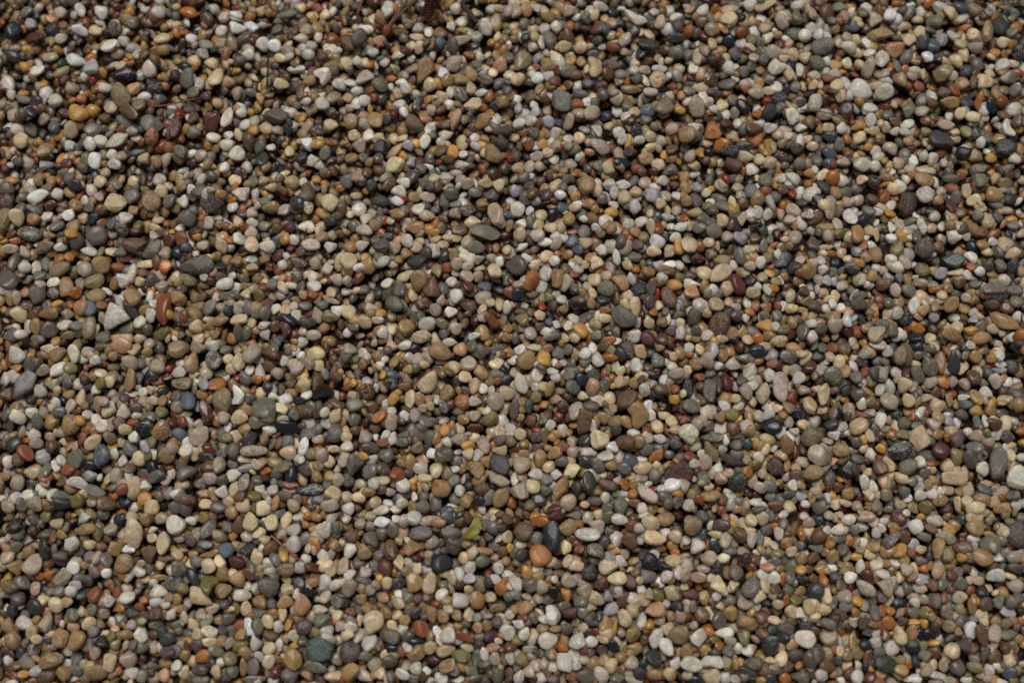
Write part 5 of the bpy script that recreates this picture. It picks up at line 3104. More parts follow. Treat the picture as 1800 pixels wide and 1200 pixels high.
1785 287 65 56 30 br
1933 127 65 56 0 kh
1614 350 65 56 30 kh
1362 466 65 57 -60 lg
2611 765 66 57 20 tp
2135 358 65 56 60 lg
-2957 -393 64 55 -15 lg
-2895 -540 64 55 90 gy s
-2821 -698 63 55 -10 lg
-2168 -719 63 55 60 gn
-2315 -892 63 55 60 tp
-1921 -220 64 56 0 bu
-1767 -220 64 56 0 gn
-1372 -505 64 55 0 tp
-1400 -825 63 55 -15 um
-1731 -659 63 55 90 kh
-642 -484 64 55 -70 lg
-478 -708 63 55 -20 wh
-910 -86 64 56 0 lg
-133 -259 64 56 0 ta
-938 -565 64 55 -10 br
972 -176 64 56 -10 lg
735 -281 64 56 60 ta
344 -71 64 56 90 gn
1082 -58 64 56 80 lg
1165 -905 63 55 0 bu
1089 -770 63 55 0 lg
1927 -1002 63 55 50 bu
2447 -163 64 56 60 bu
2225 -141 64 56 -15 gy
-2758 -1181 63 54 0 um
-1395 -1445 62 54 90 gn
-1474 -1891 62 53 -40 lg
-976 -1580 62 54 90 dg
-402 -1478 62 54 -10 gn
-365 -1621 62 54 -25 tp
-320 -1655 62 54 -50 ta s
-682 -1879 62 53 10 kh
-198 -1726 62 54 90 ta
-179 -1227 63 54 -75 ta
-758 -1983 61 53 60 bu
215 -1564 62 54 0 gy
419 -1903 62 53 -50 tp
939 -1931 62 53 -15 lg
1642 -1285 63 54 35 bu
1507 -1227 63 54 -50 bu
1938 -1883 62 53 -10 kh
1879 -1907 62 53 0 dg
1696 -1396 62 54 20 ye
1746 -1384 62 54 0 br
1315 -1094 63 54 -70 pk
2028 -1160 63 54 90 gy
2064 -1276 63 54 10 kh
-1972 1630 79 49 80 lg q
-1280 2115 71 56 0 bu
-1136 1129 71 53 55 dg
457 1344 71 53 -20 pk
367 1115 71 53 10 tp
354 1218 71 53 0 gn
730 1190 71 53 30 mv
1067 1556 71 54 90 sa
1709 1661 72 54 0 gy
1403 1452 71 53 70 tp
2265 1842 72 54 10 lg
3078 2157 72 54 -60 lg
-2268 412 70 52 0 br
-3014 394 69 52 -20 br
-2267 -1 69 52 0 tp
-274 448 70 52 0 tp
-416 305 69 52 90 gy
-965 69 69 52 0 gn
894 784 70 53 0 te
299 903 70 53 0 wh
602 556 70 52 0 tp
1023 154 69 52 0 gn
52 171 69 52 0 br
121 278 69 52 10 um
2035 547 70 52 70 tp
1461 448 70 52 -10 tp
1606 498 70 52 -60 dg
2575 323 69 52 -25 tp
2623 265 69 52 -50 bu
2329 493 70 52 10 lg
2336 624 70 52 -10 wh
3090 136 69 52 80 lg
2820 233 69 52 25 ta
-2232 -329 68 51 -5 lg
-1588 -196 68 51 -80 lg
-1167 -553 68 51 60 gy
-1338 -770 68 51 -25 gy
-1738 -706 68 51 0 gn
-1683 -294 68 51 -70 ta
-175 -309 68 51 80 lg
-692 -1035 67 50 0 wh
-730 -45 69 52 0 bu
346 -237 68 51 0 gn s
215 -58 69 52 0 kh
566 -1027 67 50 15 gy
1146 -706 68 51 -20 lg s
2666 -804 67 51 0 pk
2312 -1010 67 50 0 tp
2471 -892 67 51 70 ta
2802 -723 68 51 60 gy
2529 -71 69 52 10 gn
2157 -458 68 51 -15 tp
2421 -303 68 51 85 kh
-2158 -1690 66 50 -5 ol
-1362 -1185 67 50 25 tp
-1169 -1223 67 50 0 ta
-842 -1077 67 50 0 tp
-750 -1726 66 49 50 gn s
-573 -2015 65 49 -25 gy
-276 -1702 66 49 -15 um
933 -1661 66 50 -60 ta
650 -1827 66 49 80 kh
512 -1661 66 50 70 dg
1681 -1645 66 50 70 iv
1126 -1847 66 49 -20 ye
2627 -1400 66 50 -20 gy
2414 -1342 67 50 -10 gy
-1414 468 61 59 -20 wh
914 96 60 59 0 kh
1894 -1859 58 56 0 bu
-698 1662 73 52 -5 wh
-1278 1900 65 59 0 lg
-228 8 82 43 25 wh
-666 207 82 43 -70 gn
1560 296 82 43 -65 lg
-1597 -740 80 42 -5 tp
133 -58 90 39 -5 tp
843 1745 81 47 -5 pk
-1559 -1486 60 54 0 lg
157 -1561 60 54 -10 tp
1185 -1795 74 43 -5 ol
1551 -1588 60 54 -20 bu
-192 1575 76 49 -10 lg
1327 1883 76 49 0 ta
1344 2011 77 50 -40 ta
2437 1751 76 49 -80 gy
2611 1330 75 49 5 kh
2898 1372 76 49 -5 ch
-2778 570 74 48 10 lg
-2324 491 74 48 -5 gn
-2707 21 73 47 0 kh
-3119 1004 75 48 -5 ye
-1125 729 74 48 0 dg
-1840 78 73 47 -5 ta
-1721 216 74 48 -20 tp
-1504 78 73 47 15 lg
-874 251 74 48 75 tp
-938 372 74 48 70 ru
1827 770 74 48 -30 lg s
2184 220 74 48 -15 kh
-2999 -191 73 47 -15 ye
-2346 -638 72 47 -20 bu
919 -471 72 47 -10 bu
102 -424 72 47 -75 te
1759 -102 73 47 -10 bu
2383 -220 73 47 -85 ma
2498 -368 72 47 5 tp
-1357 -1823 70 45 -70 lg
-1935 -1617 70 45 0 ta
-311 -2023 70 45 0 lg
1388 -2003 70 45 20 ta
1199 -1181 71 46 -10 bu
1638 -1686 70 45 -15 br
2718 -1210 71 46 0 lg
2017 -1943 70 45 -75 lg
2405 -1694 70 45 -75 ye
-1834 2086 68 56 85 iv q
-1203 1818 67 56 0 ma s
-133 1339 67 55 -20 lg
202 2132 68 56 -70 bu
-2282 354 65 54 0 bu
1676 935 66 55 0 br
2620 -604 64 53 -10 or
-307 -1480 62 51 60 ma
871 -1466 62 51 75 wh
2175 -1148 63 52 -10 lg
2279 -1441 62 51 60 bu
919 -255 68 50 80 lg
-2076 -1433 91 35 5 ta
2408 -462 81 41 85 or
-686 1166 62 57 -30 ye
848 1547 62 58 0 gy
25 1549 62 58 -30 lg
27 2001 63 59 0 ta
1000 1566 63 58 0 tp
2001 1967 63 59 0 lg
2134 2021 63 59 0 dk
1420 1833 63 58 -20 sl
1912 1400 62 58 -60 ru
2184 2035 63 59 90 sl
2971 1462 62 58 -30 lg
-2866 839 61 57 0 ma
-2539 729 61 57 -20 ru
-2409 606 61 57 45 um
-2006 565 61 57 0 sl
-2019 296 61 56 -30 um
-1993 944 62 57 90 lg
-847 620 61 57 0 gy
-906 507 61 57 90 ye
562 889 62 57 90 gy
642 43 60 56 60 gn
172 78 60 56 0 br
1897 665 61 57 -20 gn
2016 593 61 57 0 lg
1098 711 61 57 30 bu
1548 679 61 57 90 te
1647 534 61 57 60 lg
1572 504 61 57 70 kh
1897 480 61 57 50 lg
2750 547 61 57 90 sa
2594 692 61 57 -10 bu
2571 122 60 56 90 la
-2549 -372 60 55 30 mv
-2211 -89 60 56 0 ta
-2543 -943 59 55 0 bu
-2778 -945 59 55 -20 lg
-1790 -681 59 55 90 kh
-1894 -523 59 55 0 tp
-499 -376 60 55 -30 sa s
-756 -80 60 56 -30 mv
982 -111 60 56 -50 bu
822 -411 60 55 -60 wh
601 -74 60 56 50 kh
943 -706 59 55 40 um
1944 -905 59 55 70 br
2098 -617 59 55 60 ye
2278 -189 60 56 -10 gy
-2746 -1474 58 54 0 nv
-2602 -1580 58 54 0 bu
-2164 -1572 58 54 0 or
-2137 -1384 58 54 90 gy s
-896 -1123 59 54 70 tp
-984 -1090 59 54 90 lg
-724 -1596 58 54 -70 gy
-882 -1560 58 54 0 ta q
-12 -1653 58 54 0 lg
-137 -1466 58 54 90 dg
270 -1363 58 54 60 br
643 -1750 58 54 90 tp
1939 -1943 57 53 70 bu
1576 -1379 58 54 0 kh
1871 -1123 59 54 0 nv
2359 -1289 58 54 -20 ru
2413 -1564 58 54 -35 tp
2869 -1839 58 53 90 br
2835 -1686 58 54 -20 ta
-1606 495 68 50 0 wh
-1792 1078 66 53 80 iv
-170 1756 67 54 0 ta
-231 1292 67 53 30 lg
-111 1499 67 53 -60 ch
-935 1433 67 53 0 sa
-791 1391 67 53 20 dg
-733 1890 67 54 0 ye
440 1804 67 54 -70 ta
169 1815 67 54 15 la
696 1264 66 53 60 lg
1516 2166 68 54 -70 lg
1542 2001 68 54 90 lg
1597 1185 66 53 60 ye
1423 1386 67 53 90 lg
1878 1222 66 53 0 bu
2985 2055 68 54 5 kh
2804 1708 67 54 70 lg
2974 1575 67 54 90 kh
2601 1396 67 53 -15 ru
2315 1443 67 53 30 ta
2278 1339 67 53 10 bu
2785 1283 67 53 -15 bu
2934 1250 66 53 75 lg
-2771 207 78 43 0 ye
-2220 652 66 52 -50 lg
-1294 538 65 52 -10 um
-1550 990 66 53 60 tp
-1753 262 78 43 10 gn
-1728 167 65 52 80 nv
-1586 87 65 52 60 bu
-1860 30 65 52 90 ta
-636 843 66 53 0 br
-941 439 65 52 -5 wh
-422 87 65 52 -40 kh
-957 109 65 52 -20 ye
-18 711 79 44 80 ta
405 549 65 52 0 sl
484 216 65 52 -70 ta
970 466 78 44 0 wh
39 332 65 52 -15 pk
840 34 77 43 0 kh
1926 1027 66 53 70 bu
1480 507 65 52 90 sa
1954 207 65 52 60 lg
1819 83 65 52 -5 lg
1491 207 65 52 -80 or
1323 220 65 52 85 bu
2920 538 65 52 -20 bu
2584 193 78 43 60 ta
2258 802 79 44 0 lg
2455 638 66 52 60 lg
2825 167 65 52 5 lg
2478 140 65 52 0 tp
-2944 -570 76 42 80 tp
-2654 -664 76 42 85 ta
-2082 -246 64 51 -10 ma
-1451 -565 76 42 -10 lg
-1130 -220 64 51 90 gy
-1440 -638 76 42 75 gn
-1495 -753 63 51 60 ta
-1930 -574 64 51 60 kh
-758 -867 63 51 10 bu
-319 -1044 63 50 0 ol
-875 -124 64 51 -70 lg
-755 -600 64 51 50 lg
-889 -723 76 42 -5 ye
976 -565 64 51 0 bu
777 -740 63 51 -10 lg
157 -676 63 51 0 um
229 -535 64 51 60 lg
431 -355 64 51 -15 bu
309 -146 64 51 0 gy
430 -49 64 52 0 br
1877 -67 64 52 80 gn
1142 -67 64 52 -60 bu
1917 -753 63 51 10 sa
1394 -1002 76 42 -85 ta
2214 -587 64 51 -10 br
2657 -939 63 50 5 ta
2419 -909 63 50 50 la
2901 -935 63 50 -15 tp
2499 -634 64 51 -10 gy
2834 -514 76 42 75 lg
2771 -49 64 52 0 lg
3071 -181 64 51 60 lg
2854 -150 64 51 -20 tp
-2126 -1206 63 50 -15 bu
-2649 -1189 63 50 -10 ta
-2559 -1289 63 50 20 gy
-2706 -1519 62 50 0 gy
-2303 -1613 74 41 -5 ye
-2757 -1791 62 49 0 bu
-2588 -1931 62 49 0 lg
-2330 -1779 62 49 50 ol
-2722 -1641 62 50 70 sa
-1597 -1260 63 50 15 kh
-1150 -1433 75 42 -20 sa
-1406 -1588 62 50 90 dg
-1657 -1621 74 41 -5 bu
-1273 -1621 62 50 90 tp
-442 -1285 63 50 -50 gn
-608 -1839 62 49 -60 lg
-202 -1669 62 50 60 gn
-29 -1416 75 42 -10 lg
-193 -1823 62 49 0 dg
-16 -1983 61 49 90 ma
-189 -1774 62 49 20 gn
759 -1502 62 50 -75 lg
902 -1588 62 50 -20 gy
150 -1388 62 50 0 lg
1669 -1935 62 49 75 or
1533 -1081 63 50 -55 gy
1974 -1309 62 50 60 tp
1524 -1539 62 50 -35 tp
2251 -1140 75 42 -10 ta
2165 -1556 62 50 -10 um
2448 -1939 62 49 85 bu
2393 -1827 62 49 70 kh
2684 -1899 62 49 -50 gy
2282 -1690 62 50 -10 br
2552 -1787 82 37 30 dg
2750 -2015 61 49 0 pk
-887 1861 65 56 20 la
-1595 877 63 54 0 ta
-126 507 63 54 0 pk
-298 1410 60 58 0 kh
-111 1381 60 58 0 lg
683 1963 61 59 0 or
1670 788 75 46 -85 ta
1420 898 60 57 0 tp
1440 229 74 45 -80 lg
-626 -124 58 56 -25 lg
-2377 -1412 57 54 -20 wh
-1302 1518 71 49 -15 wh
-532 2001 72 50 80 lg
205 1532 71 49 -30 br
2006 1689 72 49 -20 ru
1617 1589 71 49 -15 bu
1511 1881 72 49 0 bu
1582 1861 72 49 -5 gn
1613 1363 71 49 -10 lg
1621 1330 71 49 20 lg
3186 1790 72 49 -10 bu
-2336 314 69 48 0 ru
-2209 706 70 48 0 bu
-2339 674 70 48 0 ma
-1593 441 70 48 -5 bu
-26 56 69 47 30 ta
-851 180 69 48 0 lg
381 305 69 48 -70 gy
2406 624 70 48 -25 ye
-2377 -909 67 46 -5 gn
-1333 -150 69 47 60 bu
-1827 -798 67 46 20 um
-669 -120 69 47 75 ta
263 -587 68 47 0 ta
625 -172 69 47 60 lg
244 -211 68 47 -5 lg
641 -825 67 46 -60 nv
2671 -268 68 47 80 pk
-2585 -1851 66 45 -75 lg
-2692 -1839 66 45 -10 tp
-1967 -1210 67 46 -15 tp
-1916 -1494 66 46 -60 um
-424 -1791 66 45 -60 lg
-159 -1135 67 46 80 gy s
804 -1531 66 46 75 tp
600 -1726 91 33 88 ye
1589 -1568 66 46 75 or
1300 -1931 66 45 -70 ta
2033 -1314 67 46 -5 ye
2739 -1453 66 46 -10 bu
2930 -1686 66 45 0 kh
3002 1157 66 51 -10 ye
-1699 743 66 51 -80 bu
2421 363 65 50 -70 ta
-1427 -1352 62 48 0 lg
366 2045 63 56 10 or
172 1101 62 55 -20 tp
734 624 61 54 20 or
-2552 -471 60 53 -5 lg
-276 -1169 59 52 60 tp
399 -1272 58 52 -10 ru
884 2089 65 54 0 sl
-1351 332 78 42 0 lg
2255 656 79 42 -70 bu
-1123 -462 61 51 80 iv
-1506 -916 61 50 0 lg
1643 -951 76 40 -5 gy
2439 -1617 74 40 -5 or
-1653 1592 70 49 -10 gy
-1639 332 82 39 0 ta
2142 -337 81 38 -30 sa
2954 -194 81 39 -10 la
527 -1792 67 43 -5 bu
174 1594 76 45 80 ta
1279 2089 77 45 -70 gy
2389 1742 76 45 80 or
-2300 1004 75 44 -75 mv
-1532 498 74 44 0 ta s
372 679 74 44 0 ru
733 367 74 43 -70 la
-460 -368 72 43 -75 lg
1739 -676 72 42 -75 ma
-2159 -1449 71 42 5 ta
-2895 -1995 70 41 -15 ru
-1258 -1823 70 41 0 ye
-379 -1714 70 41 0 ta
278 -1412 71 42 0 br
462 -1669 70 41 35 gn
1607 -1334 71 42 10 gn
2579 -1369 71 42 5 ta
2342 -1919 70 41 -75 nv
425 1166 57 57 0 lg
-2735 511 57 57 0 or
-1833 412 56 56 40 sa
-1808 21 56 56 0 ta
546 656 57 57 0 kh
460 327 56 56 30 tp
227 260 56 56 0 kh
1603 69 56 56 0 lg
2788 390 56 56 20 lg
2430 665 57 57 -40 bu
2194 162 56 56 -30 kh
-2519 -993 55 55 40 tp
-1781 -591 55 55 0 sa
982 -316 55 55 0 ru
72 -647 55 55 0 ta
285 -467 55 55 -20 re
408 -951 55 55 60 ol
1343 -376 55 55 40 bu
1629 -471 55 55 -40 ta
1895 -141 56 56 20 lg
1700 -791 55 55 -40 ta
1407 -740 55 55 0 pk
-2933 -1915 53 53 0 lg
-2000 -1556 54 54 0 ta
-796 -1478 54 54 0 tp
-317 -1722 54 54 0 ta
1878 -1243 54 54 -20 or
2111 -1572 54 54 -40 gy
2915 -1827 53 53 0 gn
-1701 1443 61 55 0 lg
-808 1799 63 54 90 lg
-645 1910 63 54 -20 cr
-231 2118 63 54 -70 bu
-99 1842 63 54 90 ta
540 1929 63 54 -20 dg s
473 1513 62 54 15 wh
771 1727 63 54 90 lg
1235 1190 62 53 0 ch
3074 1857 63 54 -30 ye
-2603 278 61 52 70 ol
-2975 278 61 52 -20 sa
-2888 332 61 52 0 tp
-2192 211 61 52 90 lg
-2643 34 60 52 10 um
-1554 145 60 52 50 gy
-1270 47 60 52 60 bu
-818 674 61 52 10 ru
-200 489 61 52 0 tp
405 498 61 52 -70 cr
303 233 61 52 0 lg
494 282 61 52 90 bu
864 154 60 52 60 or
117 158 60 52 50 br
378 -6 60 52 -15 bu
345 69 60 52 90 lg
1312 972 62 53 90 tp
1214 930 62 53 15 bu
1908 426 61 52 20 lg
1260 269 61 52 50 gy
1496 323 61 52 10 lg
2817 114 60 52 0 la
3088 341 61 52 0 dg
-2399 -531 89 34 80 tp
-2332 -376 60 51 90 mv
-2068 -867 59 51 30 lg
-1087 -842 59 51 90 ta
-1672 -770 59 51 0 gy
-109 -901 59 50 0 ch
-419 -220 60 51 60 kh
613 -424 60 51 -60 ta
612 -242 60 51 -10 or
655 -198 60 51 60 bu
411 -189 60 51 0 ta
261 -250 60 51 0 lg
21 -285 60 51 20 bu
51 -398 60 51 0 ta
719 -947 59 50 50 or
1955 -402 60 51 -15 kh
1202 -216 60 51 0 gn
1538 -960 59 50 0 gy
2131 -220 60 51 60 ru
2136 -523 59 51 90 dg
2209 -676 59 51 -40 ye
-2004 -1392 58 50 70 lg
-1905 -1106 59 50 10 lg
-496 -1301 58 50 0 bu
351 -1210 58 50 -15 br
274 -1482 58 50 -60 ru
663 -1297 58 50 -30 tp
412 -1726 58 49 5 tp
680 -1983 57 49 0 tp
1877 -1077 59 50 -20 tp
1548 -1342 58 50 -30 gy
1939 -1608 58 50 -20 gy
2050 -1218 58 50 -25 ru
2428 -1388 58 50 10 or
2404 -1645 58 50 -50 ol
2134 -1987 57 49 -10 sa
2704 -1673 58 50 60 gy
2601 -1661 58 50 0 bu
2353 -1807 58 49 90 gy
2682 -1379 58 50 90 br
2340 692 70 45 85 lg
727 -585 68 44 0 lg
-389 1594 67 49 -75 lg
-681 1447 67 49 -75 lg
40 1476 67 49 80 la
1729 1608 67 49 80 dg
1981 1339 67 49 -5 bu q
2488 1746 67 49 70 or
2350 1353 67 49 80 tp
2569 1157 66 49 80 lg
-3085 652 66 48 0 br
-1496 953 66 48 0 bu
-2023 21 65 47 15 gy
-1930 1004 66 48 70 lg
-753 507 65 48 0 gn
-433 233 65 48 80 tp
1024 898 66 48 -50 lg
321 963 66 48 75 gn
1639 661 66 48 -75 ma
1586 412 65 48 -15 ye
2664 629 66 48 -70 lg
-2498 -578 64 47 90 ta
-626 -676 63 47 60 br
-356 -578 64 47 70 gy
-723 -933 63 46 0 pk
-527 -170 64 47 -15 bu
290 -324 64 47 -15 kh
364 -159 64 47 70 gy
390 -106 64 47 75 ta
724 -888 63 46 -70 ta
1840 -316 64 47 -5 bu
1871 -664 63 47 -25 lg
1592 -437 64 47 0 bu
2506 -800 63 46 -5 bu
2543 -939 63 46 70 lg
2122 -150 64 47 -10 mv
-2179 -1604 62 45 0 ru
-1383 -2023 61 45 0 lg
-942 -1637 62 45 0 ru
-37 -1462 62 46 10 or
-8 -1482 62 46 70 lg
54 -1247 63 46 -5 lg
613 -1281 63 46 -10 ye
62 -1669 62 45 -15 br
1012 -1486 62 46 80 bu
1558 -1835 62 45 -70 bu
1487 -1633 62 45 -15 ma
2144 -1177 63 46 -75 lg
2682 -1318 62 46 -70 kh
2722 -1402 62 46 -70 lg
2346 -1437 62 46 0 ta
2448 -1669 62 45 -60 kh
2298 -1899 62 45 70 pk
-1753 1737 74 45 -10 ye
-2133 -1156 69 42 0 cr
-134 216 59 52 0 bu
266 638 59 52 0 lg
569 -250 73 41 -40 br
2456 -1811 70 39 -5 ye
72 -702 59 49 -10 sa
1892 -1379 58 48 -15 lg
-707 861 69 46 -20 wh
846 1670 81 40 -75 iv
-351 852 79 40 -3 gy
968 765 79 39 -5 lg
-2409 -859 76 38 75 bu
-1320 -930 76 38 -5 re
2782 -518 76 38 -85 sl
2101 -467 77 38 -35 ru
-164 -1935 74 37 0 gn
1710 -1560 75 37 -10 ch
2537 -2023 74 37 0 tp
-2275 298 56 54 0 lg
-868 797 57 54 0 tp
1746 917 57 55 90 re
-13 1689 72 45 10 bu
-1019 1632 72 45 0 lg
1172 1171 71 44 -60 ye
2670 2006 72 45 0 gn
-1658 706 70 44 -15 ru
-428 586 70 44 0 bu
-349 633 70 44 0 bu
270 448 70 43 25 nv
2074 448 70 43 0 gy
1545 145 69 43 -20 gn
2132 466 70 44 -25 ye
-2719 -583 68 42 -15 tp
684 -263 68 43 60 bu
673 -947 67 42 -5 la
902 -1044 67 42 0 ta
1362 -422 68 43 10 lg
1889 -630 68 42 -10 pk
2965 -159 69 43 -5 lg
-1037 -1144 67 42 -80 gn
33 -1803 66 41 -15 ta
1498 -1911 66 41 -5 bu
1054 -1604 66 41 90 gy
2374 -1384 67 42 -75 bu
2809 -1819 66 41 75 bu
1937 576 83 37 0 tp
1767 180 82 36 -5 ye
-1291 1580 64 49 80 lg
-1928 1551 58 54 0 mv
-1779 1294 58 53 0 wh t
-238 1900 58 54 0 dg
631 1967 59 54 0 tp
133 1898 58 54 0 lg
1609 1532 58 54 0 re
2037 2064 59 54 -20 sl
2066 2016 59 54 0 ta
1729 1818 58 54 20 bu
1361 1823 58 54 90 bu
1267 1463 58 53 10 lg
1468 1419 58 53 0 tp
1863 1278 58 53 0 bu
3034 2113 59 54 90 gy
-2571 898 57 53 0 tp
-1957 543 57 52 -50 lg
-1216 1009 57 53 0 ye
-1810 265 56 52 0 lg
-819 507 57 52 0 gn
-697 498 57 52 0 ta
-31 556 57 52 60 bu
54 715 57 53 0 wh
327 8 56 52 0 bu
456 30 56 52 -60 ta
1410 1004 57 53 0 kh
1831 269 56 52 20 lg
1120 47 56 52 90 um
2154 61 56 52 0 sa
2659 74 56 52 90 bu s
2774 247 56 52 0 tp
2817 439 57 52 0 or
-2576 -415 55 51 0 kh
-2529 -419 55 51 90 nv
-2411 -115 56 51 50 ta
-1849 -676 55 51 90 tp
-1820 -376 55 51 90 ta
-1463 -951 55 50 0 tp
-536 -437 55 51 0 tp
-968 -350 55 51 30 tp
865 -774 55 51 0 bu
2019 -574 55 51 -50 lg
1350 -294 56 51 90 la
1138 -237 64 44 0 ru
1693 -570 55 51 -30 pk
1497 -825 55 51 90 pk
2107 -672 55 51 20 bu
2731 -838 55 51 0 br
2502 -583 55 51 20 tp
2984 -250 56 51 0 ta
2859 -272 56 51 -15 gy
2231 -651 55 51 60 um
-1682 -1919 53 49 50 lg
-1212 -1326 54 50 -60 lg
-608 -1347 54 50 90 lg
-558 -1330 54 50 -60 ma
-667 -1529 62 43 -80 wh
-441 -1746 54 49 -20 wh
-100 -1256 54 50 20 gn
723 -1408 54 50 0 br
787 -1742 54 49 -30 ru
371 -1698 54 50 30 kh
587 -1867 53 49 20 gy
87 -1694 54 50 20 br
1773 -1437 54 50 90 br
1698 -1252 54 50 0 gy
1220 -1600 54 50 0 bu
1553 -1637 54 50 0 ol
1431 -1604 54 50 0 lg
1265 -1094 54 50 75 ta
1860 -1164 54 50 90 lg
1472 -1272 54 50 70 ta
1772 -1742 54 49 0 br
2475 -1367 54 50 90 ta
2794 -1498 54 50 0 bu
2215 -1633 54 50 0 ye
2004 -1637 54 50 0 ye
902 1349 62 49 0 lg
1416 2006 63 50 70 lg
1972 1532 62 49 80 ma
1483 1604 63 49 20 or
2402 1325 62 49 10 lg
-1742 620 61 48 -10 or
-1014 296 61 48 0 lg
-925 17 60 47 0 br
110 802 61 48 -75 wh
135 439 61 48 0 bu
1656 114 60 47 20 ta
2959 602 61 48 -20 wh
-1380 -146 60 47 60 lg
-1102 -766 59 46 0 tp
-124 -320 60 47 80 lg
708 -842 59 46 0 tp
1457 -391 60 47 80 bu
1713 -897 59 46 -60 ta
-2963 -1621 58 45 90 cr
-1067 -1301 58 46 -70 tp
-1291 -1326 58 46 70 tp
-678 -1098 59 46 10 lg
1262 -1971 57 45 -20 mv
-121 1708 56 56 0 bu
-988 1804 56 56 0 lg
-1003 39 53 53 0 wh
-1855 118 69 41 0 bu
1634 981 70 42 -70 ye
1719 1344 76 40 0 pk
-2532 543 74 39 85 kh
-1805 309 74 39 -15 ye
-2922 -102 73 39 70 ye
-551 -901 72 38 75 ta
1646 -774 72 38 80 ta
-2082 -1947 70 37 -35 gn
-1883 -1827 70 37 -70 br
-689 -1677 70 37 -25 ru
-644 -1923 70 37 75 br
2928 -1425 71 37 -20 bu
727 1250 84 35 70 ye
1639 1227 84 35 80 tp
-1756 25 82 34 75 br
-2703 -1198 79 33 -85 br
604 1353 58 52 0 bu
-629 -198 56 50 10 ta
-138 -1200 54 48 0 gy
2126 -1754 54 48 90 lg
-274 1842 67 45 0 or
148 1761 67 45 0 ru
1408 1756 67 45 -10 cr
1367 1592 67 45 15 or
1765 1485 67 45 20 bu s
-2382 504 65 44 0 ru
-1380 369 65 43 0 ru
-816 802 66 44 -75 gy
-467 615 65 44 0 bu
636 -19 64 43 10 lg
1361 189 65 43 0 pk
2370 372 65 43 80 gy
-2277 -518 64 42 0 ru
-1071 -676 63 42 0 bu
-176 -1035 63 42 -80 lg
-763 -402 64 43 75 lg
-436 -668 63 42 60 ta
2012 -376 64 43 -10 or
1442 -702 63 42 10 ta
1303 -956 63 42 -10 lg
1882 -968 63 42 80 lg
1819 -880 63 42 5 tp
2742 -106 64 43 80 tp
-2521 -1629 62 41 -65 bu
-1307 -1710 62 41 80 ye
-994 -1863 62 41 80 bu
-739 -1879 62 41 80 bu
-478 -1774 62 41 80 kh
606 -1144 63 42 10 ma
609 -1803 62 41 -60 lg
251 -1734 62 41 0 ta
1552 -1252 63 42 -60 lg
2635 -2023 61 41 0 lg
-443 1253 60 49 -5 lg
-305 1171 60 49 -10 lg
1536 1435 61 49 0 or
808 -892 57 46 0 lg
-933 1792 56 54 0 cr
144 1960 56 54 0 bu
-1654 202 54 52 0 pk
-797 -175 53 51 20 lg
373 -1939 51 49 0 lg
-90 1972 63 47 80 bu
-687 1269 71 40 10 bu
719 1860 54 54 0 tp
995 1143 71 40 15 ru
1710 1914 54 54 0 ma
1690 1972 54 54 40 ta
1228 1250 66 43 5 bu
-3079 167 52 52 0 gy
-1167 986 53 53 0 ye
-1512 903 53 53 0 gy
-1331 193 52 52 0 lg
-1521 314 52 52 0 ru
-1273 265 52 52 0 ta
-204 441 70 39 5 bu
-34 3 52 52 0 ta
202 963 53 53 0 ta
213 466 52 52 0 sa
182 251 69 39 85 kh
1690 843 53 53 0 or
2068 493 52 52 0 bu
2590 430 52 52 -20 bu
2248 453 52 52 30 wh
2291 430 52 52 0 tp
-2439 -80 52 52 0 ta
-1396 -311 68 38 80 br
-494 -419 51 51 0 bu
-999 -471 68 38 -65 bu
582 -194 64 41 85 kh
702 -194 51 51 0 ol
1070 -194 51 51 0 bu
1347 -505 76 34 10 ye
1585 -402 77 34 -10 gn
2076 -115 51 51 0 bu
-2151 -1895 49 49 0 ma
-2196 -1367 67 37 15 ta
-491 -1347 50 50 0 gy
-360 -1123 50 50 0 bu
-352 -1498 75 33 -75 pk
-492 -1971 49 49 -30 wh
-63 -1148 67 38 -5 br
-237 -1314 50 50 -20 gn
81 -1547 62 40 -5 bu
460 -1867 49 49 0 gy
690 -1871 49 49 0 ta
17 -1621 50 50 0 ta
1409 -1164 63 40 -5 bu
1489 -1588 66 37 -15 ch
2105 -1198 67 38 -80 kh
-1515 1227 58 49 0 iv
648 1580 58 49 0 pk
86 1963 59 50 0 dg
350 1269 58 49 0 lg
2002 1799 58 49 -60 wh
1565 1642 58 49 70 ye
1410 1680 58 49 -30 lg
1916 1274 58 49 60 gn
-2648 871 57 48 90 lg
-1559 52 56 47 0 or
-1963 34 56 47 -60 ta
857 475 57 48 -60 sl
1658 205 56 48 90 lg
1918 180 56 48 0 lg
1871 96 56 47 0 gy
2795 629 57 48 -10 lg
2862 140 56 47 10 bu
-2773 -600 55 47 0 tp
-2774 -888 55 46 0 pk
-2020 -642 55 47 90 or
-603 -561 55 47 60 gy
-597 -909 55 46 0 or
888 -918 55 46 -10 lg
540 -829 55 46 0 bu
1331 -85 56 47 -15 sa
1257 -681 55 47 -15 lg
1793 -981 55 46 15 kh
2353 -968 55 46 20 wh
2998 -651 55 47 0 bu
2422 -359 55 47 90 gy
-2072 -1363 54 46 90 bu
-2310 -1189 54 46 -60 tp
-2773 -1682 54 45 0 ta
182 -1677 54 45 -35 lg
745 -1367 54 46 25 mv
755 -1927 53 45 0 dk
25 -1351 54 46 15 ol
1197 -1543 54 46 30 lg
1735 -1077 54 46 0 pk
1855 -1289 54 46 0 ta
2158 -1218 54 46 20 tp
2640 -1324 54 46 0 ye
2241 -1457 54 46 50 bu
2309 -1931 53 45 50 or
-771 647 74 37 0 te
-890 -1686 70 35 85 bu
-528 1547 61 46 0 ye
404 859 60 46 0 wh
-1222 1350 62 44 10 te
1140 2144 63 45 0 sa
1900 1623 63 45 60 bu
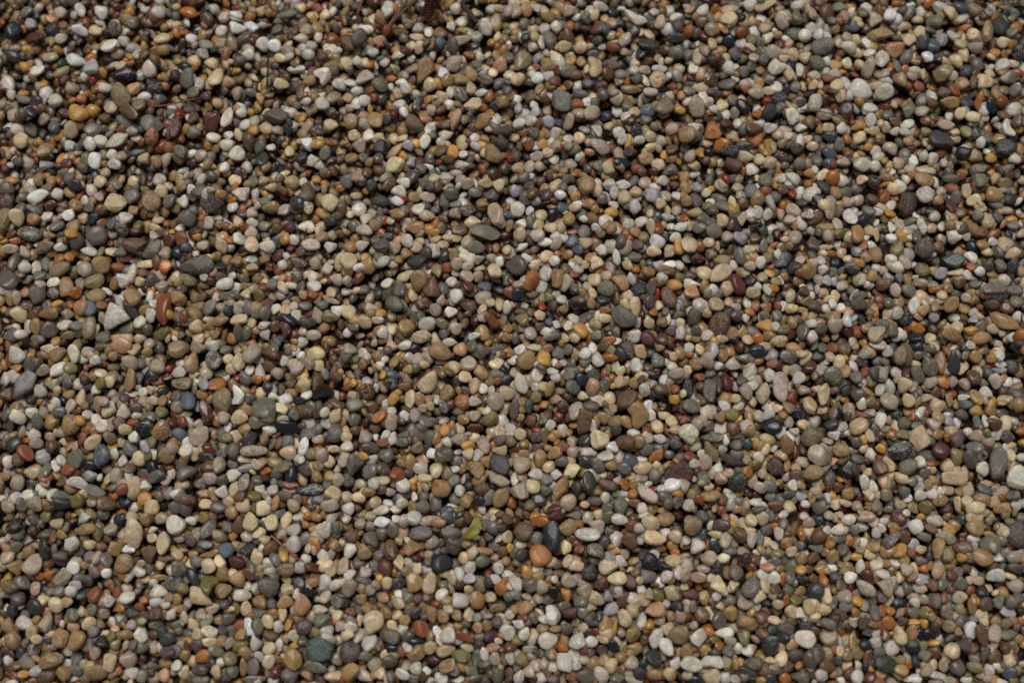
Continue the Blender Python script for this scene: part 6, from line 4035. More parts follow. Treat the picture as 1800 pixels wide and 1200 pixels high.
1567 1934 63 45 70 gy
1753 1963 63 45 10 lg
1608 1246 62 44 70 ye
1281 1410 62 44 0 mv
2759 1433 62 45 -85 lg
-1082 765 61 44 0 um
-2026 176 60 43 -5 pk
-1651 857 61 44 20 ta
-74 482 61 44 80 iv
382 394 61 43 0 ru
790 158 60 43 80 ma
1594 629 61 44 80 gy
1599 305 61 43 0 or
2291 834 61 44 -15 bu
2596 807 61 44 0 te
-2036 -825 59 42 90 pk
-1711 -544 59 42 80 lg
-1539 -135 60 43 -10 lg
-342 -800 59 42 -15 lg
141 -307 60 43 -70 lg
436 -1006 59 42 0 sa
1864 -445 60 43 10 bu
2249 -553 59 42 30 kh
-2825 -1991 57 41 20 ye
-253 -1502 58 41 -20 bu
-475 -2023 57 41 0 lg
-400 -1276 58 42 0 um
716 -1342 58 42 0 ta
1936 -1073 59 42 0 tp
2494 -1787 58 41 70 la
-220 1866 54 52 90 cr
-1287 -102 51 50 0 wh
888 276 74 35 80 re
1624 -45 73 34 0 ta
-427 -1152 71 33 0 kh
2576 -1547 70 33 88 sl
-893 1580 58 46 0 ru
2198 -1110 54 44 0 lg
825 1996 68 41 75 iv
158 2137 68 41 -70 lg
-3064 611 65 39 -5 or
-1320 242 65 39 -20 ta
1974 534 65 39 -10 or
-1107 -419 64 38 -20 br
-1167 -846 63 38 -80 sa
-649 -595 64 38 -10 gn
-244 -947 63 38 -20 ta
1456 -651 64 38 70 ye
2441 -398 64 38 70 ta
2729 -363 64 38 15 lg
-2253 -1823 62 37 60 bu
-75 -1202 63 38 80 lg
1003 -1673 62 37 85 ta
-1808 724 61 42 0 ta
-476 661 61 42 0 ye
1455 167 60 41 -15 or
2343 -1694 66 35 -5 ye
-2040 -1326 79 29 0 ta
-131 1934 54 50 90 ye
-603 1250 53 49 90 ye
1457 1547 54 49 -30 bu
1731 1866 54 49 0 lg
1974 1111 53 49 90 sl
2437 2026 54 50 85 gy
3137 1852 54 49 -50 kh
2779 1320 53 49 0 bu
-1299 995 53 48 -60 lg
277 280 52 48 20 lg
761 435 52 48 90 or
315 176 52 48 0 ta
1234 866 53 48 -20 lg
1428 127 52 47 20 lg
-2515 -719 51 46 90 ta
-2694 -634 51 47 0 bu
-497 -892 51 46 90 ol
-723 -448 51 47 0 lg
467 -189 51 47 20 lg
586 -833 51 46 90 br
1136 -294 51 47 0 br
1566 -668 51 47 0 lg
2899 -133 51 47 -20 ye
2106 -285 51 47 60 lg
2125 -816 51 46 0 bu
-2428 -1791 49 45 0 gy
-1504 -1519 50 46 0 ta
-781 -1437 50 46 90 ye
-33 -1338 50 46 -70 ta
-131 -1991 49 45 0 br
-798 -1991 49 45 90 ta
694 -1140 50 46 0 ru
2720 -1247 50 46 90 lg
2698 -1453 50 46 0 tp
2595 -1750 49 45 -20 ta
632 855 60 42 0 lg
930 1821 58 45 -10 bu
1451 670 57 44 -20 pk
-2014 -153 56 43 0 lg
-1663 -246 56 43 60 re
-153 -454 55 43 20 lg
-676 -968 55 42 0 lg
-778 -233 56 43 90 ye
-1000 -263 56 43 80 ye
337 -350 55 43 -20 br
261 -146 56 43 75 lg
1746 -1006 55 42 -10 lg
2068 -791 55 42 80 re
-2712 -1791 54 41 -15 sl
-1324 -1448 54 42 0 bu
-447 -1588 54 41 0 ru
-71 -1069 54 42 0 br
216 -1408 54 42 0 gy
-677 880 63 40 10 re
-2258 -475 61 38 0 lg
1714 -617 72 32 80 tp
639 1914 72 36 0 bu
1174 -1600 66 33 85 dg
-32 2001 63 41 0 gn
-81 2157 63 41 0 bu
475 1732 67 38 -85 bu
482 1180 62 40 -10 sa
-758 747 61 39 -25 lg
809 462 61 39 -80 kh
1917 537 61 39 0 cr
1666 585 65 37 0 tp
778 -259 60 38 60 mv
1531 -732 59 38 5 or
-2382 -1592 58 37 -5 ta
407 -1466 62 35 0 tp
973 -1867 58 37 80 ta
1436 -2023 57 37 15 ta
-735 464 57 42 0 bu
1471 747 53 46 90 ye
2364 43 52 45 -80 lg
64 -443 55 41 0 kh
-1008 788 54 44 0 cr
570 169 69 33 0 or
1764 1910 50 50 0 sa
-1884 376 48 48 0 lg
-1273 839 48 48 0 lg
1060 -1710 45 45 0 tp
-2322 1255 53 44 70 ru
-2460 1812 54 45 -40 or
-2292 1809 67 36 0 ru
994 1703 54 45 90 wh
143 1507 53 45 0 lg
956 1178 53 44 80 ye
1420 1713 54 45 -15 ol
1893 1078 53 44 90 wh
2542 1818 54 45 80 lg
2374 2030 54 45 0 re
2232 1227 53 44 0 ye
-1724 396 52 43 0 lg
-1365 565 52 44 70 ma
-1438 421 52 43 0 ru
-1496 457 52 43 0 ma
-1416 265 52 43 0 lg
-1216 265 52 43 0 or
-31 775 53 44 90 sl
518 694 52 44 0 lg
452 471 52 44 90 bu
224 105 52 43 90 sl
272 87 52 43 90 lg
1979 358 52 43 90 la
-2472 -1002 50 42 60 bu
-580 -960 63 34 -70 lg
-821 -237 86 26 85 gn
47 -488 51 43 0 ta
841 -922 50 42 0 re
632 -863 51 42 50 lg
1889 -909 50 42 0 ma
2302 -518 64 34 85 pk
-987 -1470 50 41 90 lg
-104 -1322 50 42 0 kh
-13 -1264 50 42 70 ye
-538 -1252 50 42 70 ta
779 -1073 63 34 0 lg
171 -1871 49 41 90 ta
1354 -1289 63 33 10 tp
1898 -1511 50 41 0 ta
1729 -1959 49 41 20 br
2088 -1367 50 42 -30 ru
-1296 -642 59 36 -80 bu
1303 1833 58 40 0 ta
1923 1335 58 40 85 ye
-2612 -659 55 38 80 pk
-1042 -795 55 38 75 lg
-295 -800 55 38 75 ta
-2685 -1762 54 37 -15 bu
-1197 -1268 54 38 80 tp
-70 -1657 54 37 -15 bu
1548 -1135 50 40 -10 or
-417 -1231 46 43 90 gy
2458 -324 60 34 85 gy
2679 -406 60 34 75 ta
990 -1547 58 33 80 ma
-2607 1643 49 45 30 or
-1520 624 48 44 0 bu
-1854 287 48 43 0 kh
1840 972 48 44 0 or
1361 1000 48 44 0 sl
-2177 -320 47 43 90 bu
-2855 -876 46 42 0 gy
-957 -277 47 43 90 ye
618 -943 46 42 90 gn
747 -1453 46 42 0 bu
1287 -1169 46 42 -20 kh
-870 1545 46 46 0 ru
249 -1449 43 43 0 lg
1001 1809 54 40 -10 bu
-1484 -242 51 38 20 or
-365 -527 51 38 70 ye
427 -676 51 38 0 bu
2016 -120 51 39 0 ye
-2316 -1734 49 37 0 sa
1065 -1843 49 37 0 or
1660 -1466 50 37 -75 la
1329 -1923 49 37 90 ye
153 -424 47 41 0 ta
2562 1785 67 31 0 sa
-1831 765 66 31 -5 lg
-1389 516 45 44 90 lg
937 162 56 35 70 gy
1690 627 57 35 0 bu
149 -561 55 34 -10 re
-1167 -1281 54 33 -80 pk
-9 1138 44 44 -30 re
2958 -668 42 42 -30 lg
-2632 1599 49 40 30 or
2172 332 48 39 0 lg
-2621 -454 60 30 5 br
576 1895 54 36 0 lg
708 663 44 42 -30 or
1867 300 52 35 75 lg
2269 -501 51 34 -75 bu
1670 -1218 50 33 -80 or
2184 638 54 33 0 lg
-818 -604 47 36 -75 wh
1446 -1289 50 32 0 lg
-2649 1662 45 40 60 re
-2936 593 44 39 30 iv
283 529 44 39 0 or
186 198 43 39 0 re
69 372 43 39 90 lg
684 12 65 26 -80 br
1709 -1669 41 37 -40 lg
-27 1934 50 36 -30 iv
-125 -1144 50 29 85 tp
-441 -612 55 27 80 ye
-2280 -1214 38 33 90 bu
2764 -1815 58 21 85 sa
682 697 42 31 80 or
-504 -659 38 30 0 lg"""


def parse(txt):
    out = []
    for ln in txt.split('\n'):
        lab = None
        if '|' in ln:
            ln, lab = ln.split('|')
        p = ln.split()
        out.append((float(p[0]) * 1e-4, float(p[1]) * 1e-4, float(p[2]) * 1e-4, float(p[3]) * 1e-4, math.radians(float(p[4])),
                    p[5], p[6] if len(p) > 6 else '', lab))
    return out


heroes = parse(HERO)
stones = parse(STONES)

# ---------------------------------------------------------------- settling the stones: each one sinks until it rests on those below
CELL = 0.0006
X0, X1, Y0, Y1 = -0.64, 0.64, -0.50, 0.54
HG = np.zeros((int((Y1 - Y0) / CELL) + 1, int((X1 - X0) / CELL) + 1), np.float32)


def settle(x, y, L, W, T, ang, soft=96.0, sink=0.0):
    """rest height of the stone's centre and the slope of what lies under it"""
    a, b, c = L / 2, W / 2, T / 2
    ix, iy, k = (x - X0) / CELL, (y - Y0) / CELL, a / CELL
    j0, j1 = max(0, int(ix - k)), min(HG.shape[1], int(ix + k) + 2)
    i0, i1 = max(0, int(iy - k)), min(HG.shape[0], int(iy + k) + 2)
    if j1 <= j0 or i1 <= i0:
        return c, (0.0, 0.0)
    gx = (np.arange(j0, j1) - ix) * CELL
    gy = (np.arange(i0, i1) - iy) * CELL
    ca, sa = math.cos(ang), math.sin(ang)
    px = (gx[None, :] * ca + gy[:, None] * sa) / a
    py = (-gx[None, :] * sa + gy[:, None] * ca) / b
    r2 = px * px + py * py
    win = HG[i0:i1, j0:j1]
    m = r2 < 0.70
    if not m.any():
        m = r2 <= r2.min() + 1e-9
    s = c * np.sqrt(np.clip(1 - r2, 0, 1))
    need = (win + s)[m]
    z = float(np.percentile(need, soft)) - sink
    z = max(z, c * 0.9)
    full = r2 < 0.97
    wm = win[m]
    gxm = np.broadcast_to(gx[None, :], r2.shape)[m]
    gym = np.broadcast_to(gy[:, None], r2.shape)[m]
    sx = float(((wm - wm.mean()) * gxm).sum() / max(1e-12, (gxm * gxm).sum()))
    sy = float(((wm - wm.mean()) * gym).sum() / max(1e-12, (gym * gym).sum()))
    win[full] = np.maximum(win[full], (z + s)[full])
    return z, (sx, sy)


def in_frame(x, y, g=0.0):
    return -0.31 - g < x < 0.31 + g and -0.205 - g < y < 0.225 + g


def hval(x, y):
    i = min(HG.shape[0] - 1, max(0, int((y - Y0) / CELL)))
    j = min(HG.shape[1] - 1, max(0, int((x - X0) / CELL)))
    return HG[i, j]


DEEP = ['or', 'ru', 'br', 'ye', 'db', 'um', 'ta', 'br', 'ma', 'ta', 'kh', 'um', 'br', 'ta']   # ambers and browns for the deeper stones, imitating light glowing amber in the gaps
pool = [(s[5], s[6]) for s in stones]
placed = []     # dicts: x y z L W T ang col traits slope level label


def put(x, y, L, W, T, ang, c, fl, level, label=None, soft=96.0, sink=0.0):
    z, sl = settle(x, y, L, W, T, ang, soft, sink)
    placed.append((x, y, z, L, W, T, ang, c, fl, sl, level, label))


def rand_size(lo, mode, hi):
    return random.triangular(lo, hi, mode)


def scatter(n, box, sizes, tries, level, skip=None, sink=0.0, pal=None):
    for _ in range(n):
        best = None
        for _t in range(tries):
            x = random.uniform(box[0], box[1])
            y = random.uniform(box[2], box[3])
            if skip and skip(x, y):
                continue
            h = hval(x, y)
            if best is None or h < best[0]:
                best = (h, x, y)
        if best is None:
            continue
        L = rand_size(*sizes)
        W = L * random.uniform(0.5, 0.92)
        T = W * random.uniform(0.6, 0.9)
        c, fl = random.choice(pool)
        if pal and random.random() < 0.5:
            c = random.choice(pal)
        put(best[1], best[2], L, W, T, random.uniform(-1.57, 1.57), c, fl, level, sink=sink)


# the bed below the top layer, then the surroundings outside the picture
scatter(7200, (-0.345, 0.345, -0.235, 0.255), (0.0055, 0.0078, 0.011), 5, 1, pal=DEEP)
OUTER = lambda x, y: in_frame(x, y, 0.022)
scatter(6500, (X0 + .02, X1 - .02, Y0 + .02, Y1 - .02), (0.006, 0.008, 0.013), 3, 1, OUTER)
scatter(6000, (X0 + .02, X1 - .02, Y0 + .02, Y1 - .02), (0.006, 0.0085, 0.014), 6, 1, OUTER)

# the top layer: the smaller ones first, the big ones settle on top of them
n_bed = len(placed)
top = sorted([s for s in stones] + heroes, key=lambda s: (s[7] is not None, s[2] * s[3] * random.uniform(0.5, 1.5)))
for s in top:
    x, y, L, W, ang, c, fl, lab = s
    k = 1.09 if lab else 1.17
    L *= k
    W *= k * 1.02
    T = W * random.uniform(0.52, 0.80)
    if lab is not None:
        T = W * random.uniform(0.46, 0.66)
    put(x, y, L, W, T, ang, c, fl, 3 if lab else 2, lab, soft=90.0 if lab is None else 98.5, sink=0.0)

# the bed was trodden and rained flat: stones that ended up too high are pressed in, low ones are lifted, big ones lie on top
tops = [q[2] + q[5] / 2 for q in placed[n_bed:]]
LEVEL = float(np.median(tops))
for i in range(n_bed, len(placed)):
    q = list(placed[i])
    e = q[2] + q[5] / 2 - LEVEL
    if q[10] == 3:
        e2 = min(0.0042, max(0.0016, e))
    elif e > 0.001:
        e2 = 0.001 + 0.22 * (e - 0.001)
    elif e < -0.0022:
        e2 = -0.0022 + 0.30 * (e + 0.0022)
    else:
        e2 = e
    q[2] += e2 - e
    placed[i] = tuple(q)
HG[:] = 0
for q in placed:
    x, y, z, L, W, T, ang = q[:7]
    a, b, c = L / 2, W / 2, T / 2
    ix, iy, k = (x - X0) / CELL, (y - Y0) / CELL, a / CELL
    j0, j1 = max(0, int(ix - k)), min(HG.shape[1], int(ix + k) + 2)
    i0, i1 = max(0, int(iy - k)), min(HG.shape[0], int(iy + k) + 2)
    gx = (np.arange(j0, j1) - ix) * CELL
    gy = (np.arange(i0, i1) - iy) * CELL
    px = (gx[None, :] * math.cos(ang) + gy[:, None] * math.sin(ang)) / a
    py = (-gx[None, :] * math.sin(ang) + gy[:, None] * math.cos(ang)) / b
    r2 = px * px + py * py
    win = HG[i0:i1, j0:j1]
    m = r2 < 0.97
    win[m] = np.maximum(win[m], (z + c * np.sqrt(np.clip(1 - r2, 0, 1)))[m])
print("level", LEVEL)

# small grit finds the holes that are left
GRIT = 2600
scatter(GRIT, (-0.325, 0.325, -0.215, 0.235), (0.0045, 0.0065, 0.0095), 40, 1, None, 0.0015, DEEP)
n_top = len(placed) - GRIT
for i in range(n_top, len(placed)):      # grit lies down in the holes, below the tops around it
    q = list(placed[i])
    q[2] = min(q[2], LEVEL - 0.0032 - q[5] / 2)
    placed[i] = tuple(q)


# ---------------------------------------------------------------- stone shapes


def ico(sub):
    b = bmesh.new()
    bmesh.ops.create_icosphere(b, subdivisions=sub, radius=1.0)
    b.verts.ensure_lookup_table()
    v = np.array([w.co[:] for w in b.verts])
    v /= np.linalg.norm(v, axis=1)[:, None]
    f = np.array([[w.index for w in q.verts] for q in b.faces])
    b.free()
    return v, f


ICO = {1: ico(2), 2: ico(3), 3: ico(4)}


def stone_verts(dirs, s):
    x, y, z, L, W, T, ang, c, fl, sl, level, label = s
    ang_like = 'a' in fl or 't' in fl
    K = 11
    nrm = rng.normal(size=(K, 3))
    nrm /= np.linalg.norm(nrm, axis=1)[:, None]
    if level < 3 or ang_like:
        nrm[:6, 2] *= 0.35                   # breaks that run round the outline
        nrm /= np.linalg.norm(nrm, axis=1)[:, None]
    if ang_like:
        h = rng.uniform(0.55, 0.90, K)
        p = rng.uniform(18, 36)
    elif rng.random() < (0.5 if level < 3 else 0.3):
        h = rng.uniform(0.58, 0.98, K)
        p = rng.uniform(14, 30)
    else:
        h = rng.uniform(0.74, 1.10, K)
        p = rng.uniform(8, 14)
    if rng.random() < 0.45:                  # many lie with a worn flat side up
        nrm[10] = (rng.normal() * .12, rng.normal() * .12, 1.0)
        nrm[10] /= np.linalg.norm(nrm[10])
        h[10] = rng.uniform(0.5, 0.8)
    if 't' in fl:
        o = rng.uniform(0, 6.28)
        for k in range(3):
            a = o + k * 2.094 + rng.uniform(-.2, .2)
            nrm[k] = (math.cos(a), math.sin(a), rng.uniform(-.1, .2))
            h[k] = rng.uniform(0.52, 0.62)
    if 'q' in fl:
        for k, v in enumerate(((1, 0, 0), (-1, 0, 0), (0, 1, 0), (0, -1, 0), (0, 0, 1))):
            nrm[k] = np.array(v) + rng.normal(size=3) * 0.06
            h[k] = rng.uniform(0.70, 0.80)
        p = max(p, 10)
    d = np.clip(dirs @ nrm.T, 0, None) / h[None, :]
    r = (1 + (d ** p).sum(1)) ** (-1.0 / p)
    amp = 0.05 if ang_like else 0.03
    for k in range(5):
        w = rng.normal(size=3) * (1.3 + 0.8 * k)
        r *= 1 + amp / (1 + 0.5 * k) * np.sin(dirs @ w + rng.uniform(0, 6.28))
    v = dirs * r[:, None]
    if 'e' in fl:
        k = 0.32 * (1 if rng.random() < 0.5 else -1)
        v[:, 1] *= 1 - k * v[:, 0]
    elif not ang_like:
        k = rng.normal() * 0.2
        v[:, 1] *= 1 - k * v[:, 0]
    if 'b' in fl:
        k = 0.42 * (1 if rng.random() < 0.5 else -1)
        v[:, 1] += k * v[:, 0] ** 2 - 0.0
        v[:, 1] *= 1 - 0.25 * np.exp(-(v[:, 0] / 0.35) ** 2)
    for ax, size in ((0, L), (1, W), (2, T)):
        lo, hi = v[:, ax].min(), v[:, ax].max()
        v[:, ax] = (v[:, ax] - 0.5 * (lo + hi)) / (hi - lo) * size
    return v


def place_matrix(s):
    x, y, z, L, W, T, ang, c, fl, sl, level, label = s
    tx = max(-0.45, min(0.45, 0.55 * sl[0] + random.gauss(0, 0.07)))
    ty = max(-0.45, min(0.45, 0.55 * sl[1] + random.gauss(0, 0.07)))
    n = np.array([-tx, -ty, 1.0])
    n /= np.linalg.norm(n)
    xa = np.array([math.cos(ang), math.sin(ang), 0.0])
    xa = xa - n * (xa @ n)
    xa /= np.linalg.norm(xa)
    ya = np.cross(n, xa)
    return np.stack([xa, ya, n], 1)


PKEYS = list(PAL)


def stone_colours(v, s):
    x, y, z, L, W, T, ang, c, fl, sl, level, label = s
    base = PALL[c].copy()
    g = base.mean()
    base *= math.exp(rng.normal() * (0.04 if level == 3 else 0.12))
    base *= np.exp(rng.normal(size=3) * 0.02)
    out = np.tile(base, (len(v), 1))
    u = v / np.array([L, W, T]) * 2
    f = np.zeros(len(v))
    for k in range(3):
        f += np.sin(u @ (rng.normal(size=3) * 1.6) + rng.uniform(0, 6.28))
    f = np.clip(0.5 + f / 3.0, 0, 1)
    if 'z' in fl:
        two = PALL['or'] if c in ('iv', 'bu', 'cr', 'ta') else PALL['um']
        m = np.clip((u[:, 0] * (1 if rng.random() < .5 else -1) + 0.25 * (f - .5)) * 2.2, 0, 1)[:, None]
        out = out * (1 - m * 0.8) + two * m * 0.8
    elif c in ('bu', 'ta', 'cr', 'iv', 'tp', 'sa', 'kh', 'ye', 'lg') and rng.random() < 0.45:
        stain = lin((150, 106, 58))
        m = (np.clip((f - 0.5) * 2.4, 0, 1) * rng.uniform(0.1, 0.42))[:, None]
        out = out * (1 - m) + stain * m
    elif rng.random() < (0.0 if level == 3 else 0.25):
        o2 = PALL[PKEYS[rng.integers(len(PKEYS))]]
        m = (np.clip((f - 0.5) * 2.0, 0, 1) * rng.uniform(0.1, 0.35))[:, None]
        out = out * (1 - m) + o2 * m
    spk = 0.0 if rng.random() < 0.35 else rng.uniform(0.0, 0.6)
    if 's' in fl:
        spk = rng.uniform(0.7, 1.0)
    vein = rng.uniform(0.05, 0.45) if rng.random() < 0.4 else 0.0
    if 'v' in fl:
        vein = rng.uniform(0.6, 1.0)
    pit = 1.0 if 'p' in fl else (rng.uniform(0, .35) if rng.random() < 0.12 else 0.0)
    rough = rng.uniform(0.14, 0.28) if rng.random() < 0.45 else rng.uniform(0.32, 0.56)
    if c in ('wh', 'ch', 'nv', 'or', 'ma', 'dk', 'te') and 's' not in fl:
        rough -= 0.10
    if 'a' in fl:
        rough += 0.08
    return np.clip(out, 0.004, 0.8), (spk, vein, pit, rough)


def fill_attributes(me, tint, mixv, rest):
    n = len(me.vertices)
    a = me.attributes.new('tint', 'FLOAT_COLOR', 'POINT')
    buf = np.ones((n, 4), np.float32)
    buf[:, :3] = tint
    a.data.foreach_set('color', buf.ravel())
    a = me.attributes.new('grainmix', 'FLOAT_COLOR', 'POINT')
    a.data.foreach_set('color', np.asarray(mixv, np.float32).ravel())
    a = me.attributes.new('rest', 'FLOAT_VECTOR', 'POINT')
    a.data.foreach_set('vector', np.asarray(rest, np.float32).ravel())


def mesh_from(name, verts, faces):
    me = bpy.data.meshes.new(name)
    me.vertices.add(len(verts))
    me.vertices.foreach_set('co', np.asarray(verts, np.float32).ravel())
    nf = len(faces)
    me.loops.add(nf * 3)
    me.loops.foreach_set('vertex_index', np.asarray(faces, np.int32).ravel())
    me.polygons.add(nf)
    me.polygons.foreach_set('loop_start', np.arange(0, nf * 3, 3, dtype=np.int32))
    me.polygons.foreach_set('loop_total', np.full(nf, 3, np.int32))
    me.polygons.foreach_set('use_smooth', np.ones(nf, bool))
    me.update(calc_edges=True)
    me.materials.append(M_STONE)
    return me


# pebbles one can point at: each an object of its own
for s in placed:
    if s[10] != 3:
        continue
    dirs, faces = ICO[3]
    v = stone_verts(dirs, s)
    tint, par = stone_colours(v, s)
    off = rng.uniform(-500, 500, 3)
    me = mesh_from("pebble", v, faces)
    fill_attributes(me, tint, np.tile(par, (len(v), 1)), v * 1000 + off)
    R = place_matrix(s)
    ob = bpy.data.objects.new("pebble", me)
    mw = Matrix.Identity(4)
    for i in range(3):
        for j in range(3):
            mw[i][j] = R[i, j]
    mw[0][3], mw[1][3], mw[2][3] = s[0], s[1], s[2]
    ob.matrix_world = mw
    ob["label"] = s[11]
    ob["category"] = "pebble"
    ob["group"] = "large pebbles lying on top of the gravel"
    col.objects.link(ob)

# all the rest of the gravel
VV, FF, TT, PP, RR = [], [], [], [], []
base = 0
for s in placed:
    if s[10] == 3:
        continue
    dirs, faces = ICO[s[10]]
    v = stone_verts(dirs, s)
    tint, par = stone_colours(v, s)
    RR.append(v * 1000 + rng.uniform(-500, 500, 3))
    R = place_matrix(s)
    VV.append(v @ R.T + np.array([s[0], s[1], s[2]]))
    FF.append(faces + base)
    TT.append(tint)
    PP.append(np.tile(par, (len(v), 1)))
    base += len(v)
gme = mesh_from("gravel", np.concatenate(VV), np.concatenate(FF))
fill_attributes(gme, np.concatenate(TT), np.concatenate(PP), np.concatenate(RR))
gravel = bpy.data.objects.new("gravel", gme)
gravel["kind"] = "stuff"
gravel["label"] = "loose bed of small mixed-colour rounded gravel between the larger pebbles"
gravel["category"] = "gravel"
col.objects.link(gravel)
del VV, FF, TT, PP, RR
print("stones", len(placed), "tris", len(gme.polygons))
# ---------------------------------------------------------------- fallen plant bits lying on the stones


def top_at(x, y, r=0.002):
    k = max(1, int(r / CELL))
    i = int((y - Y0) / CELL)
    j = int((x - X0) / CELL)
    return float(HG[max(0, i - k):i + k + 1, max(0, j - k):j + k + 1].max())


def resample(pts, n):
    p = np.array(pts, float)
    d = np.concatenate([[0], np.cumsum(np.linalg.norm(np.diff(p, axis=0), axis=1))])
    t = np.linspace(0, d[-1], n)
    return np.stack([np.interp(t, d, p[:, k]) for k in range(p.shape[1])], 1)


def tube_mesh(name, path, radii, mat, sides=8, flat=1.0, rough=0.0):
    path = np.asarray(path, float)
    n = len(path)
    tang = np.gradient(path, axis=0)
    tang /= np.linalg.norm(tang, axis=1)[:, None]
    verts, faces = [], []
    for i in range(n):
        t = tang[i]
        a = np.cross(t, (0, 0, 1.0))
        a /= max(1e-9, np.linalg.norm(a))
        b = np.cross(a, t)
        for k in range(sides):
            q = 2 * math.pi * k / sides
            rr = radii[i] * (1 + random.uniform(-rough, rough))
            verts.append(tuple(path[i] + a * math.cos(q) * rr + b * math.sin(q) * rr * flat))
    for i in range(n - 1):
        for k in range(sides):
            k2 = (k + 1) % sides
            faces.append((i * sides + k, i * sides + k2, (i + 1) * sides + k2, (i + 1) * sides + k))
    faces.append(tuple(range(sides))[::-1])
    faces.append(tuple((n - 1) * sides + k for k in range(sides)))
    me = bpy.data.meshes.new(name)
    me.from_pydata(verts, [], faces)
    me.polygons.foreach_set('use_smooth', np.ones(len(faces), bool))
    me.materials.append(mat)
    me.update()
    return me


def lay(pts, n, lift, droop=0.5):
    """a stiff thing laid over the stones: it touches the high ones"""
    p = resample([(a * 1e-4, b * 1e-4) for a, b in pts], n)
    z = np.array([top_at(x, y) for x, y in p])
    t = np.linspace(0, 1, n)
    best = np.polyfit(t, z, 1)
    line = np.polyval(best, t)
    line += max(0.0, float(np.percentile(z - line, 82)))
    zz = line + lift + 0.0006 * np.sin(t * 7 + random.uniform(0, 6))
    return np.concatenate([p, zz[:, None]], 1)


def link(name, me, parent=None, label=None, cat=None, group=None):
    ob = bpy.data.objects.new(name, me)
    col.objects.link(ob)
    if parent is not None:
        ob.parent = parent
    if label:
        ob["label"] = label
    if cat:
        ob["category"] = cat
    if group:
        ob["group"] = group
    return ob


def empty(name, loc, label, cat, group=None):
    ob = link(name, None, None, label, cat, group)
    ob.location = loc
    return ob


M_RUST = simple_material("rust_needle", (92, 42, 28), (136, 70, 46), 900, 0.5, 0.2)
M_ORANGE = simple_material("orange_needle", (128, 62, 36), (164, 90, 54), 900, 0.5, 0.2)
M_DRY = simple_material("dry_stalk", (78, 60, 44), (126, 98, 72), 700, 0.7, 0.5)
M_DARK = simple_material("dark_twig", (38, 26, 22), (80, 58, 48), 900, 0.8, 0.8)
M_BLACK = simple_material("black_stalk", (22, 18, 16), (46, 36, 32), 900, 0.6, 0.4)
M_CONE = simple_material("cone_scale", (52, 22, 16), (112, 52, 36), 500, 0.6, 0.6)
M_SOIL = simple_material("humus", (16, 13, 14), (48, 36, 34), 1400, 0.9, 1.0)
M_BARK = simple_material("bark_shred", (72, 34, 24), (124, 68, 46), 1200, 0.8, 0.8)
M_LEAF = simple_material("green_leaf", (118, 116, 38), (150, 143, 68), 260, 0.45, 0.2)
M_HUSK = simple_material("husk_shell", (74, 58, 50), (110, 92, 80), 800, 0.35, 0.4)
M_HUSKCAP = simple_material("husk_cap", (176, 170, 162), (214, 208, 198), 600, 0.35, 0.2)

# pine needles
NEEDLES = [
    ([(-2268, 1467), (-2204, 1469), (-2134, 1480), (-2064, 1501), (-2001, 1522), (-1945, 1542)], 0.00060, M_RUST, "rust-red pine needle lying between a speckled grey egg and lilac triangle, near the top left"),
    ([(-7, 1155), (53, 1222), (113, 1300), (160, 1352), (195, 1394)], 0.00042, M_ORANGE, "straight rust-brown pine needle slanting upward near the top centre"),
    ([(-1414, -1195), (-1366, -1235), (-1314, -1281), (-1263, -1324), (-1219, -1347)], 0.00066, M_ORANGE, "bright orange-rust pine needle beside a pale white flat pebble"),
    ([(1810, 1461), (1877, 1456), (1940, 1446), (2017, 1420), (2101, 1388)], 0.00045, M_DRY, "thin brown curved pine needle near the top right"),
]
for pts, r, m, lab in NEEDLES:
    p = lay(pts, 26, r * 1.4)
    t = np.linspace(0, 1, 26)
    rad = r * (1 - 0.75 * np.clip((t - 0.75) / 0.25, 0, 1)) * (0.75 + 0.25 * np.clip(t / 0.1, 0, 1))
    link("pine_needle", tube_mesh("pine_needle", p, rad, m, 8, 0.7), None, lab, "pine needle", "fallen pine needles")

# twigs and stalks
tw = lay([(-637, 2212), (-655, 2181), (-704, 2123), (-736, 2072), (-774, 2026), (-799, 1972)], 24, 0.001)
br_ = lay([(-597, 2212), (-622, 2181), (-675, 2123), (-721, 2076), (-771, 2028)], 20, 0.0012)
br_[-1, 2] = tw[18, 2]
root = empty("twig", tuple(tw[12]), "pale brown forked twig entering at the top centre", "twig", "fallen twigs")
for nm, path, r0, r1 in (("stem", tw, 0.0008, 0.0016), ("side_shoot", br_, 0.0007, 0.0009)):
    me = tube_mesh(nm, path - tw[12], np.linspace(r0, r1, len(path)), M_DRY, 9, 0.8, 0.12)
    link(nm, me, root)
for pts, r, m, nm, lab in (
        ([(-318, 2173), (-296, 2131), (-267, 2084), (-241, 2038), (-220, 2003)], 0.0016, M_DARK, "twig", "short dark brown broken twig at the top centre right of the cone"),
        ([(-958, 2205), (-968, 2166), (-982, 2119), (-992, 2072)], 0.0008, M_RUST, "twig", "thin reddish twig at the top edge left of the forked twig"),
        ([(-1533, 1822), (-1532, 1765), (-1534, 1700), (-1535, 1643), (-1538, 1582)], 0.00062, M_BLACK, "stalk", "upright black grass stalk near the top left of centre"),
        ([(-1272, 696), (-1272, 663), (-1272, 630), (-1272, 601)], 0.00038, M_BLACK, "stalk", "tiny thin dark stalk between two ivory ovals")):
    p = lay(pts, 18, r * 0.9)
    t = np.linspace(0, 1, 18)
    link(nm, tube_mesh(nm, p, r * (0.8 + 0.3 * np.sin(t * 3.0)), m, 9, 0.85, 0.16 if r > 0.001 else 0.05), None, lab, "twig", "fallen twigs")

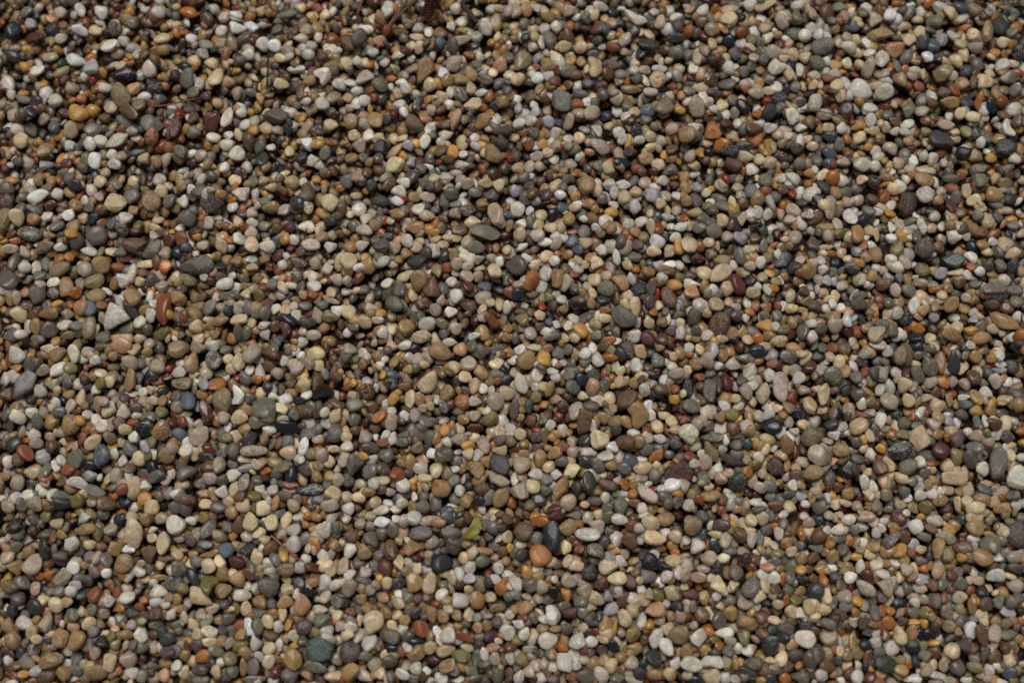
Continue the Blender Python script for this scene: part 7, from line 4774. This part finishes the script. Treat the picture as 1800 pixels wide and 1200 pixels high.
# pine cone, its tip reaching into the picture from the top edge
(ctx, cty), (cbx, cby) = [(-544, 2053), (-479, 2345)]
tip = np.array([ctx * 1e-4, cty * 1e-4, 0.0])
butt = np.array([cbx * 1e-4, cby * 1e-4, 0.0])
tip[2] = top_at(tip[0], tip[1], 0.004) + 0.0015
butt[2] = tip[2] + 0.004
cone = empty("pine_cone", tuple(tip), "dark red-brown pine cone entering at the top edge", "pine cone")
axis = butt - tip
ln = np.linalg.norm(axis)
ax = axis / ln
sidev = np.cross(ax, (0, 0, 1.0))
sidev /= np.linalg.norm(sidev)
upv = np.cross(sidev, ax)
tt = np.linspace(0, 1, 18)
prof = 0.0046 * np.sin(np.clip(tt * 1.25 + 0.12, 0, 2.6)) ** 0.7
link("core", tube_mesh("core", np.array([tip + axis * t for t in tt]) - tip, prof * 0.86, M_CONE, 14), cone)
bm = bmesh.new()
sv = [(-.5, 0, 0), (-.42, .6, .1), (0, 1.0, .34), (.42, .6, .1), (.5, 0, 0), (0, .45, .42), (0, 0, .15), (0, .5, -.12)]
sb = [bm.verts.new(v) for v in sv]
for f in ((0, 6, 5, 1), (6, 4, 3, 5), (1, 5, 2), (5, 3, 2), (0, 1, 7), (1, 2, 7), (2, 3, 7), (3, 4, 7)):
    bm.faces.new([sb[i] for i in f])
sme = bpy.data.meshes.new("scale")
bm.to_mesh(sme)
bm.free()
sme.materials.append(M_CONE)
cnt = 0
for ring in range(17):
    t = 0.02 + ring * 0.056
    rr = float(np.interp(t, tt, prof)) * 0.86
    for k in range(11):
        q = 2 * math.pi * (k + 0.5 * (ring % 2)) / 11
        nrm = sidev * math.cos(q) + upv * math.sin(q)
        if nrm[2] < -0.55:
            continue
        pos = axis * t + nrm * rr - ax * 0.0002
        yv = -ax * 0.75 + nrm * 0.66
        yv /= np.linalg.norm(yv)
        xv = np.cross(yv, nrm)
        xv /= np.linalg.norm(xv)
        zv = np.cross(xv, yv)
        o = link("scale", sme, cone)
        s = rr * 0.62 * random.uniform(0.85, 1.15) + 0.0004
        mw = Matrix.Identity(4)
        for i in range(3):
            mw[i][0], mw[i][1], mw[i][2] = xv[i] * s, yv[i] * s * 0.9, zv[i] * s
            mw[i][3] = pos[i]
        o.matrix_local = mw
        cnt += 1

# green leaf
mid = resample([(a * 1e-4, b * 1e-4) for a, b in [(-206, -1075), (-202, -1109), (-205, -1139), (-222, -1169), (-250, -1195), (-290, -1218)]], 16)
rgt = resample([(a * 1e-4, b * 1e-4) for a, b in [(-206, -1075), (-184, -1105), (-175, -1145), (-190, -1188), (-227, -1222), (-290, -1218)]], 16)
lft = resample([(a * 1e-4, b * 1e-4) for a, b in [(-206, -1075), (-224, -1105), (-237, -1132), (-257, -1162), (-280, -1188), (-290, -1218)]], 16)
zl = max(top_at(x, y) for x, y in mid) * 0.55 + 0.45 * float(np.mean([top_at(x, y) for x, y in mid])) + 0.0006
lv, lf = [], []
o0 = np.array([mid[8][0], mid[8][1], zl])
for i in range(16):
    t = i / 15
    arch = 0.0016 * math.sin(t * math.pi) - 0.0010 * t
    for w in range(7):
        f = (w - 3) / 3.0
        e = lft[i] if f < 0 else rgt[i]
        p = mid[i] * (1 - abs(f)) + e * abs(f)
        z = zl + arch + 0.0009 * abs(f) ** 1.3 * (1 if f < 0 else -0.4) + 0.0002 * math.sin(9 * t + 2 * f)
        lv.append((p[0] - o0[0], p[1] - o0[1], z - o0[2]))
for i in range(15):
    for w in range(6):
        a = i * 7 + w
        lf.append((a, a + 1, a + 8, a + 7))
lme = bpy.data.meshes.new("blade")
lme.from_pydata(lv, [], lf)
lme.polygons.foreach_set('use_smooth', np.ones(len(lf), bool))
lme.materials.append(M_LEAF)
leaf = empty("leaf", tuple(o0), "small yellow-green leaf lying on the pebbles below the centre", "leaf")
bl = link("blade", lme, leaf)
sm = bl.modifiers.new("thick", 'SOLIDIFY')
sm.thickness = 0.00025
sp = resample([(a * 1e-4, b * 1e-4) for a, b in [(-200, -1142), (-187, -1154), (-174, -1162)]], 8)
link("leaf_stalk", tube_mesh("leaf_stalk", np.concatenate([sp, np.full((8, 1), zl + 0.0009)], 1) - o0, np.linspace(0.0005, 0.0009, 8), M_LEAF, 7), leaf)


def lump(name, pts_size, mat, seed, amp=0.35, sub=4, flat=0.4):
    r = np.random.default_rng(seed)
    d, f = ico(sub)
    rad = np.ones(len(d))
    for k in range(14):
        w = r.normal(size=3) * (1.2 + 0.9 * k)
        rad += amp / (1 + 0.45 * k) * np.sin(d @ w + r.uniform(0, 6.28))
    v = d * np.clip(rad, 0.3, None)[:, None] * np.array([pts_size[0] / 2, pts_size[1] / 2, min(pts_size) / 2 * flat])
    me = bpy.data.meshes.new(name)
    me.from_pydata([tuple(q) for q in v], [], [tuple(int(i) for i in q) for q in f])
    me.materials.append(mat)
    return me


# empty seed husk
((hx, hy), (kx, ky)) = [(135, -167), (212, -219)]
ha = math.atan2(ky - hy, kx - hx)
hl = math.hypot(kx - hx, ky - hy) * 1e-4
hz = top_at((hx + kx) * 0.5e-4, (hy + ky) * 0.5e-4, 0.003)
husk = empty("seed_husk", ((hx + kx) * 0.5e-4, (hy + ky) * 0.5e-4, hz), "brown seed husk with shiny pale cap beside a smooth beige pebble near centre", "seed husk")
husk.rotation_euler = (0, 0, ha)
n = 16
t = np.linspace(-1, 1, n)
link("shell", tube_mesh("shell", np.stack([t * hl * 0.40 + hl * 0.08, t * 0, 0.0012 + 0.0004 * (1 - t * t)], 1), 0.0019 * np.sqrt(np.clip(1.02 - t ** 2 * np.where(t > 0, 1.0, 0.5), 0.02, 1)), M_HUSK, 12, 0.7), husk)
link("cap", tube_mesh("cap", np.stack([t * hl * 0.13 - hl * 0.38, t * 0, 0.0014 + t * 0], 1), 0.0017 * np.sqrt(np.clip(1.02 - t ** 2, 0.02, 1)), M_HUSKCAP, 12, 0.8), husk)
link("rim", tube_mesh("rim", np.stack([t * hl * 0.40 + hl * 0.08, -0.0019 * np.sqrt(np.clip(1 - t ** 2, 0, 1)), 0.0010 + t * 0], 1), np.full(n, 0.00032), M_HUSKCAP, 7), husk)

# clumps of dark humus
for k, (pt, size, lab) in enumerate((
        ([(-1151, -325)][0], (0.0125, 0.0085), "crumbly black humus clump beside a shiny amber-sided pebble, lower left of centre"),
        ([(-1184, -1524)][0], (0.0085, 0.005), "small black humus crumb above a salmon faceted pebble near the bottom"))):
    x, y = pt[0] * 1e-4, pt[1] * 1e-4
    o = link("humus_clump", lump("humus_clump", size, M_SOIL, 40 + k, 0.24, 5, 0.7), None, lab, "humus", "clumps of dark humus")
    o.location = (x, y, top_at(x, y, 0.003) - 0.0030)

# shred of reddish bark at the end of the bright needle
(bx_, by_), = [(-1171, -1383)]
bx_, by_ = bx_ * 1e-4, by_ * 1e-4
bz = top_at(bx_, by_, 0.003)
shred = empty("bark_shred", (bx_, by_, bz), "frayed red-brown bark shred at the end of the orange pine needle", "bark")
for k in range(7):
    yo = (k - 3) * 0.0006
    a0, a1 = -0.0042 + random.uniform(-.0008, .0008), 0.0042 + random.uniform(-.001, .001)
    t = np.linspace(0, 1, 10)
    p = np.stack([a0 + (a1 - a0) * t, yo + 0.0006 * np.sin(t * 4 + k), 0.0002 + 0.0006 * np.sin(t * 3 + k)], 1)
    link("fibre", tube_mesh("fibre", p, 0.0004 * (0.6 + np.sin(t * 3.1)), M_BARK, 6, 0.6, 0.15), shred)

# crumbling flake
M_FLAKE = simple_material("flake_skin", (56, 42, 40), (104, 74, 64), 420, 0.85, 1.0)
(fx, fy), = [(1003, -817)]
fx, fy = fx * 1e-4, fy * 1e-4
o = link("rock_flake", lump("rock_flake", (0.0150, 0.0135), M_FLAKE, 77, 0.12, 5, 0.42), None, "broad crumbling purplish-brown flake beside a glossy white oval, lower right of centre", "flake")
o.location = (fx, fy, top_at(fx, fy, 0.004) - 0.0030)
o.rotation_euler = (0.12, -0.1, 0.5)
